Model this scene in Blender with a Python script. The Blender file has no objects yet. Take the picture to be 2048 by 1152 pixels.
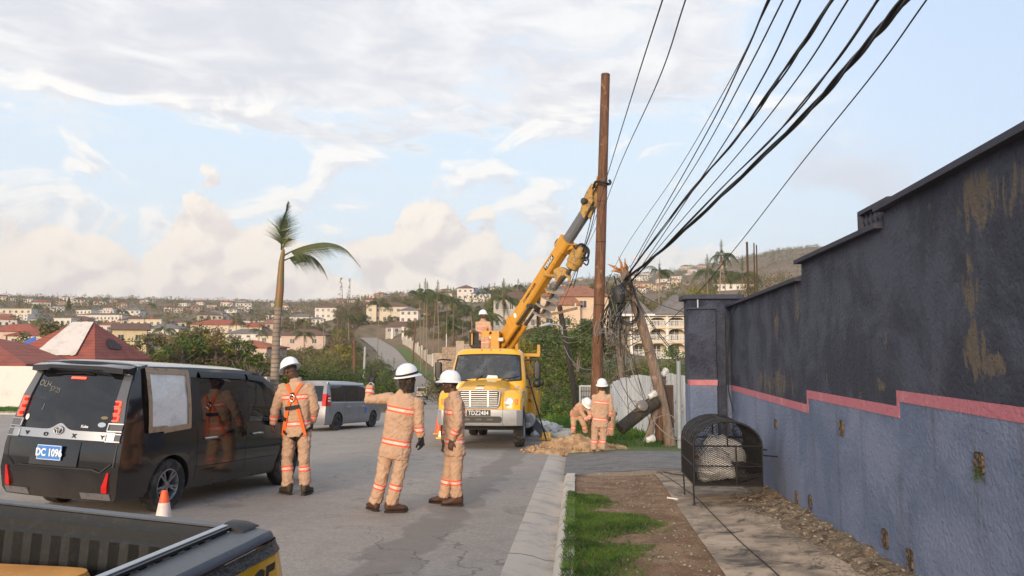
import bpy, bmesh, math, random
from mathutils import Vector, Matrix, noise
PI = math.pi
R = math.radians
scene = bpy.context.scene
col = scene.collection

# ------------------------------------------------------------------ camera (eye at the origin, Y runs down the road)
FPX = 1500.0
YAW, PITCH = R(4.8), R(4.92)
cam_d = bpy.data.cameras.new('camera'); cam = bpy.data.objects.new('camera', cam_d); col.objects.link(cam)
cam_d.sensor_width = 36.0; cam_d.lens = FPX / 2048 * 36.0
cam_d.clip_start = 0.05; cam_d.clip_end = 20000
cam.location = (0, 0, 0); cam.rotation_euler = (PI / 2 + PITCH, 0, YAW)
scene.camera = cam
CAMM = Matrix.Rotation(YAW, 3, 'Z') @ Matrix.Rotation(PI / 2 + PITCH, 3, 'X')

def ray(u, v):
    return CAMM @ Vector(((u - 1024) / FPX, (576 - v) / FPX, -1))

def at(u, v, Y):
    d = ray(u, v)
    return d * (Y / d.y)

# ------------------------------------------------------------------ exposure
vs = scene.view_settings
vs.view_transform = 'Standard'; vs.look = 'None'; vs.gamma = 1.0; vs.exposure = 0.9; vs.use_curve_mapping = False
scene.render.engine = 'CYCLES'
scene.cycles.max_bounces = 6; scene.cycles.transparent_max_bounces = 12
scene.cycles.volume_bounces = 0
try:
    scene.cycles.use_denoising = True
except Exception:
    pass

# ------------------------------------------------------------------ sun: low, from behind the camera and to the left, softened by cloud
SUN_EL, SUN_AZ = R(14), R(194)          # azimuth clockwise from +Y
sd = bpy.data.lights.new('sun', 'SUN'); so = bpy.data.objects.new('sun', sd); col.objects.link(so)
sd.energy = 2.0; sd.angle = R(18); sd.color = (1.0, 0.78, 0.55)
sdir = Vector((math.sin(SUN_AZ) * math.cos(SUN_EL), math.cos(SUN_AZ) * math.cos(SUN_EL), math.sin(SUN_EL)))
so.rotation_euler = sdir.to_track_quat('Z', 'Y').to_euler()

# ------------------------------------------------------------------ world: Nishita sky with layers of cloud
class NT:
    """small helper to write node maths"""
    def __init__(s, nt): s.nt = nt
    def n(s, t, **k):
        o = s.nt.nodes.new(t)
        for a, b in k.items(): setattr(o, a, b)
        return o
    def put(s, sock, val):
        if hasattr(val, 'is_output'): s.nt.links.new(val, sock)
        elif isinstance(val, (tuple, list)) and len(val) == 3 and sock.type == 'RGBA': sock.default_value = (*val, 1)
        else: sock.default_value = val
    def m(s, op, a, b=0.0, c=None, clamp=False):
        o = s.n('ShaderNodeMath', operation=op, use_clamp=clamp)
        s.put(o.inputs[0], a); s.put(o.inputs[1], b)
        if c is not None: s.put(o.inputs[2], c)
        return o.outputs[0]
    def smooth(s, x, lo, hi):
        o = s.n('ShaderNodeMapRange', interpolation_type='SMOOTHSTEP')
        s.put(o.inputs[0], x); s.put(o.inputs[1], lo); s.put(o.inputs[2], hi)
        return o.outputs[0]
    def lin(s, x, lo, hi, a=0.0, b=1.0):
        o = s.n('ShaderNodeMapRange'); o.clamp = True
        for i, q in enumerate((x, lo, hi, a, b)): s.put(o.inputs[i], q)
        return o.outputs[0]
    def mix(s, f, a, b, mode='MIX'):
        o = s.n('ShaderNodeMix', data_type='RGBA', blend_type=mode)
        s.put(o.inputs[0], f); s.put(o.inputs[6], a); s.put(o.inputs[7], b)
        return o.outputs[2]
    def noise(s, vec, scale, detail=4, rough=.55, dist=0.0, lac=2.0, dims='3D'):
        o = s.n('ShaderNodeTexNoise', noise_dimensions=dims)
        if vec is not None: s.put(o.inputs['Vector'], vec)
        o.inputs['Scale'].default_value = scale; o.inputs['Detail'].default_value = detail
        o.inputs['Roughness'].default_value = rough; o.inputs['Distortion'].default_value = dist
        o.inputs['Lacunarity'].default_value = lac
        return o.outputs[0]
    def xyz(s, x, y, z):
        o = s.n('ShaderNodeCombineXYZ'); s.put(o.inputs[0], x); s.put(o.inputs[1], y); s.put(o.inputs[2], z)
        return o.outputs[0]
    def ramp(s, x, pts, interp='LINEAR'):
        o = s.n('ShaderNodeValToRGB'); e = o.color_ramp.elements; o.color_ramp.interpolation = interp
        while len(e) < len(pts): e.new(0.5)
        for i, (p, c) in enumerate(pts):
            e[i].position = p
            e[i].color = (c, c, c, 1) if not isinstance(c, (tuple, list)) else (*c, 1)
        s.put(o.inputs[0], x)
        return o.outputs[0]

world = bpy.data.worlds.new('World'); scene.world = world; world.use_nodes = True
wt = world.node_tree; wt.nodes.clear(); W = NT(wt)
tc = W.n('ShaderNodeTexCoord'); sep = W.n('ShaderNodeSeparateXYZ'); wt.links.new(tc.outputs['Generated'], sep.inputs[0])
sx, sy, sz = sep.outputs
el = W.m('ARCSINE', sz); az = W.m('ARCTAN2', sx, sy)
eld = W.m('MULTIPLY', el, 180 / PI); azd = W.m('MULTIPLY', az, 180 / PI)
sky = W.n('ShaderNodeTexSky'); sky.sky_type = 'NISHITA'; sky.sun_disc = False
sky.sun_elevation = SUN_EL; sky.sun_rotation = SUN_AZ; sky.air_density = 1.0; sky.dust_density = 0.6; sky.ozone_density = 1.5
nish = W.mix(1.0, sky.outputs[0], (1.2, 1.2, 1.2), 'MULTIPLY')
# thin high veil brightens the blue
blue = W.ramp(W.lin(eld, 0, 40), [(0, (4.5, 5.0, 5.15)), (.18, (4.45, 5.05, 5.5)), (.42, (4.0, 4.8, 5.6)), (.75, (3.6, 4.4, 5.5)), (1, (3.3, 4.1, 5.4))])
side = W.smooth(azd, 8, 32)
blue = W.mix(W.m('MULTIPLY', side, .85), blue, W.ramp(W.lin(eld, 0, 40), [(0, (4.1, 4.7, 5.2)), (.3, (3.6, 4.4, 5.5)), (.7, (2.9, 3.75, 5.3)), (1, (2.6, 3.5, 5.2))]))
skyc = W.mix(0.93, nish, blue)
# --- high grey sheet, wind-drawn, in the plane of the cloud
q = W.m('MAXIMUM', sz, 0.06)
px_, py_ = W.m('DIVIDE', sx, q), W.m('DIVIDE', sy, q)
hp = W.xyz(W.m('ADD', W.m('MULTIPLY', px_, .95), W.m('MULTIPLY', py_, .25)), W.m('SUBTRACT', W.m('MULTIPLY', py_, 1.0), W.m('MULTIPLY', px_, .35)), 0.37)
hn = W.noise(hp, 1.15, 6, .58, .6, dims='2D')
hn2 = W.noise(hp, 3.4, 6, .62, .35, dims='2D')
hcov = W.m('MULTIPLY', W.smooth(W.m('ADD', eld, W.m('MULTIPLY', azd, -.05)), 13.5, 20.5), W.smooth(azd, 25, 7))
hden = W.smooth(W.m('ADD', W.m('ADD', hn, W.m('MULTIPLY', W.m('SUBTRACT', hn2, .5), .55)), W.m('MULTIPLY', hcov, .52)), .66, .92)
hden = W.m('MULTIPLY', hden, W.smooth(eld, 9, 15))
hcol = W.mix(W.smooth(W.m('ADD', hn2, W.m('MULTIPLY', W.m('SUBTRACT', hn, .5), -.7)), .30, .80), (3.95, 4.0, 4.3), (5.35, 5.3, 5.25))
hcol = W.mix(W.smooth(hden, .85, .35), hcol, (5.2, 5.15, 5.1))
c1 = W.mix(W.m('MULTIPLY', hden, .88), skyc, hcol)
# --- mid scraps of cloud (mottled white patch, grey wisps)
mp = W.xyz(W.m('MULTIPLY', az, 1.0), W.m('MULTIPLY', el, 2.1), 3.3)
mn = W.noise(mp, 7.0, 6, .60, .5, dims='2D')
mwin = W.m('MULTIPLY', W.smooth(eld, 3, 9), W.smooth(eld, 21, 17))
mwin = W.m('MULTIPLY', mwin, W.smooth(azd, 22, 14))
mden = W.m('MULTIPLY', W.smooth(mn, .50, .63), mwin)
mlit = W.smooth(W.m('SUBTRACT', mn, W.noise(W.xyz(W.m('ADD', az, -.012), W.m('ADD', W.m('MULTIPLY', el, 2.1), .03), 3.3), 7.0, 6, .60, .5, dims='2D')), -.06, .08)
c2 = W.mix(W.m('MULTIPLY', mden, .85), c1, W.mix(mlit, (4.4, 4.45, 4.65), (5.8, 5.65, 5.45)))
# --- cumulus bank along the horizon
top = W.ramp(W.lin(azd, -40, 30), [(0, .47), (.07, .50), (.13, .42), (.18, .60), (.24, .58), (.28, .42), (.36, .48), (.41, .64), (.47, .60), (.52, .40), (.56, .30), (.62, .40), (.68, .47), (.72, .42), (.80, .22), (1, .05)], 'EASE')
topd = W.m('MULTIPLY', top, 20.0)
def cum(dx, dy):
    p = W.xyz(W.m('ADD', az, dx), W.m('ADD', W.m('MULTIPLY', el, 1.15), dy), 1.7)
    a = W.noise(p, 7.5, 9, .62, .3, dims='2D')
    v = W.n('ShaderNodeTexVoronoi', voronoi_dimensions='2D', feature='F1')
    W.put(v.inputs['Vector'], W.xyz(W.m('ADD', W.m('ADD', az, dx), W.m('MULTIPLY', a, .05)), W.m('ADD', W.m('MULTIPLY', el, 1.15), dy), 0.0)); v.inputs['Scale'].default_value = 17
    return W.m('ADD', W.m('MULTIPLY', a, .80), W.m('MULTIPLY', W.m('SUBTRACT', .5, v.outputs[0]), .30))
n0 = cum(0, 0); n1 = cum(-.010, .016)
cden = W.smooth(W.m('ADD', W.m('MULTIPLY', W.m('SUBTRACT', topd, eld), .085), W.m('SUBTRACT', n0, .50)), -.03, .045)
clit = W.smooth(W.m('SUBTRACT', n0, n1), -.11, .06)
low = W.smooth(eld, 6.5, .5)
warm = W.smooth(azd, 8, -14)
ccol = W.mix(clit, W.mix(warm, (4.2, 4.25, 4.5), (4.45, 4.05, 3.95)), W.mix(warm, (5.4, 5.25, 5.0), (5.95, 5.4, 4.75)))
ccol = W.mix(W.m('MULTIPLY', low, .48), ccol, W.mix(W.smooth(azd, -20, -38), (5.2, 4.6, 4.2), (4.2, 3.85, 3.8)))
c3 = W.mix(W.m('MULTIPLY', cden, .93), c2, ccol)
# --- small grey scraps to the right
gp = W.xyz(W.m('ADD', az, W.m('MULTIPLY', el, -.4)), W.m('MULTIPLY', el, 1.3), 8.1)
gn = W.noise(gp, 6.0, 5, .5, .3, dims='2D')
gw = W.m('MULTIPLY', W.m('MULTIPLY', W.smooth(azd, 4, 11), W.smooth(azd, 27, 20)), W.m('MULTIPLY', W.smooth(eld, 17, 11), W.smooth(eld, 2, 5)))
c4 = W.mix(W.m('MULTIPLY', W.m('MULTIPLY', W.smooth(gn, .52, .66), gw), .75), c3, (3.9, 3.95, 4.3))
c5 = W.mix(W.smooth(eld, 0, -4), c4, (2.6, 2.3, 2.0))
bg = W.n('ShaderNodeBackground'); bg.inputs[1].default_value = 0.107
wo = W.n('ShaderNodeOutputWorld'); wt.links.new(c5, bg.inputs[0]); wt.links.new(bg.outputs[0], wo.inputs[0])

# ================================================================== helpers
rng = random.Random(7)
MATS = {}

def mat(name, c, rough=.7, metal=0.0, n=None, bump=None, coat=0.0, spec=.5, vary=0.0, extra=None, trans=0.0, emis=None):
    """procedural material; n = list of (scale, colour2, lo, hi[, (sx,sy,sz)]); bump = (scale, strength[, (sx,sy,sz)])"""
    m = bpy.data.materials.new(name); m.use_nodes = True; nt = m.node_tree; T = NT(nt)
    b = nt.nodes['Principled BSDF']
    b.inputs['Roughness'].default_value = rough; b.inputs['Metallic'].default_value = metal
    b.inputs['Coat Weight'].default_value = coat; b.inputs['Specular IOR Level'].default_value = spec
    b.inputs['Coat Roughness'].default_value = .05
    co = T.n('ShaderNodeTexCoord').outputs['Object']
    def vec(sc):
        if sc is None: return co
        o = T.n('ShaderNodeMapping'); nt.links.new(co, o.inputs[0]); o.inputs['Scale'].default_value = sc
        return o.outputs[0]
    cs = None
    for t in (n or []):
        f = T.smooth(T.noise(vec(t[4] if len(t) > 4 else None), t[0], 5, .6, .2), t[2], t[3])
        cs = T.mix(f, cs if cs is not None else (*c, 1), (*t[1], 1))
    if vary:
        oi = T.n('ShaderNodeObjectInfo').outputs['Random']
        hs = T.n('ShaderNodeHueSaturation')
        T.put(hs.inputs['Hue'], T.lin(oi, 0, 1, .5 - vary * .12, .5 + vary * .06)); T.put(hs.inputs['Value'], T.lin(T.m('FRACT', T.m('MULTIPLY', oi, 7.3)), 0, 1, 1 - vary, 1 + vary))
        T.put(hs.inputs['Color'], cs if cs is not None else (*c, 1)); cs = hs.outputs[0]
    if extra: cs = extra(T, co, cs if cs is not None else (*c, 1), b)
    if cs is None: b.inputs['Base Color'].default_value = (*c, 1)
    else: T.put(b.inputs['Base Color'], cs)
    if bump:
        bn = T.n('ShaderNodeBump'); bn.inputs['Strength'].default_value = bump[1]; bn.inputs['Distance'].default_value = bump[3] if len(bump) > 3 else .02
        T.put(bn.inputs['Height'], T.noise(vec(bump[2] if len(bump) > 2 else None), bump[0], 6, .62, .2))
        nt.links.new(bn.outputs[0], b.inputs['Normal'])
    if trans:
        tr = T.n('ShaderNodeBsdfTranslucent'); mx = T.n('ShaderNodeMixShader'); mx.inputs[0].default_value = trans
        if cs is None: tr.inputs[0].default_value = (*c, 1)
        else: nt.links.new(cs, tr.inputs[0])
        nt.links.new(b.outputs[0], mx.inputs[1]); nt.links.new(tr.outputs[0], mx.inputs[2])
        nt.links.new(mx.outputs[0], nt.nodes['Material Output'].inputs[0])
    if emis:
        b.inputs['Emission Color'].default_value = (*emis[0], 1); b.inputs['Emission Strength'].default_value = emis[1]
    MATS[name] = m
    return m

def glass_mat(name, tint, clear, rough=.03):
    """thin window glass: part see-through, part mirror by angle"""
    m = bpy.data.materials.new(name); m.use_nodes = True; nt = m.node_tree; T = NT(nt)
    nt.nodes.remove(nt.nodes['Principled BSDF'])
    tr = T.n('ShaderNodeBsdfTransparent'); tr.inputs[0].default_value = (*tint, 1)
    gl = T.n('ShaderNodeBsdfGlossy'); gl.inputs['Roughness'].default_value = rough; gl.inputs[0].default_value = (.9, .93, 1, 1)
    df = T.n('ShaderNodeBsdfDiffuse'); df.inputs[0].default_value = (.012, .013, .015, 1)
    a = T.n('ShaderNodeMixShader'); a.inputs[0].default_value = clear
    nt.links.new(df.outputs[0], a.inputs[1]); nt.links.new(tr.outputs[0], a.inputs[2])
    fr = T.n('ShaderNodeFresnel'); fr.inputs[0].default_value = 1.5
    f2 = T.m('ADD', T.m('MULTIPLY', fr.outputs[0], 1.1), .02, clamp=True)
    b = T.n('ShaderNodeMixShader'); nt.links.new(f2, b.inputs[0]); nt.links.new(a.outputs[0], b.inputs[1]); nt.links.new(gl.outputs[0], b.inputs[2])
    nt.links.new(b.outputs[0], nt.nodes['Material Output'].inputs[0])
    MATS[name] = m
    return m

class MB:
    """collects shapes; build() links them as ONE mesh object"""
    def __init__(s): s.v = []; s.f = []; s.mi = []; s.cur = 0
    def add(s, vs_, fs, mi=None):
        o = len(s.v); s.v.extend(tuple(p) for p in vs_)
        for f in fs: s.f.append(tuple(i + o for i in f)); s.mi.append(s.cur if mi is None else mi)
        return s
    def box(s, c, d, M=None, mi=None):
        x, y, z = d[0] / 2, d[1] / 2, d[2] / 2
        P = [Vector((a, b, e)) for a in (-x, x) for b in (-y, y) for e in (-z, z)]
        if M is not None: P = [M @ p for p in P]
        c = Vector(c); P = [p + c for p in P]
        return s.add(P, [(0, 1, 3, 2), (4, 6, 7, 5), (0, 4, 5, 1), (2, 3, 7, 6), (0, 2, 6, 4), (1, 5, 7, 3)], mi)
    def bar(s, a, b, w, h, mi=None, up=(0, 0, 1)):
        a, b = Vector(a), Vector(b); d = (b - a).normalized(); u = Vector(up)
        if abs(d.dot(u)) > .98: u = Vector((0, 1, 0))
        r = d.cross(u).normalized() * w / 2; t = r.cross(d).normalized() * h / 2
        P = [p + x + y for p in (a, b) for x, y in ((-r, -t), (r, -t), (r, t), (-r, t))]
        return s.add(P, [(3, 2, 1, 0), (4, 5, 6, 7), (0, 1, 5, 4), (1, 2, 6, 5), (2, 3, 7, 6), (3, 0, 4, 7)], mi)
    def tube(s, pts, r, n=8, caps=True, mi=None, flat=None):
        pts = [Vector(p) for p in pts]; k = len(pts)
        rs = r if isinstance(r, (list, tuple)) else [r] * k
        rings = []; prev = None
        for i in range(k):
            d = pts[min(i + 1, k - 1)] - pts[max(i - 1, 0)]
            d = d.normalized() if d.length > 1e-9 else Vector((0, 0, 1))
            if prev is None:
                u = Vector((1, 0, 0)) if abs(d.x) < .9 else Vector((0, 1, 0))
                u = (u - d * u.dot(d)).normalized()
            else:
                u = prev - d * prev.dot(d)
                u = u.normalized() if u.length > 1e-6 else d.orthogonal().normalized()
            prev = u; w = d.cross(u)
            ru = rs[i][0] if isinstance(rs[i], (list, tuple)) else rs[i]
            rw = rs[i][1] if isinstance(rs[i], (list, tuple)) else rs[i]
            rings.append([pts[i] + u * (ru * math.cos(2 * PI * j / n)) + w * (rw * math.sin(2 * PI * j / n)) for j in range(n)])
        return s.loft(rings, caps, mi)
    def loft(s, rings, caps=True, mi=None, closed=True):
        n = len(rings[0]); V = [p for r in rings for p in r]; F = []
        for i in range(len(rings) - 1):
            for j in range(n if closed else n - 1):
                a, b = i * n + j, i * n + (j + 1) % n
                F.append((a, b, b + n, a + n))
        if caps:
            F.append(tuple(range(n - 1, -1, -1))); F.append(tuple(range((len(rings) - 1) * n, len(rings) * n)))
        return s.add(V, F, mi)
    def lathe(s, prof, n=16, M=None, mi=None, caps=True):
        rings = [[Vector((r * math.cos(2 * PI * j / n), r * math.sin(2 * PI * j / n), z)) for j in range(n)] for r, z in prof]
        if M is not None: rings = [[M @ p for p in r] for r in rings]
        return s.loft(rings, caps, mi)
    def prism(s, poly, z0, z1, M=None, mi=None):
        n = len(poly)
        P = [Vector((x, y, z0)) for x, y in poly] + [Vector((x, y, z1)) for x, y in poly]
        if M is not None: P = [M @ p for p in P]
        return s.add(P, [tuple(range(n - 1, -1, -1)), tuple(range(n, 2 * n))] + [(i, (i + 1) % n, n + (i + 1) % n, n + i) for i in range(n)], mi)
    def ell(s, c, r, nu=12, nv=8, M=None, mi=None):
        c = Vector(c); r = r if isinstance(r, (tuple, list)) else (r, r, r); P = []; F = []
        for i in range(1, nv):
            t = PI * i / nv
            for j in range(nu):
                a = 2 * PI * j / nu
                P.append(Vector((r[0] * math.sin(t) * math.cos(a), r[1] * math.sin(t) * math.sin(a), r[2] * math.cos(t))))
        for i in range(nv - 2):
            for j in range(nu):
                a, b = i * nu + j, i * nu + (j + 1) % nu
                F.append((a, a + nu, b + nu, b))
        t = len(P); P += [Vector((0, 0, r[2])), Vector((0, 0, -r[2]))]
        for j in range(nu):
            F.append((t, j, (j + 1) % nu)); F.append((t + 1, (nv - 2) * nu + (j + 1) % nu, (nv - 2) * nu + j))
        if M is not None: P = [M @ p for p in P]
        return s.add([p + c for p in P], F, mi)
    def quad(s, a, b, c, d, mi=None): return s.add([a, b, c, d], [(0, 1, 2, 3)], mi)
    def xf(s, M): s.v = [tuple(M @ Vector(p)) for p in s.v]; return s
    def mesh(s, name, mats, smooth=None, weld=False):
        me = bpy.data.meshes.new(name); me.from_pydata(s.v, [], s.f)
        for m in (mats if isinstance(mats, (list, tuple)) else [mats]): me.materials.append(m)
        if any(s.mi): me.polygons.foreach_set('material_index', s.mi)
        if weld:
            b = bmesh.new(); b.from_mesh(me); bmesh.ops.remove_doubles(b, verts=b.verts, dist=1e-4); b.to_mesh(me); b.free()
        me.update()
        if smooth is not None: smooth_mesh(me, smooth)
        return me
    def build(s, name, mats, parent=None, smooth=None, loc=None, bevel=0, weld=False):
        return obj(name, s.mesh(name, mats, smooth, weld), parent, loc, bevel)

def smooth_mesh(me, ang):
    me.polygons.foreach_set('use_smooth', [True] * len(me.polygons))
    try: me.set_sharp_from_angle(angle=R(ang))
    except Exception: pass

def obj(name, me, parent=None, loc=None, bevel=0):
    o = bpy.data.objects.new(name, me); col.objects.link(o)
    if parent is not None: o.parent = parent
    if loc is not None: o.location = loc
    if bevel:
        m = o.modifiers.new('bevel', 'BEVEL'); m.width = bevel; m.segments = 2; m.limit_method = 'ANGLE'; m.angle_limit = R(40)
    return o

def tag(o, label=None, cat=None, group=None, kind=None):
    if label: o['label'] = label
    if cat: o['category'] = cat
    if group: o['group'] = group
    if kind: o['kind'] = kind
    return o

def thing(name, label, cat, loc=(0, 0, 0), rz=0.0, group=None):
    o = bpy.data.objects.new(name, None); col.objects.link(o); o.empty_display_size = .2
    o.location = loc; o.rotation_euler = (0, 0, rz)
    return tag(o, label, cat, group)

def dup(root, loc, rz=0.0, sc=1.0, label=None, group=None):
    def cp(o, par):
        c = o.copy(); col.objects.link(c); c.parent = par
        for ch in o.children: cp(ch, c)
        return c
    r = cp(root, None); r.location = loc; r.rotation_euler = (0, 0, rz)
    r.scale = (sc, sc, sc) if not isinstance(sc, (tuple, list)) else sc
    if label: r['label'] = label
    if group: r['group'] = group
    return r

def apply_mods(o):
    """bake an object's modifiers into its mesh"""
    dg = bpy.context.evaluated_depsgraph_get(); dg.update()
    me = bpy.data.meshes.new_from_object(o.evaluated_get(dg)); o.modifiers.clear(); old = o.data; o.data = me
    return o

def remesh(mb, vox, smooth_it=0):
    """fuse everything in mb into one continuous skin"""
    o = obj('tmp', mb.mesh('tmp', []))
    m = o.modifiers.new('r', 'REMESH'); m.mode = 'VOXEL'; m.voxel_size = vox
    if smooth_it:
        k = o.modifiers.new('s', 'SMOOTH'); k.iterations = smooth_it; k.factor = .5
    apply_mods(o); me = o.data; bpy.data.objects.remove(o)
    return me

def text_mesh(txt, size, depth, m, bold=0.0, squash=1.0, spacing=1.0):
    """lettering as real geometry, centred, lying in XZ and facing -Y"""
    cu = bpy.data.curves.new('lettering', 'FONT'); cu.body = txt; cu.size = size; cu.extrude = depth; cu.offset = bold
    cu.align_x = 'CENTER'; cu.align_y = 'CENTER'; cu.resolution_u = 3; cu.space_character = spacing
    o = bpy.data.objects.new('tmp', cu); col.objects.link(o)
    dg = bpy.context.evaluated_depsgraph_get(); me = bpy.data.meshes.new_from_object(o.evaluated_get(dg))
    bpy.data.objects.remove(o)
    me.transform(Matrix.Rotation(PI / 2, 4, 'X') @ Matrix.Diagonal((squash, 1, 1, 1)))
    me.materials.clear(); me.materials.append(m); me.name = 'lettering'
    return me

def lettering(txt, size, m, parent, M, depth=.002, bold=0.0, squash=1.0, spacing=1.0, name='lettering'):
    me = text_mesh(txt, size, depth, m, bold, squash, spacing); me.transform(M)
    return obj(name, me, parent)

def Tm(x, y, z): return Matrix.Translation((x, y, z))
def Rm(a, ax): return Matrix.Rotation(a, 4, ax)
def lerp(a, b, t): return a + (b - a) * t
def interp(tab, x):
    if x <= tab[0][0]: return tab[0][1]
    for (a, p), (b, q) in zip(tab, tab[1:]):
        if x <= b: return p + (q - p) * (x - a) / (b - a)
    return tab[-1][1]
def sstep(x, a, b):
    t = min(1, max(0, (x - a) / (b - a))); return t * t * (3 - 2 * t)
def nz(p, sc=1.0): return noise.noise(Vector(p) * sc)

# ================================================================== ground heights (eye = 0)
H0, SL = -1.55, -.0485
RPROF = [(-60, H0 - .0485 * -60), (95, H0 + SL * 95), (112, -6.75), (128, -7.0), (150, -6.75), (172, -6.0), (195, -4.4), (212, -2.2), (235, .2), (260, 2.4), (300, 5.6), (340, 8), (400, 14)]
_pz = [sum(interp(RPROF, y + k) for k in range(-8, 9, 2)) / 9 for y in range(-60, 400)]
def zroad(y):
    y = min(max(y, -60), 398.9); i = int(y + 60); t = y + 60 - i
    return _pz[i] * (1 - t) + _pz[i + 1] * t
RC = [(40, -7.0), (60, -9.0), (80, -12.0), (105, -18.5), (125, -24.5), (145, -30.2), (165, -35.8), (185, -42), (205, -49.5), (225, -56), (245, -62.5), (270, -72), (300, -83), (340, -98), (400, -120)]
_rc = [sum(interp(RC, y + k) for k in range(-10, 11, 2)) / 11 for y in range(0, 400)]
def rcx(y):
    y = min(max(y, 0), 398.9); i = int(y); t = y - i
    return _rc[min(i, 399)] * (1 - t) + _rc[min(i + 1, 399)] * t
RWID = 3.6
def cross(x, y): return -.035 * min(0, max(x, -9)) * (1 - sstep(y, 11, 22))
def zslope(x, y): return zroad(y) + cross(x, y)
# far ground: for each bearing (given as the photograph's column) distance -> row where the bare ground stands
FAR = {
 -900: [(25, 900), (60, 800), (100, 740), (200, 712), (300, 695), (500, 655), (900, 622), (1500, 622), (6000, 640)],
 0:    [(25, 850), (40, 815), (60, 785), (100, 742), (200, 716), (300, 698), (500, 657), (900, 620), (1500, 616), (6000, 640)],
 330:  [(25, 850), (40, 815), (60, 785), (100, 750), (200, 720), (300, 703), (500, 655), (900, 615), (1500, 612), (6000, 640)],
 560:  [(25, 850), (40, 815), (60, 780), (100, 755), (200, 722), (300, 700), (500, 652), (900, 618), (1500, 612), (6000, 640)],
 700:  [(25, 845), (40, 815), (60, 780), (110, 765), (180, 738), (250, 700), (350, 655), (600, 620), (1000, 606), (1700, 606), (6000, 640)],
 780:  [(25, 845), (40, 812), (60, 785), (110, 760), (180, 728), (250, 685), (350, 645), (600, 610), (1000, 594), (1700, 600), (6000, 640)],
 900:  [(25, 840), (40, 808), (60, 780), (100, 742), (140, 718), (200, 690), (350, 632), (600, 600), (1000, 588), (1700, 586), (6000, 620)],
 1000: [(25, 840), (40, 806), (60, 775), (90, 738), (120, 712), (150, 690), (350, 622), (600, 596), (1200, 582), (2000, 583), (6000, 620)],
 1100: [(25, 838), (36, 800), (48, 770), (62, 748), (80, 722), (110, 690), (150, 660), (300, 618), (700, 592), (1500, 571), (2500, 572), (6000, 620)],
 1200: [(24, 836), (36, 795), (46, 772), (60, 752), (80, 733), (120, 702), (150, 668), (300, 616), (700, 588), (1600, 563), (2500, 565), (6000, 620)],
 1300: [(24, 836), (34, 795), (42, 772), (60, 748), (100, 726), (124, 716), (150, 690), (300, 622), (700, 588), (1600, 557), (2500, 560), (6000, 620)],
 1420: [(24, 836), (34, 795), (42, 772), (60, 748), (100, 726), (124, 716), (150, 688), (300, 620), (700, 580), (1700, 543), (2700, 548), (6000, 620)],
 1560: [(24, 836), (34, 772), (42, 735), (60, 715), (100, 680), (150, 650), (300, 615), (700, 576), (1700, 517), (2700, 520), (6000, 620)],
 1700: [(24, 836), (34, 790), (60, 745), (100, 700), (150, 665), (300, 620), (700, 575), (1700, 510), (2700, 516), (6000, 620)],
 2900: [(24, 836), (34, 800), (60, 760), (100, 710), (150, 670), (300, 625), (700, 580), (1700, 530), (2700, 540), (6000, 620)],
}
def az_of(u): return math.atan((u - 1024) / (FPX * math.cos(PITCH))) - YAW
_faz = sorted((az_of(u), [(math.log(r), (705 - v) / 1500 * math.cos(az_of(u) + YAW) ** 0 * r / max(.5, math.cos(az_of(u) + YAW)) * math.cos(az_of(u) + YAW)) for r, v in t]) for u, t in FAR.items())
def zfar(x, y):
    a = math.atan2(x, y); r = math.log(max(24.0, math.hypot(x, y)))
    if a <= _faz[0][0]: return interp(_faz[0][1], r)
    for (a0, t0), (a1, t1) in zip(_faz, _faz[1:]):
        if a <= a1:
            f = (a - a0) / (a1 - a0); return lerp(interp(t0, r), interp(t1, r), f)
    return interp(_faz[-1][1], r)
def road_dist(x, y):
    """distance outside the far road's edge (y > 40)"""
    s = (rcx(min(y + 2, 398)) - rcx(max(y - 2, 0))) / 4
    return (abs(x - rcx(y)) / math.sqrt(1 + s * s)) - RWID
def gz(x, y):
    r = math.hypot(x, y)
    if y < 2: return zslope(x, max(y, -50)) if y > -50 else zslope(x, -50)
    zf = zfar(x, y)
    zn = zslope(x, y)
    if x > 2.6: zn = zn + .12 * sstep(x, 2.6, 6)
    z = lerp(zn, zf, sstep(r, 27, 42))
    if y > 24 and y < 330:
        rd = road_dist(x, y)
        w = 1 - sstep(rd, 1.5, 16 if x > rcx(y) else 9)
        if y < 45: w = max(w, 1 - sstep(x, -1.0, 5.0)) if x > -18 else w
        z = lerp(z, zroad(y) + .02, w)
    if x < -6: z = lerp(z, zslope(x, y), (1 - sstep(y, 44.5, 50)) * (1 - sstep(-x, 46, 60)))
    if r > 60: z += (nz((x * .012, y * .012, 3)) * 2.2 + nz((x * .03, y * .03, 9)) * .8) * sstep(r, 90, 300) * min(1, r / 600)
    return z
def gpt(x, y, off=0.0): return Vector((x, y, gz(x, y) + off))
def ground_at(u, v, f=None):
    """where the line of sight through a point of the photograph meets the slope"""
    f = f or zslope; d = ray(u, v); t = 5.0
    for _ in range(60):
        p = d * (t / d.y); g = f(p.x, p.y)
        # secant on height difference
        t2 = t * 1.001; p2 = d * (t2 / d.y); h1 = p.z - g; h2 = p2.z - f(p2.x, p2.y)
        if abs(h2 - h1) < 1e-9: break
        t = min(400, max(.5, t - h1 * (t2 - t) / (h2 - h1)))
    p = d * (t / d.y)
    return Vector((p.x, p.y, f(p.x, p.y)))

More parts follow.
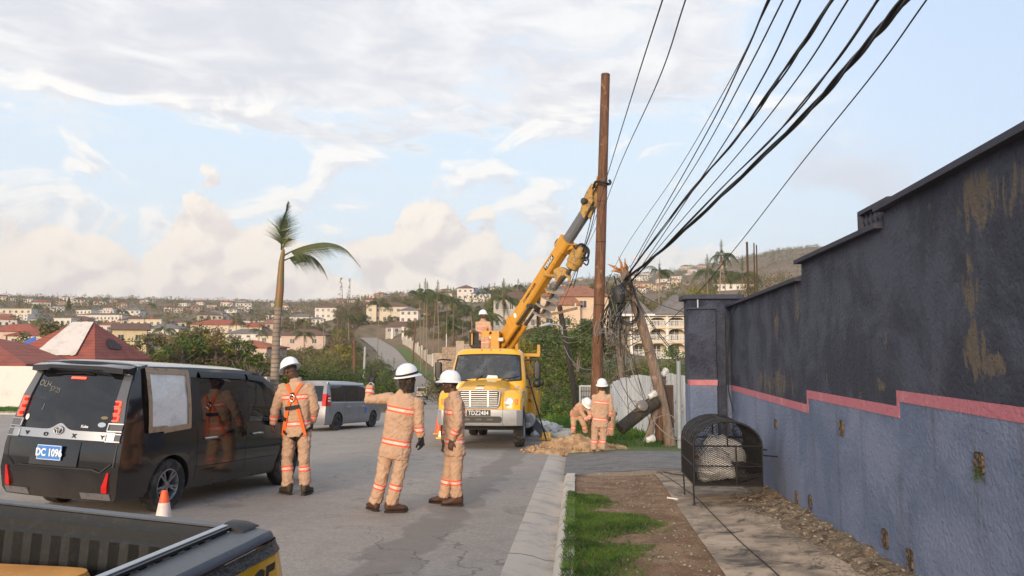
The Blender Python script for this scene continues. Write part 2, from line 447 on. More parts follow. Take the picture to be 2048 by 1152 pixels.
# ------------------------------------------------------------------ ground materials
def ter_extra(T, co, c, b):
    a = T.noise(co, .035, 6, .6, .4); d = T.noise(co, .35, 5, .65, .5)
    k = T.ramp(T.m('ADD', T.m('MULTIPLY', a, .55), T.m('MULTIPLY', d, .45)), [(.32, (.07, .075, .03)), (.44, (.13, .105, .05)), (.54, (.21, .145, .085)), (.66, (.25, .17, .11)), (.78, (.10, .10, .04))])
    return k
M_TER = mat('hill_ground', (.1, .09, .05), .95, extra=ter_extra, bump=(.4, .8, None, .6))
M_EARTH = mat('bank_grass', (.10, .14, .035), .95, n=[(1.2, (.15, .12, .06), .5, .68), (6, (.05, .09, .02), .5, .7)], bump=(14, .7, None, .04))

# polar sheet around the camera out to the hills
mb = MB()
NA, RS = 260, [0.01] + [6 * (1.075 ** k) for k in range(0, 98)]
RS = [r for r in RS if r < 2700]
A0, A1 = R(-62), R(58)
aa = [A0 + (A1 - A0) * i / NA for i in range(NA + 1)] + [A1 + (2 * PI - (A1 - A0)) * i / 40 for i in range(1, 40)]
NR = len(RS); P = []
for r0_ in RS:
    for a in aa:
        r = r0_
        if a > A1 + .02: r = min(r, 140)
        x, y = r * math.sin(a), r * math.cos(a)
        z = gz(x, y)
        low = 0.0
        if y < 46 and x > -48 and x < 3: low = .30
        elif r < 30 and y < 24: low = .30
        elif y >= 40 and y < 335 and road_dist(x, y) < 3.0: low = .30
        P.append((x, y, z - low))
n_ = len(aa); F = []
for i in range(NR - 1):
    for j in range(n_):
        a, b = i * n_ + j, i * n_ + (j + 1) % n_
        F.append((a, b, b + n_, a + n_))
mb.add(P, F)
ter = mb.build('terrain', M_TER, smooth=180); tag(ter, kind='structure')

# ------------------------------------------------------------------ asphalt
def asphalt_extra(T, co, c, b):
    fine = T.m('ADD', T.m('MULTIPLY', T.noise(co, 90, 3, .7), .6), T.m('MULTIPLY', T.noise(co, 24, 4, .75), .4)); mid = T.noise(co, 3.2, 5, .6, .4)
    k = T.mix(T.smooth(fine, .40, .60), (.265, .222, .182, 1), (.41, .352, .292, 1))
    k = T.mix(T.m('MULTIPLY', T.smooth(mid, .46, .70), .45), k, (.24, .205, .17, 1))
    # a darker resurfaced track along the road with a ragged edge, and dark seams
    sp = T.n('ShaderNodeSeparateXYZ'); T.nt.links.new(co, sp.inputs[0])
    xx, yy = sp.outputs[0], sp.outputs[1]
    w = T.m('ADD', xx, T.m('MULTIPLY', T.m('SUBTRACT', T.noise(co, 1.1, 5, .6, .6), .5), .8))
    w = T.m('ADD', w, T.m('MULTIPLY', yy, -.012))
    band = T.m('MULTIPLY', T.smooth(w, -1.98, -1.90), T.smooth(w, -1.35, -1.43))
    k = T.mix(T.m('MULTIPLY', band, .6), k, (.19, .16, .13, 1))
    band2 = T.m('MULTIPLY', T.smooth(w, -5.6, -5.2), T.smooth(w, -3.4, -3.9))
    k = T.mix(T.m('MULTIPLY', band2, .2), k, (.24, .20, .17, 1))
    # crazing
    vo = T.n('ShaderNodeTexVoronoi', feature='DISTANCE_TO_EDGE', voronoi_dimensions='2D')
    dm = T.n('ShaderNodeVectorMath', operation='ADD'); nn = T.n('ShaderNodeTexNoise'); nn.inputs['Scale'].default_value = 1.6; nn.inputs['Detail'].default_value = 5
    T.nt.links.new(co, nn.inputs[0]); sc = T.n('ShaderNodeVectorMath', operation='SCALE'); T.nt.links.new(nn.outputs[1], sc.inputs[0]); sc.inputs[3].default_value = 1.5
    T.nt.links.new(co, dm.inputs[0]); T.nt.links.new(sc.outputs[0], dm.inputs[1]); T.nt.links.new(dm.outputs[0], vo.inputs['Vector']); vo.inputs['Scale'].default_value = .62
    cr = T.m('MULTIPLY', T.smooth(vo.outputs[0], .016, .004), T.smooth(T.noise(co, .5, 3), .47, .56))
    k = T.mix(T.m('MULTIPLY', cr, .55), k, (.08, .068, .055, 1))
    # sandy dust near the gutter and pale wash patches
    k = T.mix(T.m('MULTIPLY', T.smooth(T.noise(co, .6, 4, .6, .8), .52, .7), .35), k, (.46, .39, .32, 1))
    k = T.mix(T.m('MULTIPLY', T.smooth(T.noise(co, .9, 5, .7, .5), .60, .70), .5), k, (.14, .12, .10, 1))
    return k
M_ASPH = mat('asphalt', (.3, .28, .25), .85, extra=asphalt_extra, bump=(120, .35, None, .01))
def strip_sheet(mb, xl, xr, y0, y1, dy, nx, zf, off, mi=0):
    n = max(2, int((y1 - y0) / dy)); P = []
    for i in range(n + 1):
        y = y0 + (y1 - y0) * i / n; a, b = xl(y), xr(y)
        for j in range(nx + 1):
            x = a + (b - a) * j / nx; P.append((x, y, zf(x, y) + off))
    F = [(i * (nx + 1) + j, i * (nx + 1) + j + 1, (i + 1) * (nx + 1) + j + 1, (i + 1) * (nx + 1) + j) for i in range(n) for j in range(nx)]
    return mb.add(P, F, mi)
REDGE = [(-12, -.6), (19, -.62), (25, -.85), (31, -1.1), (38, -2.3), (44, -4.0)]
def rright(y):
    if y > 42: return lerp(interp(REDGE, y), rcx(y) + RWID, sstep(y, 42, 60))
    return interp(REDGE, y)
def rleft(y):
    if y < 40.8: return -44
    return lerp(interp([(40.8, -44), (41.6, -15.5), (44, -13.2), (50, -12.2), (60, -12.6)], y), rcx(y) - RWID, sstep(y, 50, 68))
mb = MB(); strip_sheet(mb, rleft, rright, -12, 40.8, .5, 60, zslope, 0); strip_sheet(mb, rleft, rright, 40.8, 46, .4, 60, zslope, 0)
strip_sheet(mb, rleft, rright, 46, 330, 2.0, 8, zslope, 0)
tag(mb.build('road', M_ASPH, smooth=180, weld=True), kind='structure')

# concrete gutter and kerb
def joint_extra(T, co, c, b):
    sp = T.n('ShaderNodeSeparateXYZ'); T.nt.links.new(co, sp.inputs[0])
    j = T.m('ABSOLUTE', T.m('SINE', T.m('ADD', T.m('MULTIPLY', sp.outputs[1], PI / 2.4), T.m('MULTIPLY', T.noise(co, 2), .04))))
    return T.mix(T.m('MULTIPLY', T.smooth(j, .030, .012), .8), c, (.10, .085, .07, 1))
M_CONC = mat('gutter_concrete', (.54, .46, .37), .85, n=[(2.5, (.36, .32, .28), .45, .7), (22, (.55, .51, .46), .55, .75), (7, (.24, .21, .18), .62, .8, (6, 1, 1))], bump=(50, .4, None, .01), extra=joint_extra)
M_KERB = mat('kerb_concrete', (.56, .50, .42), .9, n=[(4, (.33, .31, .28), .5, .68), (30, (.60, .58, .54), .5, .75)], bump=(18, .9, None, .03), extra=joint_extra)
mb = MB(); strip_sheet(mb, lambda y: interp(REDGE, y) - .02, lambda y: interp(REDGE, y) + .42, -6, 19, .5, 4, lambda x, y: zslope(x, y) - .05 * sstep(x - interp(REDGE, y), .12, .36), .004)
tag(mb.build('gutter', M_CONC, smooth=60), kind='structure')
mb = MB(); P = []
prof = [(-.21, -.06), (-.19, .06), (-.15, .105), (-.02, .115), (.0, -.2)]
ys = [-5 + .18 * k for k in range(int(18.5 / .18))]
rings = []
for i, y in enumerate(ys):
    j = .006 if (i % 9) else -.012
    rings.append([(x + .012 * nz((y * 3, k, 0)), y, zslope(x, y) + z + j + .012 * nz((y * 2.3, k * 5, 4))) for k, (x, z) in enumerate(prof)])
mb.loft(rings, False, closed=False)
tag(mb.build('kerb', M_KERB, smooth=50), kind='structure')

# far side kerb of white rubble beyond the truck is built with the debris.  Verge, path and dirt along the wall
def zside(x, y): return zslope(0, y) + .10 + .085 * sstep(x, .3, 2.2) - .06 * sstep(y, 11.5, 15)
def wall_x(y): return interp([(-8, 1.85), (0, 2.05), (3.84, 2.29), (5.8, 2.40), (8.2, 2.47), (12.7, 2.66), (14, 2.70)], y)
def dirt_extra(T, co, c, b):
    k = T.mix(T.smooth(T.noise(co, 2.2, 6, .65, .6), .38, .66), (.19, .105, .058, 1), (.32, .205, .118, 1))
    k = T.mix(T.smooth(T.noise(co, 38, 3, .7), .60, .70), k, (.44, .36, .27, 1))
    return T.mix(T.smooth(T.noise(co, 16, 4, .7), .58, .70), k, (.07, .05, .028, 1))
M_DIRT = mat('verge_dirt', (.2, .13, .08), .95, extra=dirt_extra, bump=(30, .9, None, .03))
def path_x0(y): return interp([(-6, 1.02), (4, 1.06), (6, 1.14), (9, 1.22), (11, 1.28), (13, 1.34)], y)
def zverge(x, y): return zside(x, y) + .02 * nz((x * 3, y * 3, 0)) + .01 * nz((x * 11, y * 11, 5))
mb = MB(); strip_sheet(mb, lambda y: -.03, lambda y: path_x0(y) + .06, -6, 13.4, .12, 12, zverge, -.012)
tag(mb.build('verge', M_DIRT, smooth=180), kind='structure')
def path_extra(T, co, c, b):
    k = T.mix(T.smooth(T.noise(co, 1.3, 6, .62, .8), .40, .62), (.50, .39, .285, 1), (.25, .20, .15, 1))
    k = T.mix(T.smooth(T.noise(co, 2.6, 8, .72, .8), .50, .66), k, (.085, .075, .062, 1))
    return T.mix(T.smooth(T.noise(co, 3.1, 4, .6, .4), .62, .74), k, (.55, .47, .38, 1))
M_PATH = mat('path_concrete', (.3, .27, .23), .9, extra=path_extra, bump=(40, .4, None, .01))
mb = MB(); strip_sheet(mb, path_x0, lambda y: wall_x(y) + .05, -6, 13.4, .4, 6, zside, .0)
tag(mb.build('path', M_PATH, smooth=60), kind='structure')
# driveway: darker slab crossing from the road to the gate
M_DRIVE = mat('driveway_concrete', (.19, .175, .16), .85, n=[(2.2, (.10, .09, .08), .45, .65, (1, 3, 1)), (7, (.33, .30, .27), .58, .75), (40, (.24, .22, .2), .5, .7)], bump=(30, .5, None, .015))
def drive_z(x, y): return zslope(min(x, -.3), y) + .05 + .11 * sstep(x, -.5, 1.2) - (.6 if y < 12.91 else 0)
mb = MB(); strip_sheet(mb, lambda y: interp(REDGE, y) + .40 , lambda y: 8.0, 13.3, 17.6, .4, 14, drive_z, 0)
mb.add([(x, 13.3, drive_z(x, 13.3) - e) for x in (-.2, .4, 1.2, 2.2, 3.2) for e in (0, .5)], [(2 * k, 2 * k + 1, 2 * k + 3, 2 * k + 2) for k in range(4)])
tag(mb.build('driveway', M_DRIVE, smooth=60), kind='structure')
mb = MB(); strip_sheet(mb, lambda y: interp(REDGE, y) + (.44 if y < 19.1 else .02), lambda y: 14, 17.5, 46, .5, 20, lambda x, y: lerp(drive_z(x, y), max(gz(x, y), zslope(x, y)) + .02, sstep(y, 17.5, 23)) if y < 23 else max(gz(x, y), zslope(min(x, 0), y)) + .02, -.03)
tag(mb.build('bank', M_EARTH, smooth=180), kind='structure')
# left grass strip with kerb before the white wall
M_LAWN = mat('lawn_ground', (.11, .16, .035), .95, n=[(3, (.07, .11, .02), .45, .65), (1, (.2, .17, .08), .6, .75)], bump=(30, .8, None, .03))
mb = MB(); strip_sheet(mb, lambda y: -46, lambda y: -15.2, 41.2, 46.5, .4, 60, lambda x, y: zslope(x, y) + .12 + .16 * sstep(y, 41.2, 43), 0)
tag(mb.build('lawn', M_LAWN, smooth=180), kind='structure')
mb = MB(); mb.loft([[(x, 40.75, zslope(x, 40.8) - .05), (x, 40.78, zslope(x, 40.8) + .14), (x, 41.22, zslope(x, 41) + .14), (x, 41.24, zslope(x, 41) - .05)] for x in range(-46, -14)], False, closed=False)
tag(mb.build('kerb_edging', M_KERB, smooth=40), kind='structure')

# ================================================================== perimeter wall on the right
def dark_paint(T, co, c, b):
    k = T.mix(T.smooth(T.noise(co, 1.4, 6, .65, .5), .40, .62), (.028, .036, .062, 1), (.072, .084, .130, 1))
    mp = T.n('ShaderNodeMapping'); T.nt.links.new(co, mp.inputs[0]); mp.inputs['Scale'].default_value = (1, 1.6, .55)
    a = T.noise(mp.outputs[0], 4.0, 9, .80, 1.1)
    sp = T.n('ShaderNodeSeparateXYZ'); T.nt.links.new(co, sp.inputs[0]); msk = 0.0
    for yy, zz, ry, rz in WPATCH:
        e = T.m('ADD', T.m('POWER', T.m('DIVIDE', T.m('SUBTRACT', sp.outputs[1], yy), ry), 2), T.m('POWER', T.m('DIVIDE', T.m('SUBTRACT', sp.outputs[2], zz), rz), 2))
        msk = T.m('MAXIMUM', msk, T.smooth(e, 1.3, .1))
    a = T.m('ADD', a, T.m('MULTIPLY', msk, .14))
    k = T.mix(T.smooth(a, .60, .655), k, (.14, .115, .088, 1))
    st = T.n('ShaderNodeMapping'); T.nt.links.new(co, st.inputs[0]); st.inputs['Scale'].default_value = (5, 5, .35)
    k = T.mix(T.m('MULTIPLY', T.smooth(T.noise(st.outputs[0], 1.6, 4), .55, .75), .35), k, (.06, .07, .10, 1))
    return T.mix(T.smooth(T.noise(co, 34, 3, .6), .64, .72), k, (.011, .011, .014, 1))
def blue_paint(T, co, c, b):
    k = T.mix(T.smooth(T.noise(co, 1.1, 6, .62, .5), .38, .64), (.122, .165, .272, 1), (.20, .242, .365, 1))
    st = T.n('ShaderNodeMapping'); T.nt.links.new(co, st.inputs[0]); st.inputs['Scale'].default_value = (4, 4, .3)
    k = T.mix(T.m('MULTIPLY', T.smooth(T.noise(st.outputs[0], 1.3, 5, .6), .54, .74), .55), k, (.09, .10, .13, 1))
    return T.mix(T.smooth(T.noise(co, 20, 4, .65), .60, .74), k, (.22, .25, .35, 1))
def wall_hit(u, v):
    d = ray(u, v); lo, hi = .5, 30.0
    for _ in range(50):
        m_ = (lo + hi) / 2
        if d.x / d.y * m_ > wall_x(m_): hi = m_
        else: lo = m_
    return d * (lo / d.y)
WO = Vector((wall_x(8), 8, gz(2.5, 8) - .2)); WPATCH = []
for u, v, w, h in ((1955, 400, 52, 70), (2020, 380, 40, 75), (1940, 570, 26, 70), (1950, 700, 26, 70), (1985, 730, 40, 25), (1545, 768, 46, 34), (1590, 600, 8, 70), (1500, 790, 60, 12), (1715, 470, 10, 26), (1760, 770, 16, 16), (1552, 650, 6, 46)):
    a, b = wall_hit(u - w, v), wall_hit(u + w, v); c = wall_hit(u, v - h); d = wall_hit(u, v + h); m = wall_hit(u, v) - WO
    WPATCH.append((m.y, m.z, abs(a.y - b.y) / 2, (c.z - d.z) / 2))
M_WDARK = mat('charcoal_paint', (.04, .04, .05), .8, extra=dark_paint, bump=(26, 1.0, None, .05))
M_WBLUE = mat('blue_paint', (.17, .2, .31), .8, extra=blue_paint, bump=(26, .9, None, .04))
M_PINK = mat('pink_paint', (.50, .17, .215), .8, n=[(16, (.40, .14, .17), .55, .7), (3, (.58, .25, .28), .5, .7)], bump=(30, .8, None, .03))
M_COPE = mat('coping_paint', (.042, .046, .070), .7, n=[(5, (.028, .031, .048), .5, .7), (40, (.10, .10, .12), .62, .75)], bump=(30, .5, None, .015))
M_HOLE = mat('weep_hole_clay', (.16, .11, .07), .95, n=[(30, (.03, .025, .02), .42, .55), (60, (.30, .22, .14), .6, .7)])
M_MOSS = mat('moss', (.05, .09, .015), .95, n=[(50, (.12, .17, .03), .5, .6)])
wall = thing('perimeter_wall', 'tall stepped charcoal and blue wall with a pink band beside the path', 'wall', tuple(WO))
SEGS = [(-5.0, 6.0, 5.9, 1.155, -.282, .082, .10), (6.0, 8.42, 8.36, 1.025, -.40, .085, .10), (8.42, 13.3, 13.3, .84, -.555, .09, .10)]
mlow, mband, mup, mcope = MB(), MB(), MB(), MB()
prevp = -5.0; prevt = -5.0; prevz = None
def wp(y, z, o=0.0): return Vector((wall_x(y) - o, y, z)) - WO
for i, (t0, t1, p1, ztop, zp, bw, cw) in enumerate(SEGS):
    ya = [prevp + (p1 - prevp) * k / 12 for k in range(13)]
    mlow.loft([[wp(y, zside(2.4, y) - .5), wp(y, zp - bw)] for y in ya], False, closed=False)
    # band
    mband.loft([[wp(y, zp - bw), wp(y, zp - bw, .004), wp(y, zp, .004), wp(y, zp)] for y in ya], False, closed=False)
    if i < 2:
        zn = SEGS[i + 1][4]
        mband.loft([[wp(y, zn - SEGS[i + 1][5]), wp(y, zn - SEGS[i + 1][5], .004), wp(y, zp - bw, .004), wp(y, zp - bw)] for y in (p1 - .045, p1)], True, closed=True)
    # upper dark face runs between pink top and coping, per top segment, split at the pink steps
    yb = sorted(set([t0 + (t1 - t0) * k / 12 for k in range(13)] + ([prevp] if t0 < prevp < t1 else []) + ([p1] if t0 < p1 < t1 else [])))
    def zpk(y, e=1e-6):
        for (a0, a1, q1, zt, z_, b_, c_) in SEGS:
            if y <= q1 + e: return z_
        return SEGS[-1][4]
    for a, b in zip(yb, yb[1:]):
        zz = zpk((a + b) / 2)
        mup.loft([[wp(a, zz), wp(a, ztop - .055)], [wp(b, zz), wp(b, ztop - .055)]], False, closed=False)
    mup.loft([[wp(y, ztop - .055), wp(y, ztop - .055, -.22), wp(y, -2.6, -.22)] for y in (t0, t1)], False, closed=False)
    if i < 2: mup.add([wp(t1, SEGS[i + 1][3] - .05), wp(t1, SEGS[i + 1][3] - .05, -.22), wp(t1, ztop - .055, -.22), wp(t1, ztop - .055)], [(0, 1, 2, 3)])
    c0, c1 = t0 + (.03 if i else 0), t1 + .04
    mcope.loft([[wp(y, ztop - .055, .07), wp(y, ztop - .015, .075), wp(y, ztop + .03, -.11), wp(y, ztop - .01, -.29), wp(y, ztop - .055, -.29)] for y in [c0 + (c1 - c0) * k / 10 for k in range(11)]], True)
    prevp = p1
mlow.build('lower_wall', M_WBLUE, wall, smooth=50); mup.build('upper_wall', M_WDARK, wall, smooth=40)
mband.build('painted_band', M_PINK, wall, smooth=40); mcope.build('coping', M_COPE, wall, smooth=30)
for u, v, w, h, mossy in [(1552, 848, 7, 19, 0), (1684, 856, 8, 30, 0), (1960, 926, 18, 44, 1), (1594, 1000, 5, 36, 0), (1621, 1003, 6, 27, 0), (1771, 1077, 11, 38, 0), (1821, 1118, 13, 42, 0)]:
    a, b = wall_hit(u, v - h / 2), wall_hit(u, v + h / 2); e = wall_hit(u + w / 2, v)
    hw = max(.018, abs(e.y - a.y)); hw = min(hw, .05); z0, z1 = b.z, a.z
    m_ = MB(); cy = a.y; n_ = 12; pts = []
    for k in range(n_):
        t = 2 * PI * k / n_; c_, s_ = math.cos(t), math.sin(t)
        px = max(-1, min(1, c_ * 1.35)); pz = max(-1, min(1, s_ * 1.35))
        pts.append((cy + hw * px * (1 + .15 * nz((k, u, 1))), (z0 + z1) / 2 + (z1 - z0) / 2 * pz))
    fr = [wp(y, z, .016) for y, z in pts]; bk = [wp(y, z, -.02) for y, z in pts]
    ins = [wp(cy + (y - cy) * .72, (z0 + z1) / 2 + (z - (z0 + z1) / 2) * .9, .011) for y, z in pts]
    m_.loft([bk, fr, ins], False); m_.add(ins, [tuple(range(n_))])
    o = m_.build('weep_hole', M_HOLE, wall)
    if mossy:
        k = MB()
        for q in range(90):
            p = Vector((wall_x(cy) - .012, cy + rng.uniform(-.8, .8) * hw, z0 + rng.uniform(-.1, .45) * (z1 - z0))) - WO
            dd = Vector((rng.uniform(-.03, -.005), rng.uniform(-.02, .02), rng.uniform(-.03, .015)))
            k.add([p, p + dd + Vector((0, .006, 0)), p + dd * 1.6], [(0, 1, 2)])
        k.build('moss', M_MOSS, o)
# short balustrade above the second step
bal = MB()
for k in range(6):
    y = 6.06 + k * .105
    bal.lathe([(.03, 1.03), (.036, 1.05), (.026, 1.08), (.04, 1.12), (.026, 1.16), (.034, 1.19)], 10, Tm(wall_x(y) + .09 - WO.x, y - WO.y, -WO.z))
bal.bar(wp(6.0, 1.2, -.09), wp(6.68, 1.2, -.09), .12, .035)
bal.box(wp(6.66, 1.12, -.09), (.11, .07, .16))
bal.build('balustrade', M_COPE, wall, smooth=40)

# gate pillar with the return of the wall
gp = thing('gate_pillar', 'dark gate pillar with flat cap and pink stripe where the wall ends', 'pillar', (2.3, 13.4, drive_z(2.3, 13.4) - .1))
o_ = gp.location
def gbox(m_, x0, x1, y0, y1, z0, z1): m_.box(Vector(((x0 + x1) / 2, (y0 + y1) / 2, (z0 + z1) / 2)) - o_, (x1 - x0, y1 - y0, z1 - z0))
a, b, c_ = MB(), MB(), MB()
gbox(a, 1.98, 2.86, 13.42, 13.9, -.56, .93); gbox(b, 1.98, 2.86, 13.42, 13.9, -3.0, -.56)
gbox(a, 1.96, 2.42, 13.18, 13.42, -.56, .74); gbox(b, 1.96, 2.42, 13.18, 13.42, -3.0, -.56)
gbox(a, 2.42, 2.60, 13.30, 13.42, -3.0, .70)
a.build('upper_pillar', M_WDARK, gp, bevel=.012); b.build('lower_pillar', M_WBLUE, gp, bevel=.012)
gbox(c_, 1.90, 2.95, 13.36, 14.0, .93, 1.02); gbox(c_, 1.94, 2.44, 13.15, 13.42, .74, .775)
c_.build('cap', M_COPE, gp, bevel=.02)
c_ = MB(); gbox(c_, 1.955, 2.425, 13.175, 13.42, -.56, -.465); c_.build('painted_band', M_PINK, gp)
M_GALV = mat('galvanised_pipe', (.45, .46, .47), .45, .6, n=[(20, (.30, .31, .32), .5, .7)])
MB().tube([Vector((2.14, 13.3, .70)) - o_, Vector((2.14, 13.3, .92)) - o_], .014, 8).build('pipe_stub', M_GALV, gp)
M_CABLE = mat('black_cable', (.012, .012, .013), .55)
M_CABLE2 = mat('grey_cable', (.22, .21, .20), .6)
p = [at(1474, 610, 12.6), at(1460, 640, 12.7), at(1455, 720, 12.7), at(1457, 780, 12.65), at(1466, 822, 12.5)]
c_ = MB().tube(p, .011, 6).build('hanging_cable', M_CABLE); tag(c_, 'thin black cable hanging down the end of the charcoal wall', 'cable')
M_REBAR = mat('rebar_rust', (.10, .055, .035), .8, n=[(60, (.05, .03, .02), .5, .6)])
for u, top, lab in ((1496, 484, 'leftmost steel starter bar standing above the charcoal wall by the palms'), (1508, 486, 'middle steel starter bar of three above the charcoal wall'), (1513, 490, 'rightmost steel starter bar of three above the charcoal wall')):
    a, b = at(u + 1, 600, 15.5), at(u, top, 15.5); b.x = a.x + (.02 if u > 1500 else .0)
    tag(MB().tube([a - Vector((0, 0, 1.4)), b], .013 if u > 1500 else .022, 6).build('starter_bar', M_REBAR), lab, 'steel bar', 'starter bars above the wall')

# ------------------------------------------------------------------ wire cage bin with rubbish
M_WIRE = mat('black_wire', (.018, .018, .02), .5, .3)
M_TIN = mat('black_sheet', (.03, .031, .035), .55, .2, n=[(8, (.055, .055, .06), .5, .7)])
binp = Vector((1.84, 9.95, zside(1.84, 9.95)))
BW, BL, BH, BS, BT = .82, 1.0, .25, .72, 1.02        # width, length, floor, spring, crown heights
bn = thing('rubbish_cage', 'black wire mesh rubbish cage with arched top on the path beside the wall', 'bin', binp)
def arch(t):
    a = PI * t; return (-math.cos(a) * BW / 2, BS + (BT - BS) * math.sin(a))
fr = MB()
for y in (-BL / 2, BL / 2):
    pts = [(-BW / 2, y, BH)] + [(arch(k / 14)[0], y, arch(k / 14)[1]) for k in range(15)] + [(BW / 2, y, BH), (-BW / 2, y, BH)]
    fr.tube(pts, .013, 6); fr.tube([(-BW / 2, y, BS), (BW / 2, y, BS)], .011, 6)
    fr.tube([(-BW / 2, y, .48), (BW / 2, y, .48)], .008, 6); fr.tube([(.0, y, BS), (.0, y, BT)], .010, 6); fr.tube([(.1, y, BH), (.1, y, BS)], .009, 6)
for x, z in ((-BW / 2, BH), (BW / 2, BH), (-BW / 2, BS), (BW / 2, BS), (-BW / 2, .48), (BW / 2, .48), (0, BT)):
    fr.tube([(x, -BL / 2, z), (x, BL / 2, z)], .010, 6)
fr.build('frame', M_WIRE, bn, smooth=40)
for x, y in ((-BW / 2, -BL / 2 + .06), (-BW / 2, BL / 2 - .1)):
    MB().tube([(x, y, BH), (x + .01, y, -.03)], .010, 6).build('leg', M_WIRE, bn)
for y_, z_ in ((.15, .62), (-.35, .60)): MB().tube([(BW / 2, y_, z_), (BW / 2 + .22, y_, z_ - .02)], .010, 6).build('wall_bracket', M_WIRE, bn)
def lattice(m_, fn, U, V, pu=.052, pv=.026, r=.0034):
    """expanded metal: two families of slanting strands over a panel fn(u,v)"""
    k = pu / pv
    for sgn in (1, -1):
        c0 = -V * k if sgn > 0 else 0
        c = c0
        while c < U + (0 if sgn > 0 else V * k):
            # u = c + sgn*k*v
            va = max(0, ((0 if sgn > 0 else U) - c) / (sgn * k)); vb = min(V, ((U if sgn > 0 else 0) - c) / (sgn * k))
            if vb - va > .01:
                n_ = max(1, int((vb - va) / .09)); P = [fn(c + sgn * k * (va + (vb - va) * q / n_), va + (vb - va) * q / n_) for q in range(n_ + 1)]
                m_.tube(P, r, 3, caps=False)
            c += pu
for nm, y in (('front_panel', -BL / 2), ('rear_panel', BL / 2)):
    m_ = MB()
    def fn(u, v, y=y):
        x = u - BW / 2; zt = arch(min(1, max(0, math.acos(max(-1, min(1, -x / (BW / 2)))) / PI)))[1]
        return Vector((x, y, BH + (zt - BH) * v / (BT - BH)))
    lattice(m_, fn, BW, BT - BH); m_.build(nm, M_WIRE, bn)
for x in (-BW / 2, BW / 2):
    m_ = MB(); lattice(m_, lambda u, v, x=x: Vector((x, u - BL / 2, BH + v)), BL, BS - BH, .03, .022, .0042); m_.build('side_panel', M_WIRE, bn)
m_ = MB(); lattice(m_, lambda u, v: Vector((u - BW / 2, v - BL / 2, BH)), BW, BL, .04, .03, .004); m_.build('floor_panel', M_WIRE, bn)
AL = 1.08
m_ = MB(); lattice(m_, lambda u, v: Vector((arch(v / AL)[0], u - BL / 2, arch(v / AL)[1])), BL, AL, .030, .020, .0048)
for k in (.3, .7):
    y = -BL / 2 + BL * k
    m_.loft([[Vector((arch(t / 14)[0] * 1.01, y + d, arch(t / 14)[1] + .006)) for d in (-.02, .02)] for t in range(15)], False, closed=False)
m_.build('arched_lid', M_TIN, bn)
def lump(c, r, seed, squash=(1, 1, 1), amp=.28, det=14):
    m_ = MB(); m_.ell((0, 0, 0), 1, det * 2, det)
    P = []
    for p in m_.v:
        v_ = Vector(p); k = 1 + amp * nz(v_ * 1.3 + Vector((seed, 0, 0))) + amp * .5 * nz(v_ * 3.4 + Vector((0, seed, 0))) + amp * .22 * abs(nz(v_ * 8 + Vector((seed, 5, 0))))
        P.append(Vector((v_.x * squash[0], v_.y * squash[1], v_.z * squash[2])) * (r * k) + Vector(c))
    m_.v = [tuple(p) for p in P]; return m_
M_BAGW = mat('white_plastic', (.80, .80, .81), .35, n=[(7, (.60, .59, .61), .5, .7), (18, (.85, .85, .86), .55, .7)], bump=(16, .8, None, .04))
M_BAGK = mat('black_plastic_bag', (.02, .02, .023), .3, bump=(14, .9, None, .05))
bz = binp + Vector((0, 0, BH))
tag(lump(bz + Vector((-.12, -.16, .20)), .235, 3, (1.05, 1, .85), .42, 20).build('rubbish_bag', M_BAGW, smooth=180), 'knotted white rubbish bag slumped inside the wire cage', 'rubbish bag')
tag(lump(bz + Vector((.02, .2, .25)), .25, 8, (1.1, 1, .95), .42, 20).build('rubbish_bag', M_BAGW, smooth=180), 'bulging white rubbish bag at the back of the wire cage', 'rubbish bag')
tag(lump(bz + Vector((.19, -.18, .12)), .15, 5, (1, 1.1, .8)).build('rubbish_bag', M_BAGK, smooth=180), 'small black rubbish bag low in the wire cage', 'rubbish bag')
M_REDP = mat('red_packet', (.5, .05, .03), .4)
tag(lump(bz + Vector((-.30, -.22, .30)), .055, 9, (1.3, .6, .5)).build('packet', M_REDP, smooth=180), 'crumpled red packet lying on the white bags in the cage', 'packet')

# ------------------------------------------------------------------ dry litter and stones along the foot of the wall
M_LITTER = mat('dry_litter', (.20, .15, .10), .95, n=[(26, (.32, .26, .19), .50, .62), (7, (.085, .06, .04), .50, .66), (60, (.05, .038, .026), .56, .66)], bump=(60, .8, None, .02))
M_STONE = mat('pale_stone', (.30, .26, .21), .9, n=[(9, (.22, .19, .15), .5, .66)])
def pebble(m_, c, r, mi, squash=.6):
    k = len(m_.v); q = MB().ell((0, 0, 0), 1, 6, 4); a = rng.uniform(0, 6)
    P = []
    for p in q.v:
        v_ = Vector(p); f = 1 + .5 * nz(v_ * 1.6 + Vector((c[0] * 31, c[1] * 17, a)))
        P.append(Vector((v_.x * math.cos(a) - v_.y * math.sin(a), v_.x * math.sin(a) + v_.y * math.cos(a), v_.z * squash)) * r * f + Vector(c))
    m_.add(P, q.f, mi)
def leafbit(m_, c, L, mi, lift=.5):
    a = rng.uniform(0, 2 * PI); d = Vector((math.cos(a), math.sin(a), rng.uniform(-.1, lift))) * L; s = Vector((-math.sin(a), math.cos(a), rng.uniform(-.4, .4))) * L * rng.uniform(.12, .35)
    c = Vector(c); m_.add([c - d * .5, c + s * .5, c + d * .5, c - s * .5], [(0, 1, 2, 3)], mi)
m_ = MB()
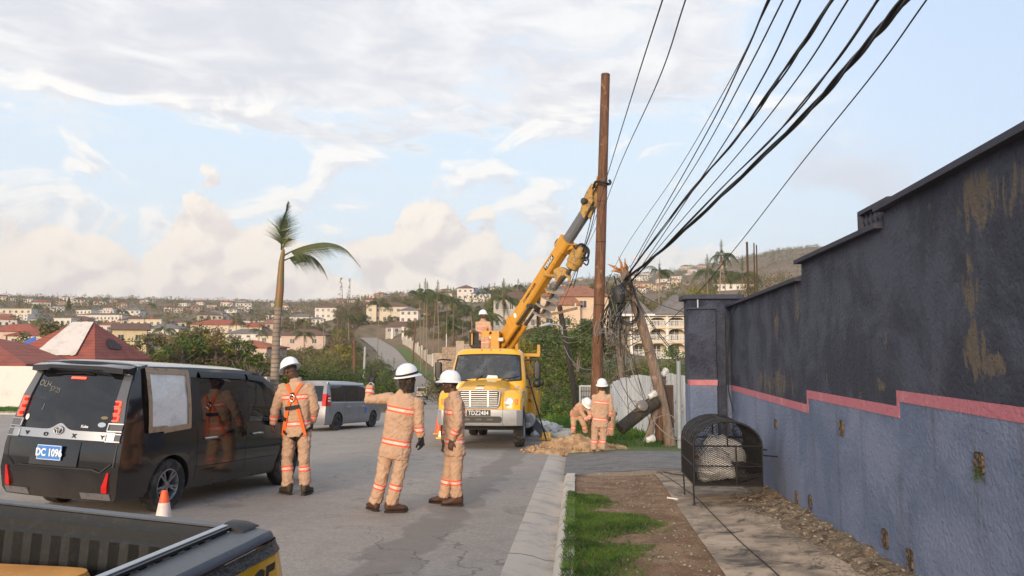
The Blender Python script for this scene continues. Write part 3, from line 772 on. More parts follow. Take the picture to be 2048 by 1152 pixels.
# a low bank of litter
def zlit(x, y):
    w = wall_x(y); wd = interp([(3, .26), (6, .32), (8, .45), (9.5, .55), (10.6, .3)], y)
    t = sstep(x, w - wd * (1 + .35 * nz((y * 2.1, 0, 3))), w)
    return zside(x, y) + t * .07 + (.035 * nz((x * 6, y * 6, 2)) + .03 * nz((x * 17, y * 17, 7))) * sstep(t, .02, .3) - .014 * (1 - sstep(t, .02, .12))
strip_sheet(m_, lambda y: wall_x(y) - .95, lambda y: wall_x(y) + .05, 2.4, 11.0, .045, 22, zlit, 0, 0)
for k in range(5200):
    y = rng.uniform(3, 10.8); wd = interp([(3, .30), (6, .42), (8, .58), (9.5, .7), (10.6, .4)], y)
    x = wall_x(y) - wd * rng.random() ** 1.2 * 1.1
    leafbit(m_, (x, y, zlit(x, y) + .015), rng.uniform(.012, .055), rng.choice((0, 0, 0, 1)), .15)
for k in range(300):
    y = rng.uniform(3.5, 10.6); wd = interp([(3, .30), (6, .4), (8, .6), (9.5, .7), (10.6, .3)], y)
    x = wall_x(y) - wd * rng.random() * 1.1
    pebble(m_, (x, y, zlit(x, y) + .008), rng.choice((.006, .009, .013, .018)) * rng.uniform(.7, 1.3), 1)
tag(m_.build('wall_litter', [M_LITTER, M_STONE]), 'strip of dry leaves and broken stones along the foot of the wall', 'litter', kind='stuff')
# small stones and chips in the verge dirt
m_ = MB()
for k in range(900):
    y = rng.uniform(4.6, 13.2); x = rng.uniform(.05, path_x0(y) - .02)
    pebble(m_, (x, y, zverge(x, y) - .006), rng.choice((.004, .006, .008, .013)) * rng.uniform(.7, 1.3), 0)
for k in range(900):
    y = rng.uniform(4.6, 13.2); x = rng.uniform(.05, path_x0(y) + .12)
    leafbit(m_, (x, y, zverge(x, y) + .004), rng.uniform(.015, .05), 1, .2)
tag(m_.build('gravel', [M_STONE, M_LITTER]), 'small stones and leaf bits scattered in the brown verge', 'gravel', kind='stuff')

# ------------------------------------------------------------------ grass on the verge
def grass_c(T, co, c, b):
    return T.mix(T.smooth(T.noise(co, 2.4, 4, .6), .35, .65), (.042, .105, .014, 1), (.125, .235, .030, 1))
M_GRASS = mat('grass_blades', (.08, .16, .02), .7, extra=grass_c, trans=.25)
def grass_mask(x, y):
    e = nz((x * 1.7, y * 1.2, 4)) * .34 + nz((x * 4.5, y * 4.5, 8)) * .22
    e += nz((x * 11, y * 11, 6)) * .16
    lim = interp([(4.5, .62), (6.2, .60), (7.0, .50), (7.7, .45), (8.0, .92), (8.7, .84), (9.3, .42), (9.7, .50), (10.4, .42), (10.8, .03), (13, -.2)], y)
    gap = 1 if (9.25 < y < 9.5) else 0
    return lim - x + e * .8 - gap * .3
m_ = MB()
def blade(m_, p, h, w, lean, mi=0):
    a = rng.uniform(0, 2 * PI); s = Vector((math.cos(a), math.sin(a), 0)) * w; b = rng.uniform(0, 2 * PI); l = Vector((math.cos(b), math.sin(b), 0)) * lean
    m_.add([p - s, p + s, p + s * .5 + l * .5 + Vector((0, 0, h * .65)), p + l + Vector((0, 0, h))], [(0, 1, 2), (0, 2, 3)], mi)
cnt = 0
while cnt < 34000:
    y = 4.6 + 6.3 * rng.random(); x = rng.uniform(-.12, 1.25); g = grass_mask(x, y)
    if g < 0 and rng.random() > .035 * math.exp(g * 3): cnt += .02; continue
    f = sstep(g, 0, .25)
    blade(m_, Vector((x, y, zverge(max(x, 0), y) - .012 + (.02 if x < 0 else 0))), rng.uniform(.018, .045) * (.55 + .6 * f), rng.uniform(.0022, .0045), rng.uniform(.01, .045), 1 if rng.random() < .10 + .22 * (1 - f) else 0); cnt += 1
tag(m_.build('verge_grass', [M_GRASS, M_LITTER]), 'bright green grass growing between the kerb and the bare dirt', 'grass', kind='stuff')

# ================================================================== poles, broken timber, fence and wires
def wood_extra(c1, c2, c3):
    def f(T, co, c, b):
        mp = T.n('ShaderNodeMapping'); T.nt.links.new(co, mp.inputs[0]); mp.inputs['Scale'].default_value = (9, 9, .5)
        k = T.mix(T.smooth(T.noise(mp.outputs[0], 2.2, 6, .65, .8), .38, .62), (*c1, 1), (*c2, 1))
        k = T.mix(T.smooth(T.noise(co, 2.6, 5, .7, 1), .57, .63), k, (*c3, 1))
        m2 = T.n('ShaderNodeMapping'); T.nt.links.new(co, m2.inputs[0]); m2.inputs['Scale'].default_value = (30, 30, .6)
        return T.mix(T.smooth(T.noise(m2.outputs[0], 2, 3), .62, .7), k, (c1[0] * .35, c1[1] * .35, c1[2] * .35, 1))
    return f
M_POLE = mat('pole_wood', (.2, .1, .05), .75, extra=wood_extra((.095, .042, .022), (.185, .088, .045), (.26, .14, .078)), bump=(10, .6, (6, 6, .4), .02))
M_POLEG = mat('weathered_wood', (.2, .15, .12), .85, extra=wood_extra((.155, .105, .078), (.27, .20, .155), (.33, .26, .21)), bump=(10, .7, (6, 6, .4), .02))
M_POLED = mat('dark_wood', (.06, .05, .035), .85, extra=wood_extra((.03, .025, .018), (.06, .05, .037), (.12, .095, .07)), bump=(10, .7, (6, 6, .4), .02))
M_SPLINT = mat('fresh_splinters', (.50, .25, .10), .8, n=[(14, (.28, .12, .05), .45, .6), (30, (.66, .40, .2), .6, .7)])
M_GAP = mat('black_line', (.02, .015, .012), .9)
PB = at(1190, 878, 20.8); PB.z = zslope(.3, 20.8) + .05
PT = at(1211, 152, 20.3)
pl = thing('utility_pole', 'new tall brown wooden pole being set upright by the yellow crane', 'pole', PB)
d = PT - PB; m_ = MB(); pts = []; rr = []
for k in range(25):
    t = k / 24; pts.append(d * t + Vector((0, 0, -.6 if k == 0 else 0))); rr.append(lerp(.165, .122, t) * (1 + .018 * nz((k, 2, 5))))
m_.tube(pts, rr, 20); o = m_.build('shaft', M_POLE, pl, smooth=50)
tz = MB(); tz.lathe([(.123, 0), (.121, .05), (.06, .075), (0.002, .078)], 20, Tm(*(d)) @ Rm(R(4), 'Y')); tz.build('pole_top', M_POLE, pl, smooth=50)
for f in (.375, .655, .545):
    MB().tube([d * f, d * (f + .0016)], lerp(.165, .122, f) * 1.025, 20).build('band_mark', M_GAP, pl)

# broken pole
B0 = at(1336, 868, 20.6); B1 = at(1247, 540, 19.9)
bp = thing('broken_pole', 'weathered utility pole leaning left with a splintered snapped top', 'pole', B0)
d = B1 - B0; m_ = MB(); pts = []; rr = []
for k in range(21):
    t = k / 20; bow = Vector((.10, 0, .03)) * math.sin(PI * t)
    pts.append(d * t + bow - (Vector((-.06, 0, .3)) if k == 0 else Vector())); rr.append(lerp(.16, .115, t) * (1 + .05 * nz((k * .8, 1, 9))))
m_.tube(pts, rr, 16); m_.build('shaft', M_POLEG, bp, smooth=50)
for k, (du, dv, L, w) in enumerate(((-32, -12, 1, .05), (-26, 2, .9, .055), (-10, -28, .8, .04), (-6, -8, .6, .07), (3, -24, .9, .035), (-18, -4, .8, .05), (6, -12, .7, .05))):
    a = at(1248 + k * 1.6 - 4, 545, 19.9) - B0; b = at(1247 + du, 540 + dv, 19.85 - .04 * k) - B0
    mid = (a + b) / 2 + Vector((0, 0, .03))
    MB().tube([a - d.normalized() * .15, a, mid, b], [(w, w * .6), (w, w * .5), (w * .8, w * .35), (w * .15, w * .08)], 6).build('splinter', M_SPLINT, bp, smooth=40)
def seg(name, lab, cat, u0, v0, Y0, u1, v1, Y1, r0, r1, m, group=None, n=12, bow=0):
    a, b = at(u0, v0, Y0), at(u1, v1, Y1)
    q = MB(); q.tube([(b - a) * (k / 8) + Vector((0, 0, bow * math.sin(PI * k / 8))) for k in range(9)], [lerp(r0, r1, k / 8) * (1 + .05 * nz((k, u0, v0))) for k in range(9)], n)
    o = q.build(name, m, smooth=50, loc=a); return tag(o, lab, cat, group)
seg('pole_stump', 'dark snapped length of pole lying at a slant before the zinc fence', 'timber', 1240, 858, 19.6, 1313, 800, 20.1, .165, .175, M_POLED)
for (u, v, r, px_) in ((1280, 832, .05, 1), (1292, 818, .045, 1)):
    pass
seg('timber_prop', 'thin brown timber prop standing under the slanting pole stump', 'timber', 1296, 880, 20.2, 1312, 818, 20.3, .09, .10, M_POLEG)
seg('timber_prop', 'short reddish timber post beside the brown gate under the stump', 'timber', 1318, 880, 20.4, 1317, 812, 20.4, .10, .09, M_POLE)
seg('wood_stub', 'short wooden stub behind the leaning pole carrying a white canister', 'timber', 1322, 790, 21.2, 1327, 752, 21.1, .10, .08, M_POLEG)
M_CERA = mat('white_canister', (.62, .62, .60), .5, n=[(10, (.42, .41, .39), .5, .7)])
def canister(u, v, Y, tilt, lab):
    t = thing('canister', lab, 'canister', at(u, v, Y), group='white canisters on the broken timber')
    M = Rm(tilt, 'Y') @ Rm(R(-15), 'X')
    M = M @ Matrix.Scale(.78, 4)
    MB().lathe([(.085, -.15), (.095, -.13), (.095, .02), (.115, .03), (.115, .07), (.10, .08)], 16, M).build('can', M_CERA, t, smooth=40)
    MB().lathe([(.10, .082), (.12, .085), (.12, .12), (.09, .15), (.03, .165), (.0, .166)], 16, M).build('cap', M_CERA, t, smooth=40)
canister(1329, 745, 20.9, R(40), 'white canister on the wooden stub behind the leaning pole')
canister(1305, 790, 19.9, R(60), 'white canister on the upper end of the dark stump')
canister(1301, 878, 19.6, R(75), 'white canister lying on the ground under the timber props')
M_METER = mat('meter_glass', (.17, .15, .13), .35, n=[(14, (.15, .14, .13), .5, .6)])
t = thing('meter_drum', 'grey round drum strapped on the dark slanting stump', 'drum', at(1284, 812, 19.65))
MB().lathe([(.02, -.09), (.14, -.08), (.145, .06), (.10, .09), (.02, .10)], 18, Rm(R(70), 'X') @ Rm(R(20), 'Y')).build('drum', M_METER, t, smooth=40)
MB().tube([Vector((.17 * math.cos(k * .5) - .18, -.04, .13 * math.sin(k * .5))) for k in range(20)], .008, 5).build('wire_coil', M_CABLE2, t)

# conduit, gate, zinc fence
cb = at(1359, 872, 19.2)
t = thing('conduit_pipe', 'grey upright service pipe between the gate pillar and the leaning pole', 'pipe', cb)
MB().tube([(0, 0, -.3), at(1357, 722, 19.2) - cb], .055, 12).build('pipe', mat('grey_conduit', (.27, .29, .31), .55, n=[(6, (.36, .37, .38), .5, .7)]), t, smooth=40)
def zinc_extra(T, co, c, b):
    st = T.n('ShaderNodeMapping'); T.nt.links.new(co, st.inputs[0]); st.inputs['Scale'].default_value = (7, 7, .45)
    k = T.mix(T.smooth(T.noise(st.outputs[0], 1.6, 6, .65, .4), .40, .60), (.46, .50, .56, 1), (.68, .70, .73, 1))
    k = T.mix(T.smooth(T.noise(st.outputs[0], 3.1, 5, .65), .60, .70), k, (.24, .22, .20, 1))
    return T.mix(T.smooth(T.noise(co, 3, 6, .7), .60, .68), k, (.20, .13, .09, 1))
M_ZINC = mat('zinc_sheet', (.6, .6, .6), .6, extra=zinc_extra, bump=(8, .3))
fa, fb = Vector((3.45, 21.2)), Vector((1.75, 32.5))
fc = thing('zinc_fence', 'white streaked corrugated zinc fence with a stepped top behind the leaning pole', 'fence', (fa.x, fa.y, zslope(0, fa.y)))
tops = [(1366, 752), (1345, 746), (1322, 747), (1300, 752), (1277, 749), (1262, 755), (1250, 755), (1240, 760), (1232, 761), (1225, 767), (1220, 770)]
dirF = (fb - fa).normalized(); s = 0.0
cuts = []
for u, v in tops:
    d_ = ray(u, v); k = d_.x / d_.y   # x = k*y ; intersect with fence line
    tt = (k * fa.y - fa.x) / (dirF.x - k * dirF.y); tt = max(0, tt); yy = fa.y + dirF.y * tt
    cuts.append((tt, d_.z / d_.y * yy))
cuts[0] = (0.0, cuts[0][1])
for k in range(len(cuts) - 1):
    s0, s1 = cuts[k][0], cuts[k + 1][0]
    if s1 - s0 < .05: continue
    q = MB(); n_ = max(4, int((s1 - s0) / .019)); rows = []
    zt0, zt1 = cuts[k][1] - .01 * k % .03, lerp(cuts[k][1], cuts[k + 1][1], .5)
    for i in range(n_ + 1):
        a = s0 + (s1 - s0) * i / n_ - (.0 if i else .01); pt = fa + dirF * a; cz = .012 * math.sin(a / .076 * 2 * PI)
        nrm = Vector((-dirF.y, dirF.x)); b_ = pt + nrm * (cz - .006 * (k % 2))
        rows.append([Vector((b_.x, b_.y, max(gz(b_.x, b_.y), drive_z(b_.x, b_.y) - .3) - .4)) - fc.location, Vector((b_.x, b_.y, lerp(zt0, zt1, i / n_))) - fc.location])
    q.loft(rows, False, closed=False); q.build('zinc_panel', M_ZINC, fc, smooth=180)
# nearer end turns to meet the pillar
q = MB(); rows = []
e0, e1 = fa, Vector((3.9, 20.3))
for i in range(40):
    pt = e0.lerp(e1, i / 39); o2 = Vector((-1, .6)).normalized() * .012 * math.sin(i * 1.1)
    rows.append([Vector((pt.x + o2.x, pt.y + o2.y, zslope(0, pt.y) - .4)) - fc.location, Vector((pt.x + o2.x, pt.y + o2.y, at(1368, 752, pt.y).z)) - fc.location])
q.loft(rows, False, closed=False); q.build('zinc_panel', M_ZINC, fc, smooth=180)
g0, g1 = at(1326, 873, 20.7), at(1345, 770, 20.7)
gt = thing('gate', 'narrow rusty brown sheet metal gate behind the leaning pole', 'gate', ((g0.x + g1.x) / 2, 20.75, g0.z))
M_RUST = mat('rusty_gate', (.055, .035, .026), .8, n=[(6, (.10, .06, .04), .45, .65)])
hw_, hh_ = (g1.x - g0.x) / 2, g1.z - g0.z
MB().box((0, 0, hh_ / 2), (hw_ * 2, .02, hh_)).build('gate_sheet', M_RUST, gt)
q = MB()
for x in (-hw_, hw_): q.box((x, -.015, hh_ / 2 - .1), (.05, .06, hh_ + .2))
for z in (.1, hh_ * .5, hh_ - .03): q.box((0, -.018, z), (hw_ * 2 - .052, .03, .04))
q.build('gate_frame', M_RUST, gt)
# white lattice gate left of the new pole
w0, w1 = at(1160, 806, 31), at(1183, 771, 31)
wg = thing('lattice_gate', 'small white gate of thin bars left of the new pole', 'gate', ((w0.x + w1.x) / 2, 31, w0.z - .2))
W2, H2 = (w1.x - w0.x) / 2, w1.z - w0.z + .2
M_WHITE = mat('white_paint', (.72, .71, .68), .6, n=[(5, (.55, .53, .5), .55, .7)])
q = MB()
for x in (-W2, W2): q.box((x, 0, H2 / 2), (.06, .05, H2))
for z in (.05, H2 - .02): q.box((0, 0, z), (W2 * 2 - .062, .04, .06))
q.build('gate_frame', M_WHITE, wg)
q = MB()
for k in range(1, 7): q.box((-W2 + 2 * W2 * k / 7, 0, H2 / 2), (.018, .018, H2 - .1))
for k in range(1, 4): q.box((0, .016, H2 * k / 4), (2 * W2 - .06, .012, .018))
q.build('gate_bars', M_CABLE, wg)
MB().box((0, .05, H2 / 2), (W2 * 2 - .07, .01, H2 - .06)).build('backing_sheet', M_WHITE, wg)

# leaning street light pole beyond the truck
S0, S1 = at(1152, 800, 34), at(1119, 612, 33)
sp_ = thing('street_light', 'leaning dark utility pole with crossarm and a curved street light', 'street light', S0)
d = S1 - S0
MB().tube([d * (k / 10) - (Vector((0, 0, .5)) if k == 0 else Vector()) for k in range(11)], [lerp(.15, .11, k / 10) for k in range(11)], 10).build('shaft', M_POLED, sp_, smooth=50)
M_XARM = mat('crossarm_wood', (.22, .14, .08), .85, n=[(8, (.32, .22, .14), .5, .6)])
a, b = at(1098, 630, 33) - S0, at(1155, 616, 33) - S0
xa = MB().bar(a, b, .10, .12).build('crossarm', M_XARM, sp_)
for f in (.03, .93): MB().lathe([(.03, 0), (.05, .05), (.035, .09), (.05, .13), (.02, .17)], 8, Tm(*(a.lerp(b, f) + Vector((0, 0, .06))))).build('insulator', M_CERA, xa, smooth=40)
M_LAMP = mat('lamp_grey', (.55, .56, .57), .45, .3)
p0 = at(1125, 668, 33.2) - S0
q = MB().tube([p0, at(1124, 655, 33) - S0, at(1118, 649, 32.9) - S0, at(1100, 649, 32.6) - S0], .035, 8); ar = q.build('lamp_arm', M_LAMP, sp_, smooth=40)
q = MB().tube([at(1102, 648.5, 32.6) - S0, at(1096, 648.5, 32.5) - S0, at(1086, 651, 32.3) - S0, at(1079, 652.5, 32.2) - S0], [(.06, .05), (.11, .07), (.10, .06), (.03, .02)], 10); q.build('lamp_head', M_LAMP, sp_, smooth=50)

# ------------------------------------------------------------------ overhead wires
def curve3(p, n=26):
    """smooth path through the points"""
    P = [Vector(x) for x in p]; out = []
    for i in range(len(P) - 1):
        a, b = P[i], P[i + 1]; m0 = (P[i + 1] - P[max(i - 1, 0)]) / (2 if i else 1); m1 = (P[min(i + 2, len(P) - 1)] - P[i]) / (2 if i + 2 < len(P) else 1)
        for k in range(n):
            t = k / n; t2, t3 = t * t, t * t * t
            out.append(a * (2 * t3 - 3 * t2 + 1) + m0 * (t3 - 2 * t2 + t) + b * (-2 * t3 + 3 * t2) + m1 * (t3 - t2))
    return out + [P[-1]]
def wire(lab, pts, r, strands=1, spread=0.0, m=None, name='overhead_wire'):
    """pts: (u, v, Y); the near end runs on past the camera's frame"""
    P = [at(*p) for p in pts]; e = P[0] * 2 - P[1]; e2 = e * 2 - P[0] + Vector((0, 0, .1))
    C = curve3([e2 * 2 - e, e2, e] + P, 10); q = MB()
    for s in range(strands):
        ph = s * 2.1
        q.tube([p + Vector((math.cos(ph + i * .35), math.sin(ph * 1.3 + i * .2), math.sin(ph + i * .35))) * (spread * (.6 + .4 * math.sin(i * .3 + s))) for i, p in enumerate(C)], r, 5)
    return tag(q.build(name, m or M_CABLE, smooth=180), lab, 'wire', 'wires overhead')
wire('leftmost thin wire running past the top of the new brown pole', [(1325, 0, 7), (1272, 165, 10), (1215, 350, 16), (1178, 475, 24), (1122, 616, 33)], .008)
wire('second thin wire from the left passing behind the new brown pole', [(1371, 0, 7), (1315, 165, 10), (1240, 330, 16), (1190, 460, 23), (1140, 560, 30), (1105, 628, 33)], .008)
wire('thin wire just left of the first steep pair above the broken pole', [(1540, 0, 6), (1455, 170, 9), (1350, 350, 14), (1245, 505, 19.5), (1180, 640, 22)], .006)
wire('black wire third from the left ending at the splintered pole top', [(1536, 0, 6), (1480, 130, 8), (1400, 290, 12), (1262, 532, 19.9)], .0095)
wire('black wire fourth from the left crossing before the mottled cloud', [(1566, 0, 6), (1490, 150, 8), (1400, 315, 12), (1300, 475, 17), (1262, 545, 19.9)], .008)
wire('black wire fifth from the left just above the first thick bundle', [(1601, 0, 6), (1520, 165, 8), (1420, 330, 12), (1268, 555, 19.9)], .0095)
wire('thick black cable bundle in the middle of the overhead wires', [(1664, 0, 6), (1570, 140, 8), (1470, 280, 11), (1375, 392, 14.5), (1258, 545, 19.8)], .011, 4, .022)
wire('single black wire between the two thick cable bundles', [(1696, 0, 6), (1600, 150, 8), (1490, 292, 11.5), (1385, 415, 15), (1275, 545, 19.8)], .009)
wire('twisted black cable pair just left of the heaviest bundle', [(1755, 0, 6), (1660, 140, 8), (1545, 275, 11), (1430, 390, 14.5), (1262, 562, 19.8)], .012, 2, .016)
wire('heaviest black cable bundle sweeping down to the broken pole', [(1812, 0, 6), (1715, 110, 7.6), (1600, 240, 10), (1450, 385, 14), (1330, 495, 17.5), (1250, 560, 19.8)], .014, 6, .030)
wire('rightmost lone wire slanting down past the palms to the fence', [(1853, 0, 6), (1745, 150, 7.6), (1600, 330, 10.5), (1480, 485, 14), (1390, 592, 17), (1330, 650, 19.5)], .008)
# service drop from the broken pole to the conduit
for k, (o_, lab) in enumerate(((0, 'upper black service cable drooping from the broken pole to the grey pipe'), (5, 'lower black service cable drooping from the broken pole to the grey pipe'))):
    C = curve3([at(1262, 556 + o_, 19.8), at(1275, 600 + o_, 19.8), at(1310, 655 + o_, 19.6), at(1342, 695 + o_, 19.4), at(1354, 708 + o_, 19.25), at(1357, 724, 19.2)])
    tag(MB().tube(C, .012, 5).build('service_cable', M_CABLE, smooth=180), lab, 'wire', 'service cables to the pipe')
C = curve3([at(1250, 560, 19.8), at(1300, 600, 19.0), at(1380, 628, 17), at(1440, 640, 15.5), at(1470, 640, 14)])
tag(MB().tube(C, .008, 5).build('service_cable', M_CABLE, smooth=180), 'thin black cable sagging from the broken pole across the cream house', 'wire')
for k, (p, lab) in enumerate((([(1122, 660, 33), (1150, 658, 30), (1185, 640, 24), (1205, 605, 21)], 'top pale service wire looping from the street light pole'),
                              ([(1124, 672, 33), (1145, 675, 30), (1175, 662, 25), (1212, 620, 20.5)], 'middle pale service wire looping from the street light pole'),
                              ([(1126, 680, 33), (1140, 686, 30), (1180, 672, 25), (1230, 615, 20.2)], 'lowest pale service wire looping from the street light pole'),
                              ([(1128, 692, 33), (1140, 716, 32), (1160, 735, 30), (1185, 740, 27)], 'slack pale wire hanging low beside the street light pole'))):
    tag(MB().tube(curve3([at(*x) for x in p]), .014, 5).build('service_wire', M_CABLE2, smooth=180), lab, 'wire', 'pale service wires')
# tangle of cables caught on the broken pole
rt = random.Random(21); q = MB()
A = [(1262, 545), (1252, 560), (1245, 575), (1232, 590), (1218, 612), (1204, 640), (1225, 660), (1238, 630), (1255, 610), (1268, 580)]
for k in range(9):
    n_ = rt.randint(3, 5); s = rt.choice(A[:5]); pts = [s]
    for j in range(n_):
        b = rt.choice(A); pts.append((b[0] + rt.uniform(-14, 14), b[1] + rt.uniform(-22, 26)))
    pts = [at(u, v, 19.75 + rt.uniform(-.35, .3)) for u, v in pts]
    q.tube(curve3(pts, 9), rt.choice((.005, .007, .010)), 5)
for k in range(8):   # long hanging strands
    u = rt.uniform(1208, 1262); v0 = rt.uniform(560, 620)
    q.tube(curve3([at(u, v0, 19.8), at(u + rt.uniform(-10, 16), v0 + 70, 19.8), at(u + rt.uniform(-12, 30), v0 + 150, 19.8), at(u + rt.uniform(-10, 60), v0 + rt.uniform(190, 290), 19.7)], 10), rt.choice((.006, .009)), 5)
for k in range(9):   # heavier strands running to the left and down
    q.tube(curve3([at(1258 + rt.uniform(-6, 8), 548 + rt.uniform(-8, 14), 19.8), at(1235 + rt.uniform(-8, 8), 585 + rt.uniform(-8, 8), 19.8), at(1210 + rt.uniform(-8, 8), 628 + rt.uniform(-10, 14), 19.9), at(1196 + rt.uniform(-6, 20), 670 + rt.uniform(-14, 40), 20.0)], 10), rt.choice((.009, .012)), 5)
tag(q.build('cable_tangle', M_CABLE, smooth=180), 'tangled mass of torn black cables hanging from the broken pole', 'cables')
q = MB()
for k in range(18):
    s = rt.choice(A[2:8]); pts = [(s[0] + rt.uniform(-10, 10) * j * .6, s[1] + rt.uniform(-6, 24) * j * .7) for j in range(5)]
    q.tube(curve3([at(u, v, 19.7 + rt.uniform(-.3, .3)) for u, v in pts], 8), rt.choice((.007, .010)), 5)
q.tube(curve3([at(1300, 700, 20), at(1262, 720, 20), at(1275, 770, 20), at(1283, 790, 19.9)], 10), .012, 5)
q.tube(curve3([at(1258, 790, 19.7), at(1264, 800, 19.6), at(1276, 808, 19.6)], 8), .009, 5)
q.tube(curve3([at(1330, 872, 19.3), at(1352, 850, 19.2), at(1340, 830, 19.3), at(1310, 838, 19.5), at(1294, 866, 19.5), at(1287, 884, 19.5)], 10), .010, 5)
q.tube(curve3([at(1305, 840, 19.5), at(1325, 862, 19.3), at(1345, 876, 19.2), at(1362, 880, 19.1)], 10), .012, 5)
tag(q.build('loose_wires', M_CABLE2, smooth=180), 'loose pale grey wires tangled with the torn black cables', 'cables')
q = MB(); cc = at(1256, 622, 19.6)
for s in range(3):
    q.tube([cc + Vector((math.cos(k * .42) * (.25 + .02 * s), .03 * s, math.sin(k * .42) * (.29 + .02 * s) - .02 * s)) for k in range(17)], .016, 6)
tag(q.build('cable_coil', M_CABLE, smooth=180), 'loop of thick black cable hung beside the leaning pole', 'cable')
t = thing('splice_case', 'black splice box caught in the torn cables', 'cable box', at(1238, 590, 19.6))
MB().tube([(-.05, 0, .24), (-.03, 0, .2), (0, 0, .0), (.02, 0, -.2), (.02, 0, -.24)], [.09, .15, .165, .13, .06], 14).build('case', M_TIN, t, smooth=50)
MB().tube([(-.05, 0, .2), (-.12, 0, .5)], .02, 6).tube([(.02, 0, -.22), (.0, 0, -.9), (.03, 0, -1.6)], .018, 6).build('cable_tail', M_CABLE, t)
# wire trailing over the path near the cage, cable along the slab
C = curve3([ground_at(u, v, zside) + Vector((0, 0, .012)) for u, v in ((1308, 940), (1345, 962), (1390, 995), (1430, 1035), (1480, 1085), (1555, 1152), (1640, 1240))])
tag(MB().tube(C, .005, 5).build('ground_cable', M_CABLE, smooth=180), 'thin black cable trailing across the concrete path', 'cable')
C = curve3([ground_at(u, v, zside) + Vector((0, 0, .02)) for u, v in ((1312, 938), (1330, 947), (1370, 953), (1420, 955))])
tag(MB().tube(C, .009, 5).build('ground_cable', M_CABLE, smooth=180), 'black cable end running under the wire rubbish cage', 'cable')
q = MB(); p0 = ground_at(1345, 999, zside); q.tube([p0 + Vector((-.06, .05, .012)), p0 + Vector((.06, -.05, .014))], .011, 8)
tag(q.build('pipe_offcut', M_WHITE, smooth=50), 'short white pipe offcut lying at the edge of the path', 'pipe')

# ================================================================== people
def cloth_extra(T, co, c, b):
    k = T.mix(T.smooth(T.noise(co, 5, 5, .6, .3), .40, .66), c, (c[0] * .88, c[1] * .86, c[2] * .85, 1))
    return T.mix(T.smooth(T.noise(co, 14, 4, .6), .60, .72), k, (c[0] * .78, c[1] * .74, c[2] * .70, 1))
M_KHAKI = mat('khaki_cotton', (.57, .375, .255), .9, extra=cloth_extra, bump=(14, .9, None, .035), spec=.2)
M_STRO = mat('orange_tape', (.90, .13, .045), .7, spec=.3)
M_STRS = mat('silver_tape', (.74, .52, .46), .45, spec=.6)
M_SKIN = mat('dark_skin', (.10, .052, .034), .5, n=[(30, (.10, .053, .035), .45, .65)], spec=.4)
M_HAIR = mat('black_hair', (.010, .009, .008), .85)
M_HELM = mat('white_helmet', (.80, .80, .80), .25, coat=.3, n=[(6, (.72, .71, .70), .55, .75)])
M_BOOT = mat('brown_leather', (.085, .038, .022), .55, n=[(20, (.055, .026, .016), .45, .65)], bump=(40, .4))
M_BOOTD = mat('dark_boot_leather', (.045, .030, .020), .6, n=[(20, (.065, .045, .03), .5, .7)], bump=(40, .4))
M_SOLE = mat('boot_sole', (.035, .025, .02), .8)
M_GLOVE = mat('black_glove', (.012, .012, .013), .6, bump=(30, .4))
M_EYE = mat('eye_white', (.7, .66, .6), .3)
M_PUPIL = mat('pupil', (.01, .006, .004), .2)
M_CAMO = mat('camouflage_cloth', (.045, .030, .022), .9, n=[(22, (.02, .014, .01), .5, .55), (30, (.16, .10, .065), .60, .64)])
M_DSHIRT = mat('dark_shirt', (.02, .02, .024), .9)
M_JEANS = mat('dark_trousers', (.03, .035, .05), .9)
M_STRAP = mat('orange_webbing', (.92, .16, .03), .6, spec=.3)
M_BLKW = mat('black_webbing', (.014, .013, .014), .7)
M_STEEL = mat('polished_steel', (.75, .75, .76), .25, .9)
M_SHADES = mat('dark_lenses', (.01, .01, .012), .08, spec=.8)

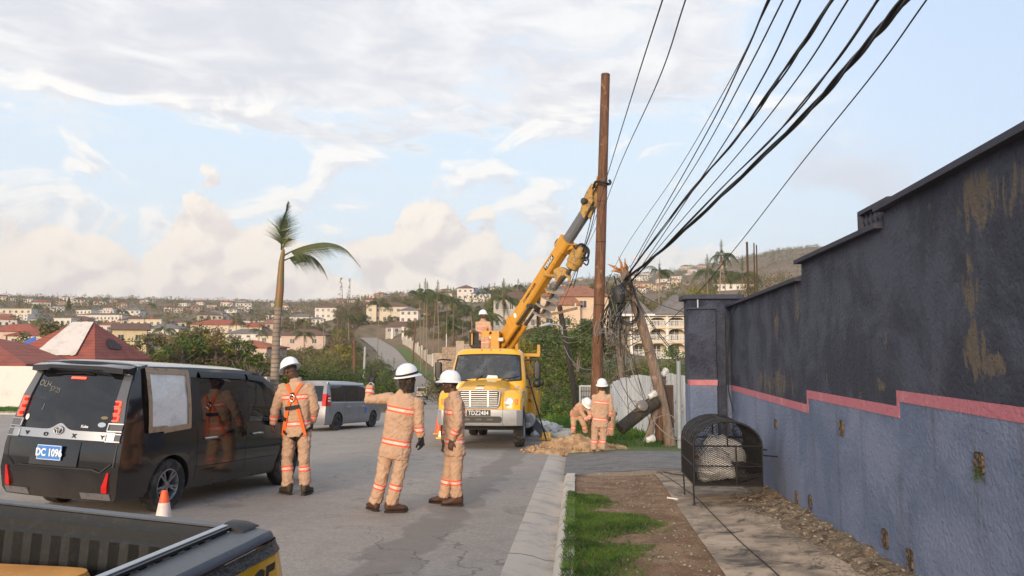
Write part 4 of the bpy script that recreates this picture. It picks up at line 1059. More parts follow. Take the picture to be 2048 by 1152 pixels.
def frame_of(yaw, pitch=0.0, roll=0.0):
    """columns right, front, up; yaw 0 looks down the road, positive turns left"""
    return Matrix.Rotation(yaw, 3, 'Z') @ Matrix.Rotation(pitch, 3, 'X') @ Matrix.Rotation(roll, 3, 'Y')
def ell_ring(c, Fm, rx, ry, n=20, p=2.4):
    out = []
    for k in range(n):
        a = 2 * PI * k / n; ca, sa = math.cos(a), math.sin(a)
        out.append(c + Fm @ Vector((rx * math.copysign(abs(ca) ** (2 / p), ca), ry * math.copysign(abs(sa) ** (2 / p), sa), 0)))
    return out
def hand_shape(m_, wrist, d, palm, side, curl=.5, grow=0.0, point=False, wr=.028):
    """palm, four unequal bent fingers and a thumb off the side of the palm; d = along the hand, palm = palm normal"""
    d = d.normalized(); palm = (palm - d * palm.dot(d)).normalized(); s = d.cross(palm) * side      # s points to the thumb side
    pw = .040 + grow
    m_.tube([wrist - d * .05, wrist, wrist + d * .045, wrist + d * .088], [(wr, wr), (wr, wr * .85), (.034 + grow, .019 + grow), (.037 + grow, .015 + grow)], 10)
    M = Matrix((s, palm, d)).transposed()
    m_.ell(wrist + d * .05, (pw, .016 + grow, .05), 12, 8, M.to_4x4())
    for k, (o_, L) in enumerate(((.028, .072), (.0095, .080), (-.0095, .074), (-.028, .058))):
        b = wrist + d * .082 + s * o_; c_ = curl * (1 + .12 * k)
        if point and k == 0: c_ = .03
        if point and k > 0: c_ = 1.55
        q = [b]; ang = c_ * .55
        for j, f in enumerate((.44, .32, .24)):
            dd = d * math.cos(ang) + palm * math.sin(ang); q.append(q[-1] + (dd + s * o_ * .9) * (L * f)); ang += c_ * (.75 if j == 0 else .55)
        r = .0088 + grow * .8
        m_.tube([b - d * .02] + q, [r * 1.05, r * 1.05, r, r * .92, r * .75], 7)
    t0 = wrist + d * .022 + s * .026; a_ = t0 + s * .024 + d * .022 + palm * .010; b_ = a_ + s * .010 + d * .030 + palm * .012 * (1 + curl); c2 = b_ + d * .024 - s * .002 + palm * .012
    m_.tube([t0 - s * .015, t0, a_, b_, c2], [.013 + grow, .014 + grow, .0115 + grow, .010 + grow, .008 + grow], 7)
def head_shape(m_, c, Fh):
    M = Fh.to_4x4()
    def e(p, r): m_.ell(c + Fh @ Vector(p), r, 16, 12, M)
    e((0, -.008, .028), (.076, .096, .098)); e((0, .022, -.045), (.060, .066, .064)); e((0, .058, -.088), (.028, .026, .022))
    e((0, .060, .022), (.060, .034, .040)); e((0, .096, -.022), (.017, .022, .018)); e((0, .088, .002), (.010, .016, .028))
    e((0, .084, -.056), (.027, .017, .010)); e((0, .080, -.069), (.024, .017, .010))
    for s in (-1, 1):
        e((s * .078, -.006, -.012), (.011, .022, .034)); e((s * .032, .082, .024), (.020, .012, .008)); e((s * .048, .050, -.030), (.026, .032, .026))
def worker(name, label, Y0, base, J, yaw, head=(0, 0), vox=.011, bvox=.0065, feet=(0, 0), hands=None, boot=M_BOOT, glove=(), helmet=True, band=False, shirt_m=M_KHAKI, trouser_m=M_KHAKI, stripes=True, hair=True, glasses=False, camo=False, fat=1.0, girth=1.0, seated=False, eyes=True):
    B = ground_at(*base) if len(base) == 2 else Vector(base)
    P = {k: (at(v[0], v[1], Y0 + (v[2] if len(v) > 2 else 0)) - B) for k, v in J.items()}
    t = thing(name, label, 'person', B)
    Fb = frame_of(yaw); rgt, fr = Fb @ Vector((1, 0, 0)), Fb @ Vector((0, 1, 0))
    hipc = (P['hipL'] + P['hipR']) / 2; neck = P['neck']; up = (neck - hipc).normalized()
    shc = (P['shL'] + P['shR']) / 2
    sr = (P['shR'] - P['shL']); sr = (sr - up * sr.dot(up)).normalized(); sf = up.cross(sr).normalized()
    Fs = Matrix((sr, sf, up)).transposed()
    L = (neck - hipc).length
    S = lambda f, o=0.0: hipc + (neck - hipc) * f + sf * o
    hw = max(.15, (P['shR'] - P['shL']).length / 2)
    def torso(k=1.0, low=-.16):
        return [ell_ring(S(low, .0), Fs, .182 * k * girth, .128 * k * girth), ell_ring(S(low * .4, 0), Fs, .180 * k * girth, .128 * k * girth), ell_ring(S(.16, .004), Fs, .168 * k * girth, .116 * k * girth), ell_ring(S(.42, .0), Fs, .178 * k * girth, .118 * k * girth), ell_ring(S(.68, -.008), Fs, (hw + .022) * k, .122 * k), ell_ring(S(.84, -.012), Fs, (hw + .012) * k, .102 * k), ell_ring(S(.93, -.01), Fs, (hw - .05) * k, .078 * k), ell_ring(S(.995, 0), Fs, .074 * k, .070 * k)]
    # ---- clothes: shirt
    m_ = MB(); m_.loft(torso())
    for s in 'LR':
        sh, e_, w = P['sh' + s], P['el' + s], P['wr' + s]
        m_.tube([sh - (P['el' + s] - sh).normalized() * .02, sh, sh.lerp(e_, .5), e_, e_.lerp(w, .5), e_.lerp(w, .93)], [.066, .074, .066 * fat, .062 * fat, .058 * fat, .050 * fat], 14)
        m_.ell(sh - up * .012, (.070, .070, .066))
    if not seated or True:
        m_.tube([neck + up * .045 - sf * .004, neck + up * .0, neck - up * .03], [.070, .078, .085], 14)
    me = remesh(m_, vox, 3)
    bones = [('T', S(-.16), neck)] + [(k + s, P[a + s], P[b + s]) for s in 'LR' for k, a, b in (('U', 'sh', 'el'), ('F', 'el', 'wr'))]
    finish_cloth(me, bones, shirt_m, vox, [('T', .235, 0), ('T', .715, 0), ('FL', .52, 0), ('FR', .52, 0)] if stripes else [], L)
    sh_o = obj('shirt', me, t)
    # ---- trousers
    m_ = MB(); dh = (P['hipR'] - P['hipL']); hr = (dh - up * dh.dot(up)); hr = hr.normalized() if hr.length > .02 else sr
    m_.loft([ell_ring(hipc + up * .12, Fs, .150 * girth, .105 * girth), ell_ring(hipc + up * .02, Fs, .168 * girth, .118 * girth), ell_ring(hipc - Vector((0, 0, .07)) - up * .0, Fs, .150, .105)])
    for s in 'LR':
        h, k, a = P['hip' + s], P['kn' + s], P['an' + s]
        m_.tube([h + Vector((0, 0, .03)), h, h.lerp(k, .45), k, k.lerp(a, .5), k.lerp(a, .93), a + (a - k).normalized() * -.0], [.088 * girth, .094 * girth, .088, .076, .078, .080, .072], 14)
        m_.ell(h, (.096, .1, .1))
    me = remesh(m_, vox, 3)
    bones = [(k + s, P[a + s], P[b + s]) for s in 'LR' for k, a, b in (('T', 'hip', 'kn'), ('S', 'kn', 'an'))]
    finish_cloth(me, bones, trouser_m, vox, [('SL', .30, 0), ('SR', .30, 0)] if stripes else [], None)
    obj('trousers', me, t)
    # ---- body, one continuous skin
    Fh = frame_of(yaw + head[0], head[1], head[2] if len(head) > 2 else 0)
    m_ = MB(); m_.loft(torso(.86, -.1))
    head_shape(m_, P['head'], Fh)
    m_.tube([neck - up * .06, neck + (P['head'] - neck) * .3, P['head'] + Fh @ Vector((0, -.015, -.03))], [.062, .056, .055], 12)
    for s, sd in (('L', -1), ('R', 1)):
        sh, e_, w = P['sh' + s], P['el' + s], P['wr' + s]
        m_.tube([sh, sh.lerp(e_, .5), e_, e_.lerp(w, .4), w], [.056, .05, .042, .040, .028], 10)
        hd, pm, cu, pt = (hands or {}).get(s, ((w - e_), fr * .5 - rgt * sd, .55, False))
        hand_shape(m_, w, Vector(hd), Vector(pm), -sd, cu, 0.0, pt)
        h, k, a = P['hip' + s], P['kn' + s], P['an' + s]
        m_.tube([h, h.lerp(k, .5), k, k.lerp(a, .4), a - Vector((0, 0, .04))], [.078, .072, .056, .055, .040], 10)
    m_.loft([ell_ring(hipc + up * .1, Fs, .13, .09), ell_ring(hipc - Vector((0, 0, .05)), Fs, .13, .09)])
    me = remesh(m_, bvox, 2); me.materials.append(M_SKIN); smooth_mesh(me, 180); obj('body', me, t)
    for s in glove:
        m_ = MB(); sd = -1 if s == 'L' else 1; w, e_ = P['wr' + s], P['el' + s]
        hd, pm, cu, pt = (hands or {}).get(s, ((w - e_), fr * .5 - rgt * sd, .55, False))
        hand_shape(m_, w, Vector(hd), Vector(pm), -sd, cu, .004, pt, .036)
        me = remesh(m_, bvox, 1); me.materials.append(M_GLOVE); smooth_mesh(me, 180); obj('glove', me, t)
    if eyes:
        for s in (-1, 1):
            ey = MB().ell(P['head'] + Fh @ Vector((s * .030, .0815, .006)), (.013, .012, .008), 10, 8, Fh.to_4x4()).build('eye', M_EYE, t, smooth=180)
            MB().ell(P['head'] + Fh @ Vector((s * .030, .0915, .006)), (.006, .004, .006), 8, 6, Fh.to_4x4()).build('pupil', M_PUPIL, ey, smooth=180)
    Hm = Tm(*P['head']) @ Fh.to_4x4()
    if hair:
        q = MB().ell((0, -.014, .036), (.080, .097, .096), 18, 12)
        keep = [f for f in q.f if sum(q.v[i][1] for i in f) / len(f) < .055 - .0 and (sum(q.v[i][2] for i in f) / len(f) > -.02)]
        q.f = keep; q.mi = [0] * len(keep); q.xf(Hm); q.build('hair', M_HAIR, t, smooth=180)
    if camo:
        q = MB().loft([ell_ring(Vector((0, -.01, z)), Matrix.Identity(3), rx, ry) for z, rx, ry in ((.07, .084, .104), (.0, .084, .104), (-.06, .078, .096), (-.115, .074, .088), (-.165, .076, .084))], False)
        q.v = [tuple(Vector(p) + Vector((.006 * nz((k, 0, 1)), .006 * nz((0, k, 3)), 0))) for k, p in enumerate(q.v)]
        q.xf(Hm); q.build('neck_cover', M_CAMO, t, smooth=180)
    if glasses:
        q = MB(); 
        for s in (-1, 1): q.ell((s * .034, .098, .006), (.028, .008, .018), 10, 8); q.tube([(s * .058, .094, .010), (s * .082, .02, .008)], .004, 5)
        q.xf(Hm); q.build('sunglasses', M_SHADES, t, smooth=180)
    if helmet:
        Hh = Hm @ Tm(0, -.004, .048) @ Rm(R(4), 'X'); prof = []
        rings = []
        for z, k in ((-.012, 1.0), (.02, .995), (.055, .94), (.085, .84), (.110, .68), (.128, .48), (.138, .26), (.141, .05)):
            rg = []
            for j in range(32):
                a = 2 * PI * j / 32; x, y = math.cos(a), math.sin(a)
                ridge = 1 + .035 * math.exp(-(x / .22) ** 2) * (1 - k * .6)
                rg.append(Vector((.118 * k * x, .144 * k * y, z * ridge)))
            rings.append(rg)
        dome = MB().loft(rings).xf(Hh).build('helmet', M_HELM, t, smooth=60)
        rings = []
        for off, z in ((.0, .004), (.010, -.006), (.024, -.014), (.026, -.019), (.010, -.014), (-.004, -.012)):
            rg = []
            for j in range(36):
                a = 2 * PI * j / 36; x, y = math.cos(a), math.sin(a); vis = .030 * max(0, y) ** 2 if off > .005 else 0
                rg.append(Vector(((.118 + off) * x, (.144 + off + vis) * y, z - (.006 if vis > .01 else 0))))
            rings.append(rg)
        MB().loft(rings, False).xf(Hh).build('brim', M_HELM, dome, smooth=50)
        if band:
            MB().loft([[Vector(((.118 + o_) * math.cos(2 * PI * j / 32), (.144 + o_) * math.sin(2 * PI * j / 32), z + (.01 * math.sin(2 * PI * j / 32)))) for j in range(32)] for o_, z in ((.0, .006), (.006, .006), (.006, .030), (.0, .030))], False).xf(Hh).build('headband', M_BLKW, dome, smooth=40)
    for s, a_ in (('L', feet[0]), ('R', feet[1])):
        an = P['an' + s]; Ff = Matrix.Rotation(a_, 4, 'Z'); gz0 = 0.0
        zb = 0.0 if not seated else an.z - .1
        o_ = Vector((an.x, an.y, (gz(an.x + B.x, an.y + B.y) if False else 0))); M = Tm(an.x, an.y, zb) @ Ff
        def rg(y, w, z0, z1, q=2.6): return [Vector((w * math.copysign(abs(math.cos(2 * PI * k / 14)) ** (2 / q), math.cos(2 * PI * k / 14)), y, z0 + (z1 - z0) * (.5 + .5 * math.copysign(abs(math.sin(2 * PI * k / 14)) ** (2 / q), math.sin(2 * PI * k / 14))))) for k in range(14)]
        bt = MB().loft([rg(-.082, .022, .05, .10), rg(-.072, .036, .028, .17), rg(-.03, .041, .026, .19), rg(.03, .042, .026, .155), rg(.08, .045, .026, .105), rg(.13, .049, .026, .088), rg(.175, .044, .028, .078), rg(.198, .024, .034, .06)]).xf(M).build('boot', boot, t, smooth=60)
        MB().loft([rg(-.086, .026, 0.004, .030), rg(-.06, .043, 0, .03), rg(0, .042, .0, .028), rg(.03, .042, .004, .028), rg(.12, .053, 0, .028), rg(.185, .046, .002, .032), rg(.206, .022, .012, .034)]).xf(M).build('sole', M_SOLE, bt, smooth=50)
    return t, P, dict(S=S, Fs=Fs, sf=sf, sr=sr, up=up, L=L, hw=hw, hipc=hipc)

def finish_cloth(me, bones, base_m, vox, stripes, L):
    """wrinkles, then cut clean tape edges and colour the tape"""
    import mathutils
    b = bmesh.new(); b.from_mesh(me); b.normal_update()
    off = []
    for v in b.verts:
        p = v.co
        w = nz((p.x * 9, p.y * 9, p.z * 16 + p.x * 9)) * .010 + (abs(nz((p.x * 15 + 4, p.y * 15, p.z * 24 - p.x * 14))) - .2) * .015
        off.append(v.normal * w)
    for v, o_ in zip(b.verts, off): v.co += o_
    info = []
    bd = {k: (a, c) for k, a, c in bones}
    for k, f, _ in stripes:
        a, c = bd[k]; d = (c - a); ln = d.length; d = d.normalized(); mid = a + d * ln * f
        for e in (-.036, -.016, .016, .036):
            bmesh.ops.bisect_plane(b, geom=b.verts[:] + b.edges[:] + b.faces[:], plane_co=mid + d * e, plane_no=d, dist=1e-5)
        info.append((k, mid, d))
    rad = {'T': .17, 'U': .075, 'F': .06, 'S': .08}
    for f in b.faces:
        p = f.calc_center_median(); best, bk = 1e9, None
        if stripes:
            for k, a, c in bones:
                d = c - a; t = max(0, min(1, (p - a).dot(d) / d.length_squared)); q = (p - (a + d * t)).length / rad.get(k[0] if len(bones) > 4 or k[0] != 'T' else 'U', .08)
                if q < best: best, bk = q, k
            for k, mid, d in info:
                if k == bk:
                    h = abs((p - mid).dot(d))
                    if h < .016: f.material_index = 2
                    elif h < .036: f.material_index = 1
        f.smooth = True
    b.to_mesh(me); b.free()
    for m in (base_m, M_STRO, M_STRS): me.materials.append(m)
    me.update()

# ---- worker in the harness, back turned, head bowed to the left
W1, P1, I1 = worker('person', 'worker in tan overalls with an orange safety harness, head bowed, beside the black van', 10.0, (593, 988),
    dict(head=(581, 741, -.02), neck=(592, 762, .0), shL=(567, 774), shR=(618, 773), elL=(550, 820, .0), elR=(630, 815, .04), wrL=(546, 851, .03), wrR=(623, 848, .14), hipL=(581, 857), hipR=(609, 857), knL=(574, 922, .04), knR=(608, 921, -.02), anL=(576, 972), anR=(611, 969, .02)),
    R(4), (R(52), R(-30)), feet=(R(48), R(-4)), boot=M_BOOTD, glasses=True, girth=1.0)
def strap(pts, w, m, name, par, I, lift=.012, th=.006):
    """webbing laid over the back: pts are (sideways fraction of half shoulder width, height fraction along the spine)"""
    q = MB(); S, sr, sf, hw = I['S'], I['sr'], I['sf'], I['hw']; P = []
    for i in range(len(pts) - 1):
        for k in range(6 if i < len(pts) - 2 else 7):
            a = lerp(pts[i][0], pts[i + 1][0], k / 6); f = lerp(pts[i][1], pts[i + 1][1], k / 6); P.append((a, f))
    def pos(a, f):
        rx = interp([(-.2, .186), (.16, .172), (.42, .182), (.68, hw + .026), (.84, hw + .014), (.95, hw - .03)], f); ry = interp([(-.2, .13), (.16, .12), (.42, .122), (.68, .128), (.84, .108), (.95, .085), (1.02, .05)], f)
        x = max(-1, min(1, a * hw / rx)); return S(f) + sr * (a * hw) - sf * (ry * (1 - abs(x) ** 2.4) ** (1 / 2.4) + lift)
    C = [pos(*p) for p in P]
    rows = []
    for i, c in enumerate(C):
        d = (C[min(i + 1, len(C) - 1)] - C[max(i - 1, 0)]).normalized(); s = d.cross(sf).normalized() * w / 2
        rows.append([c - s, c + s, c + s - sf * th, c - s - sf * th])
    q.loft(rows); return q.build(name, m, par)
har = strap([(-.55, .95), (-.05, .70)], .045, M_STRAP, 'harness_strap', W1, I1)
for pts in ([(.62, .95), (.05, .70)], [(-.05, .74), (-.52, .36), (-.98, -.12)], [(.05, .74), (.42, .36), (.80, -.14)]):
    strap(pts, .045, M_STRAP, 'harness_strap', W1, I1, .016)
strap([(-.62, .44), (.50, .47)], .052, M_BLKW, 'back_band', W1, I1, .024)
strap([(-.78, .18), (-.70, .26)], .056, M_BLKW, 'strap_buckle', W1, I1, .026, .012)
strap([(-.16, .72), (.16, .72)], .06, M_BLKW, 'back_pad', W1, I1, .022)
q = MB(); c_ = I1['S'](.655) - I1['sf'] * .165
q.tube([c_ + I1['sr'] * (.034 * math.sin(k * PI / 8)) + I1['up'] * (.045 * math.cos(k * PI / 8)) for k in range(17)], .0075, 8); q.build('back_ring', M_STEEL, W1, smooth=180)
for s, a in (('L', -1), ('R', 1)):   # leg loops
    h, k = P1['hip' + s], P1['kn' + s]; cc = h.lerp(k, .16); q = MB(); rows = []
    for j in range(25):
        t = 2 * PI * j / 24; off = Vector((math.cos(t) * .104, math.sin(t) * .112, .085 * math.cos(t) * a))
        n_ = Vector((math.cos(t), math.sin(t), 0)); c2 = cc + off
        rows.append([c2 - Vector((0, 0, .020)), c2 + Vector((0, 0, .020)), c2 + Vector((0, 0, .020)) + n_ * .006, c2 - Vector((0, 0, .020)) + n_ * .006])
    q.loft(rows, False); q.build('leg_strap', M_BLKW, W1, smooth=60)

# ---- worker pointing with a black glove
W2, P2, I2 = worker('person', 'worker seen from behind raising a black gloved hand, helmet with black headband', 9.05, (771, 1021),
    dict(head=(815, 758, .0), neck=(811, 781), shL=(784, 796), shR=(836, 803, -.02), elL=(736, 800, .02), elR=(838, 838, .0), wrL=(743, 769, .10), wrR=(842, 877, .03), hipL=(775, 896), hipR=(807, 897), knL=(764, 956), knR=(795, 958, -.03), anL=(750, 1005, .05), anR=(783, 1008, -.02)),
    R(-8), (R(-40), R(4)), feet=(R(38), R(-62)), glove=('L', 'R'), band=True, camo=True, hair=False, girth=1.06,
    hands={'L': (Vector((.10, -.02, 1)), Vector((.2, 1, 0)), .9, True), 'R': (Vector((.10, .05, -1)), Vector((-.9, .3, .1)), .75, False)})
q = MB(); w = P2['wrL']; d = (P2['wrL'] - P2['elL']).normalized()
q.tube([w - d * .012, w + d * .012], .036, 14); q.build('watch_strap', M_WHITE, W2, smooth=40)
MB().tube([w + Vector((0, -.034, 0)), w + Vector((0, -.046, 0))], .022, 14).build('watch_face', M_SHADES, W2, smooth=40)

# ---- worker in profile facing left
W3, P3, I3 = worker('person', 'worker standing in profile facing left in brown boots before the yellow truck', 9.85, (902, 1008),
    dict(head=(900, 769, .0), neck=(909, 789), shL=(915, 803, -.14), shR=(899, 801, .16), elL=(917, 846, -.20), elR=(895, 846, .18), wrL=(902, 882, -.18), wrR=(890, 884, .12), hipL=(914, 893, -.08), hipR=(905, 893, .08), knL=(912, 952, -.08), knR=(896, 950, .06), anL=(914, 993, -.07), anR=(888, 994, .06)),
    R(108), (R(-6), R(-2)), feet=(R(100), R(84)), girth=1.0,
    hands={'L': (Vector((-.12, 0, -1)), Vector((.3, .9, 0)), .7, False)})

# ---- far workers around the new pole
worker('person', 'worker standing with his back turned near the heap of sandy earth', 17.4, (1196, 908),
    dict(head=(1204, 773), neck=(1204, 785), shL=(1190, 793), shR=(1218, 793), elL=(1186, 816), elR=(1222, 816), wrL=(1187, 834, .05), wrR=(1220, 834, .05), hipL=(1191, 845), hipR=(1208, 845), knL=(1189, 876), knR=(1206, 876), anL=(1188, 899), anR=(1204, 899)),
    R(0), (0, R(6)), vox=.016, bvox=.009, feet=(R(8), R(-8)), boot=M_BOOTD)
worker('person', 'worker bending over left of the new pole with his helmet toward the road', 20.9, (1159, 872),
    dict(head=(1173, 808, -.42), neck=(1168, 810, -.28), shL=(1174, 813, -.25), shR=(1157, 812, -.20), elL=(1180, 826, -.32), elR=(1168, 832, -.34), wrL=(1179, 840, -.40), wrR=(1176, 842, -.42), hipL=(1158, 829, .05), hipR=(1147, 828, .10), knL=(1168, 849, -.08), knR=(1147, 850, .02), anL=(1172, 865, 0), anR=(1146, 866, .05)),
    R(-150), (0, R(-50)), vox=.018, bvox=.010, feet=(R(-140), R(-150)), boot=M_BOOTD)
worker('person', 'worker stooping behind the standing man on the right of the new pole', 20.6, (1221, 876),
    dict(head=(1206, 806, .2), neck=(1213, 808, .15), shL=(1211, 813, 0), shR=(1214, 813, .30), elL=(1208, 832, -.02), elR=(1207, 832, .3), wrL=(1203, 846, .0), wrR=(1201, 846, .3), hipL=(1225, 828, -.08), hipR=(1224, 828, .1), knL=(1224, 851, -.08), knR=(1219, 851, .1), anL=(1222, 871, -.05), anR=(1217, 871, .1)),
    R(80), (0, R(-45)), vox=.018, bvox=.010, feet=(R(90), R(80)), boot=M_BOOTD)
gp0 = gpt(1.95, 34.5)
worker('person', 'man in a dark shirt looking over the white zinc fence', 34.5, tuple(gp0),
    dict(head=(1233, 757), neck=(1234, 763), shL=(1229, 767), shR=(1242, 767), elL=(1227, 780), elR=(1245, 780), wrL=(1228, 791, -.1), wrR=(1244, 791, -.1), hipL=(1231, 794), hipR=(1239, 794), knL=(1231, 812), knR=(1239, 812), anL=(1231, 828), anR=(1239, 828)),
    R(170), (0, 0), vox=.025, bvox=.014, feet=(R(180), R(175)), helmet=False, shirt_m=M_DSHIRT, trouser_m=M_JEANS, stripes=False, boot=M_BOOTD)

# ================================================================== vehicles
def dust_paint(base, dustc, z0, z1, amt):
    def f(T, co, c, b):
        sp = T.n('ShaderNodeSeparateXYZ'); T.nt.links.new(co, sp.inputs[0])
        h = T.smooth(T.m('ADD', sp.outputs[2], T.m('MULTIPLY', T.m('SUBTRACT', T.noise(co, 2.5, 5, .6), .5), .5)), z1, z0)
        h = T.m('MULTIPLY', h, amt)
        T.put(b.inputs['Roughness'], T.lin(h, 0, 1, .14, .75)); T.put(b.inputs['Coat Weight'], T.lin(h, 0, 1, .6, 0))
        return T.mix(h, (*base, 1), (*dustc, 1))
    return f
M_BLACKP = mat('black_car_paint', (.006, .006, .008), .15, coat=.8, extra=dust_paint((.006, .006, .008), (.15, .125, .10), .15, .72, .24))
M_SILVP = mat('silver_car_paint', (.26, .265, .285), .35, .35, coat=.4, n=[(2, (.22, .225, .24), .5, .7)])
M_TRIM = mat('black_trim', (.012, .012, .013), .5)
M_ARCH = mat('wheel_arch_black', (.006, .006, .006), .9)
M_CHROME = mat('chrome', (.50, .51, .53), .34, 1.0)
M_SATIN = mat('satin_chrome', (.55, .55, .57), .4, .8)
M_TYRE = mat('tyre_rubber', (.022, .021, .020), .85, n=[(9, (.09, .075, .06), .45, .7)], bump=(40, .3))
M_RIM = mat('grey_alloy', (.30, .30, .31), .4, .6, n=[(14, (.16, .14, .12), .5, .7)])
M_RIMD = mat('black_steel_wheel', (.03, .03, .032), .55, n=[(14, (.09, .08, .07), .55, .7)])
M_DGLASS = glass_mat('tinted_glass', (.10, .11, .12), .35)
M_CGLASS = glass_mat('clear_glass', (.72, .76, .74), .92)
M_RED = mat('red_lens', (.55, .012, .010), .15, coat=.5)
M_REDON = mat('lit_red_lens', (.7, .05, .03), .25, emis=((1.0, .10, .05), 1.1))
M_CLENS = mat('clear_lens', (.10, .105, .115), .18, coat=.3)
M_AMBER = mat('amber_lens', (.75, .22, .03), .2, coat=.5)
M_SEAT = mat('seat_fabric', (.05, .048, .045), .9)
M_PLATEB = mat('blue_plate', (.06, .22, .60), .4)
M_LETW = mat('white_lettering', (.80, .80, .80), .5)
M_LETK = mat('black_lettering', (.012, .012, .012), .5)
M_TAN = mat('tan_marker', (.34, .30, .22), .8)

def wheel(parent, c, r, w, rim_m, side, spokes=5, rr=.62):
    """axis along x; side = +1 when the outer face looks to +x"""
    M = Tm(*c) @ Rm(PI / 2 * side, 'Y')
    h = w / 2
    ty = MB().lathe([(r * rr, -h * .8), (r * .80, -h), (r * .95, -h * .92), (r, -h * .62), (r, h * .62), (r * .95, h * .92), (r * .80, h), (r * rr, h * .8), (r * rr * .97, h * .4), (r * rr * .97, -h * .4)], 40, M, caps=False)
    q = ty.f; o = ty.build('wheel', M_TYRE, parent, smooth=35)
    R_ = r * rr
    rm = MB().lathe([(R_ * 1.0, h * .80), (R_ * .95, h * .84), (R_ * .90, h * .70), (R_ * .86, -h * .5)], 36, M, caps=False)
    if spokes:
        for k in range(spokes):
            a = 2 * PI * k / spokes
            for da in (-.17, .17):
                ca, sa = math.cos(a), math.sin(a); ce, se = math.cos(a + da), math.sin(a + da)
                p0 = M @ Vector((R_ * .16 * ca, R_ * .16 * sa, h * .62)); p1 = M @ Vector((R_ * .93 * ce, R_ * .93 * se, h * .72))
                ax = M.to_3x3() @ Vector((0, 0, 1))
                rm.bar(p0, p1, R_ * .115, h * .16, up=ax)
        rm.lathe([(0, h * .72), (R_ * .16, h * .70), (R_ * .24, h * .60), (R_ * .24, h * .3)], 20, M)
        for k in range(5):
            a = 2 * PI * (k + .5) / 5; rm.lathe([(.011, h * .6), (.011, h * .68), (0, h * .68)], 6, M @ Tm(R_ * .19 * math.cos(a), R_ * .19 * math.sin(a), 0))
        o2 = rm.build('rim', rim_m, o, smooth=35)
        MB().lathe([(R_ * .86, -h * .1), (0, -h * .1)], 24, M, caps=False).build('brake_disc', M_ARCH, o)
    else:
        rm.lathe([(R_ * .90, h * .45), (R_ * .62, h * .20), (R_ * .55, h * .55), (R_ * .3, h * .62), (R_ * .28, h * .8), (0, h * .82)], 30, M, caps=False)
        for k in range(8):
            a = 2 * PI * k / 8; rm.lathe([(R_ * .07, h * .0), (R_ * .075, h * .42), (0, h * .43)], 8, M @ Tm(R_ * .76 * math.cos(a), R_ * .76 * math.sin(a), 0))
        o2 = rm.build('rim', rim_m, o, smooth=35)
    return o

def split_slots(me, names, parent, smooth=40, bevel=0):
    """one object per material slot: names = {slot: (part name, material)}"""
    out = {}
    for i, (nm, m) in names.items():
        b = bmesh.new(); b.from_mesh(me)
        bmesh.ops.delete(b, geom=[f for f in b.faces if f.material_index != i], context='FACES')
        if not b.faces: b.free(); continue
        for f in b.faces: f.material_index = 0
        k = bpy.data.meshes.new(nm); b.to_mesh(k); b.free(); k.materials.append(m); smooth_mesh(k, smooth)
        out[i] = obj(nm, k, parent)
    return out

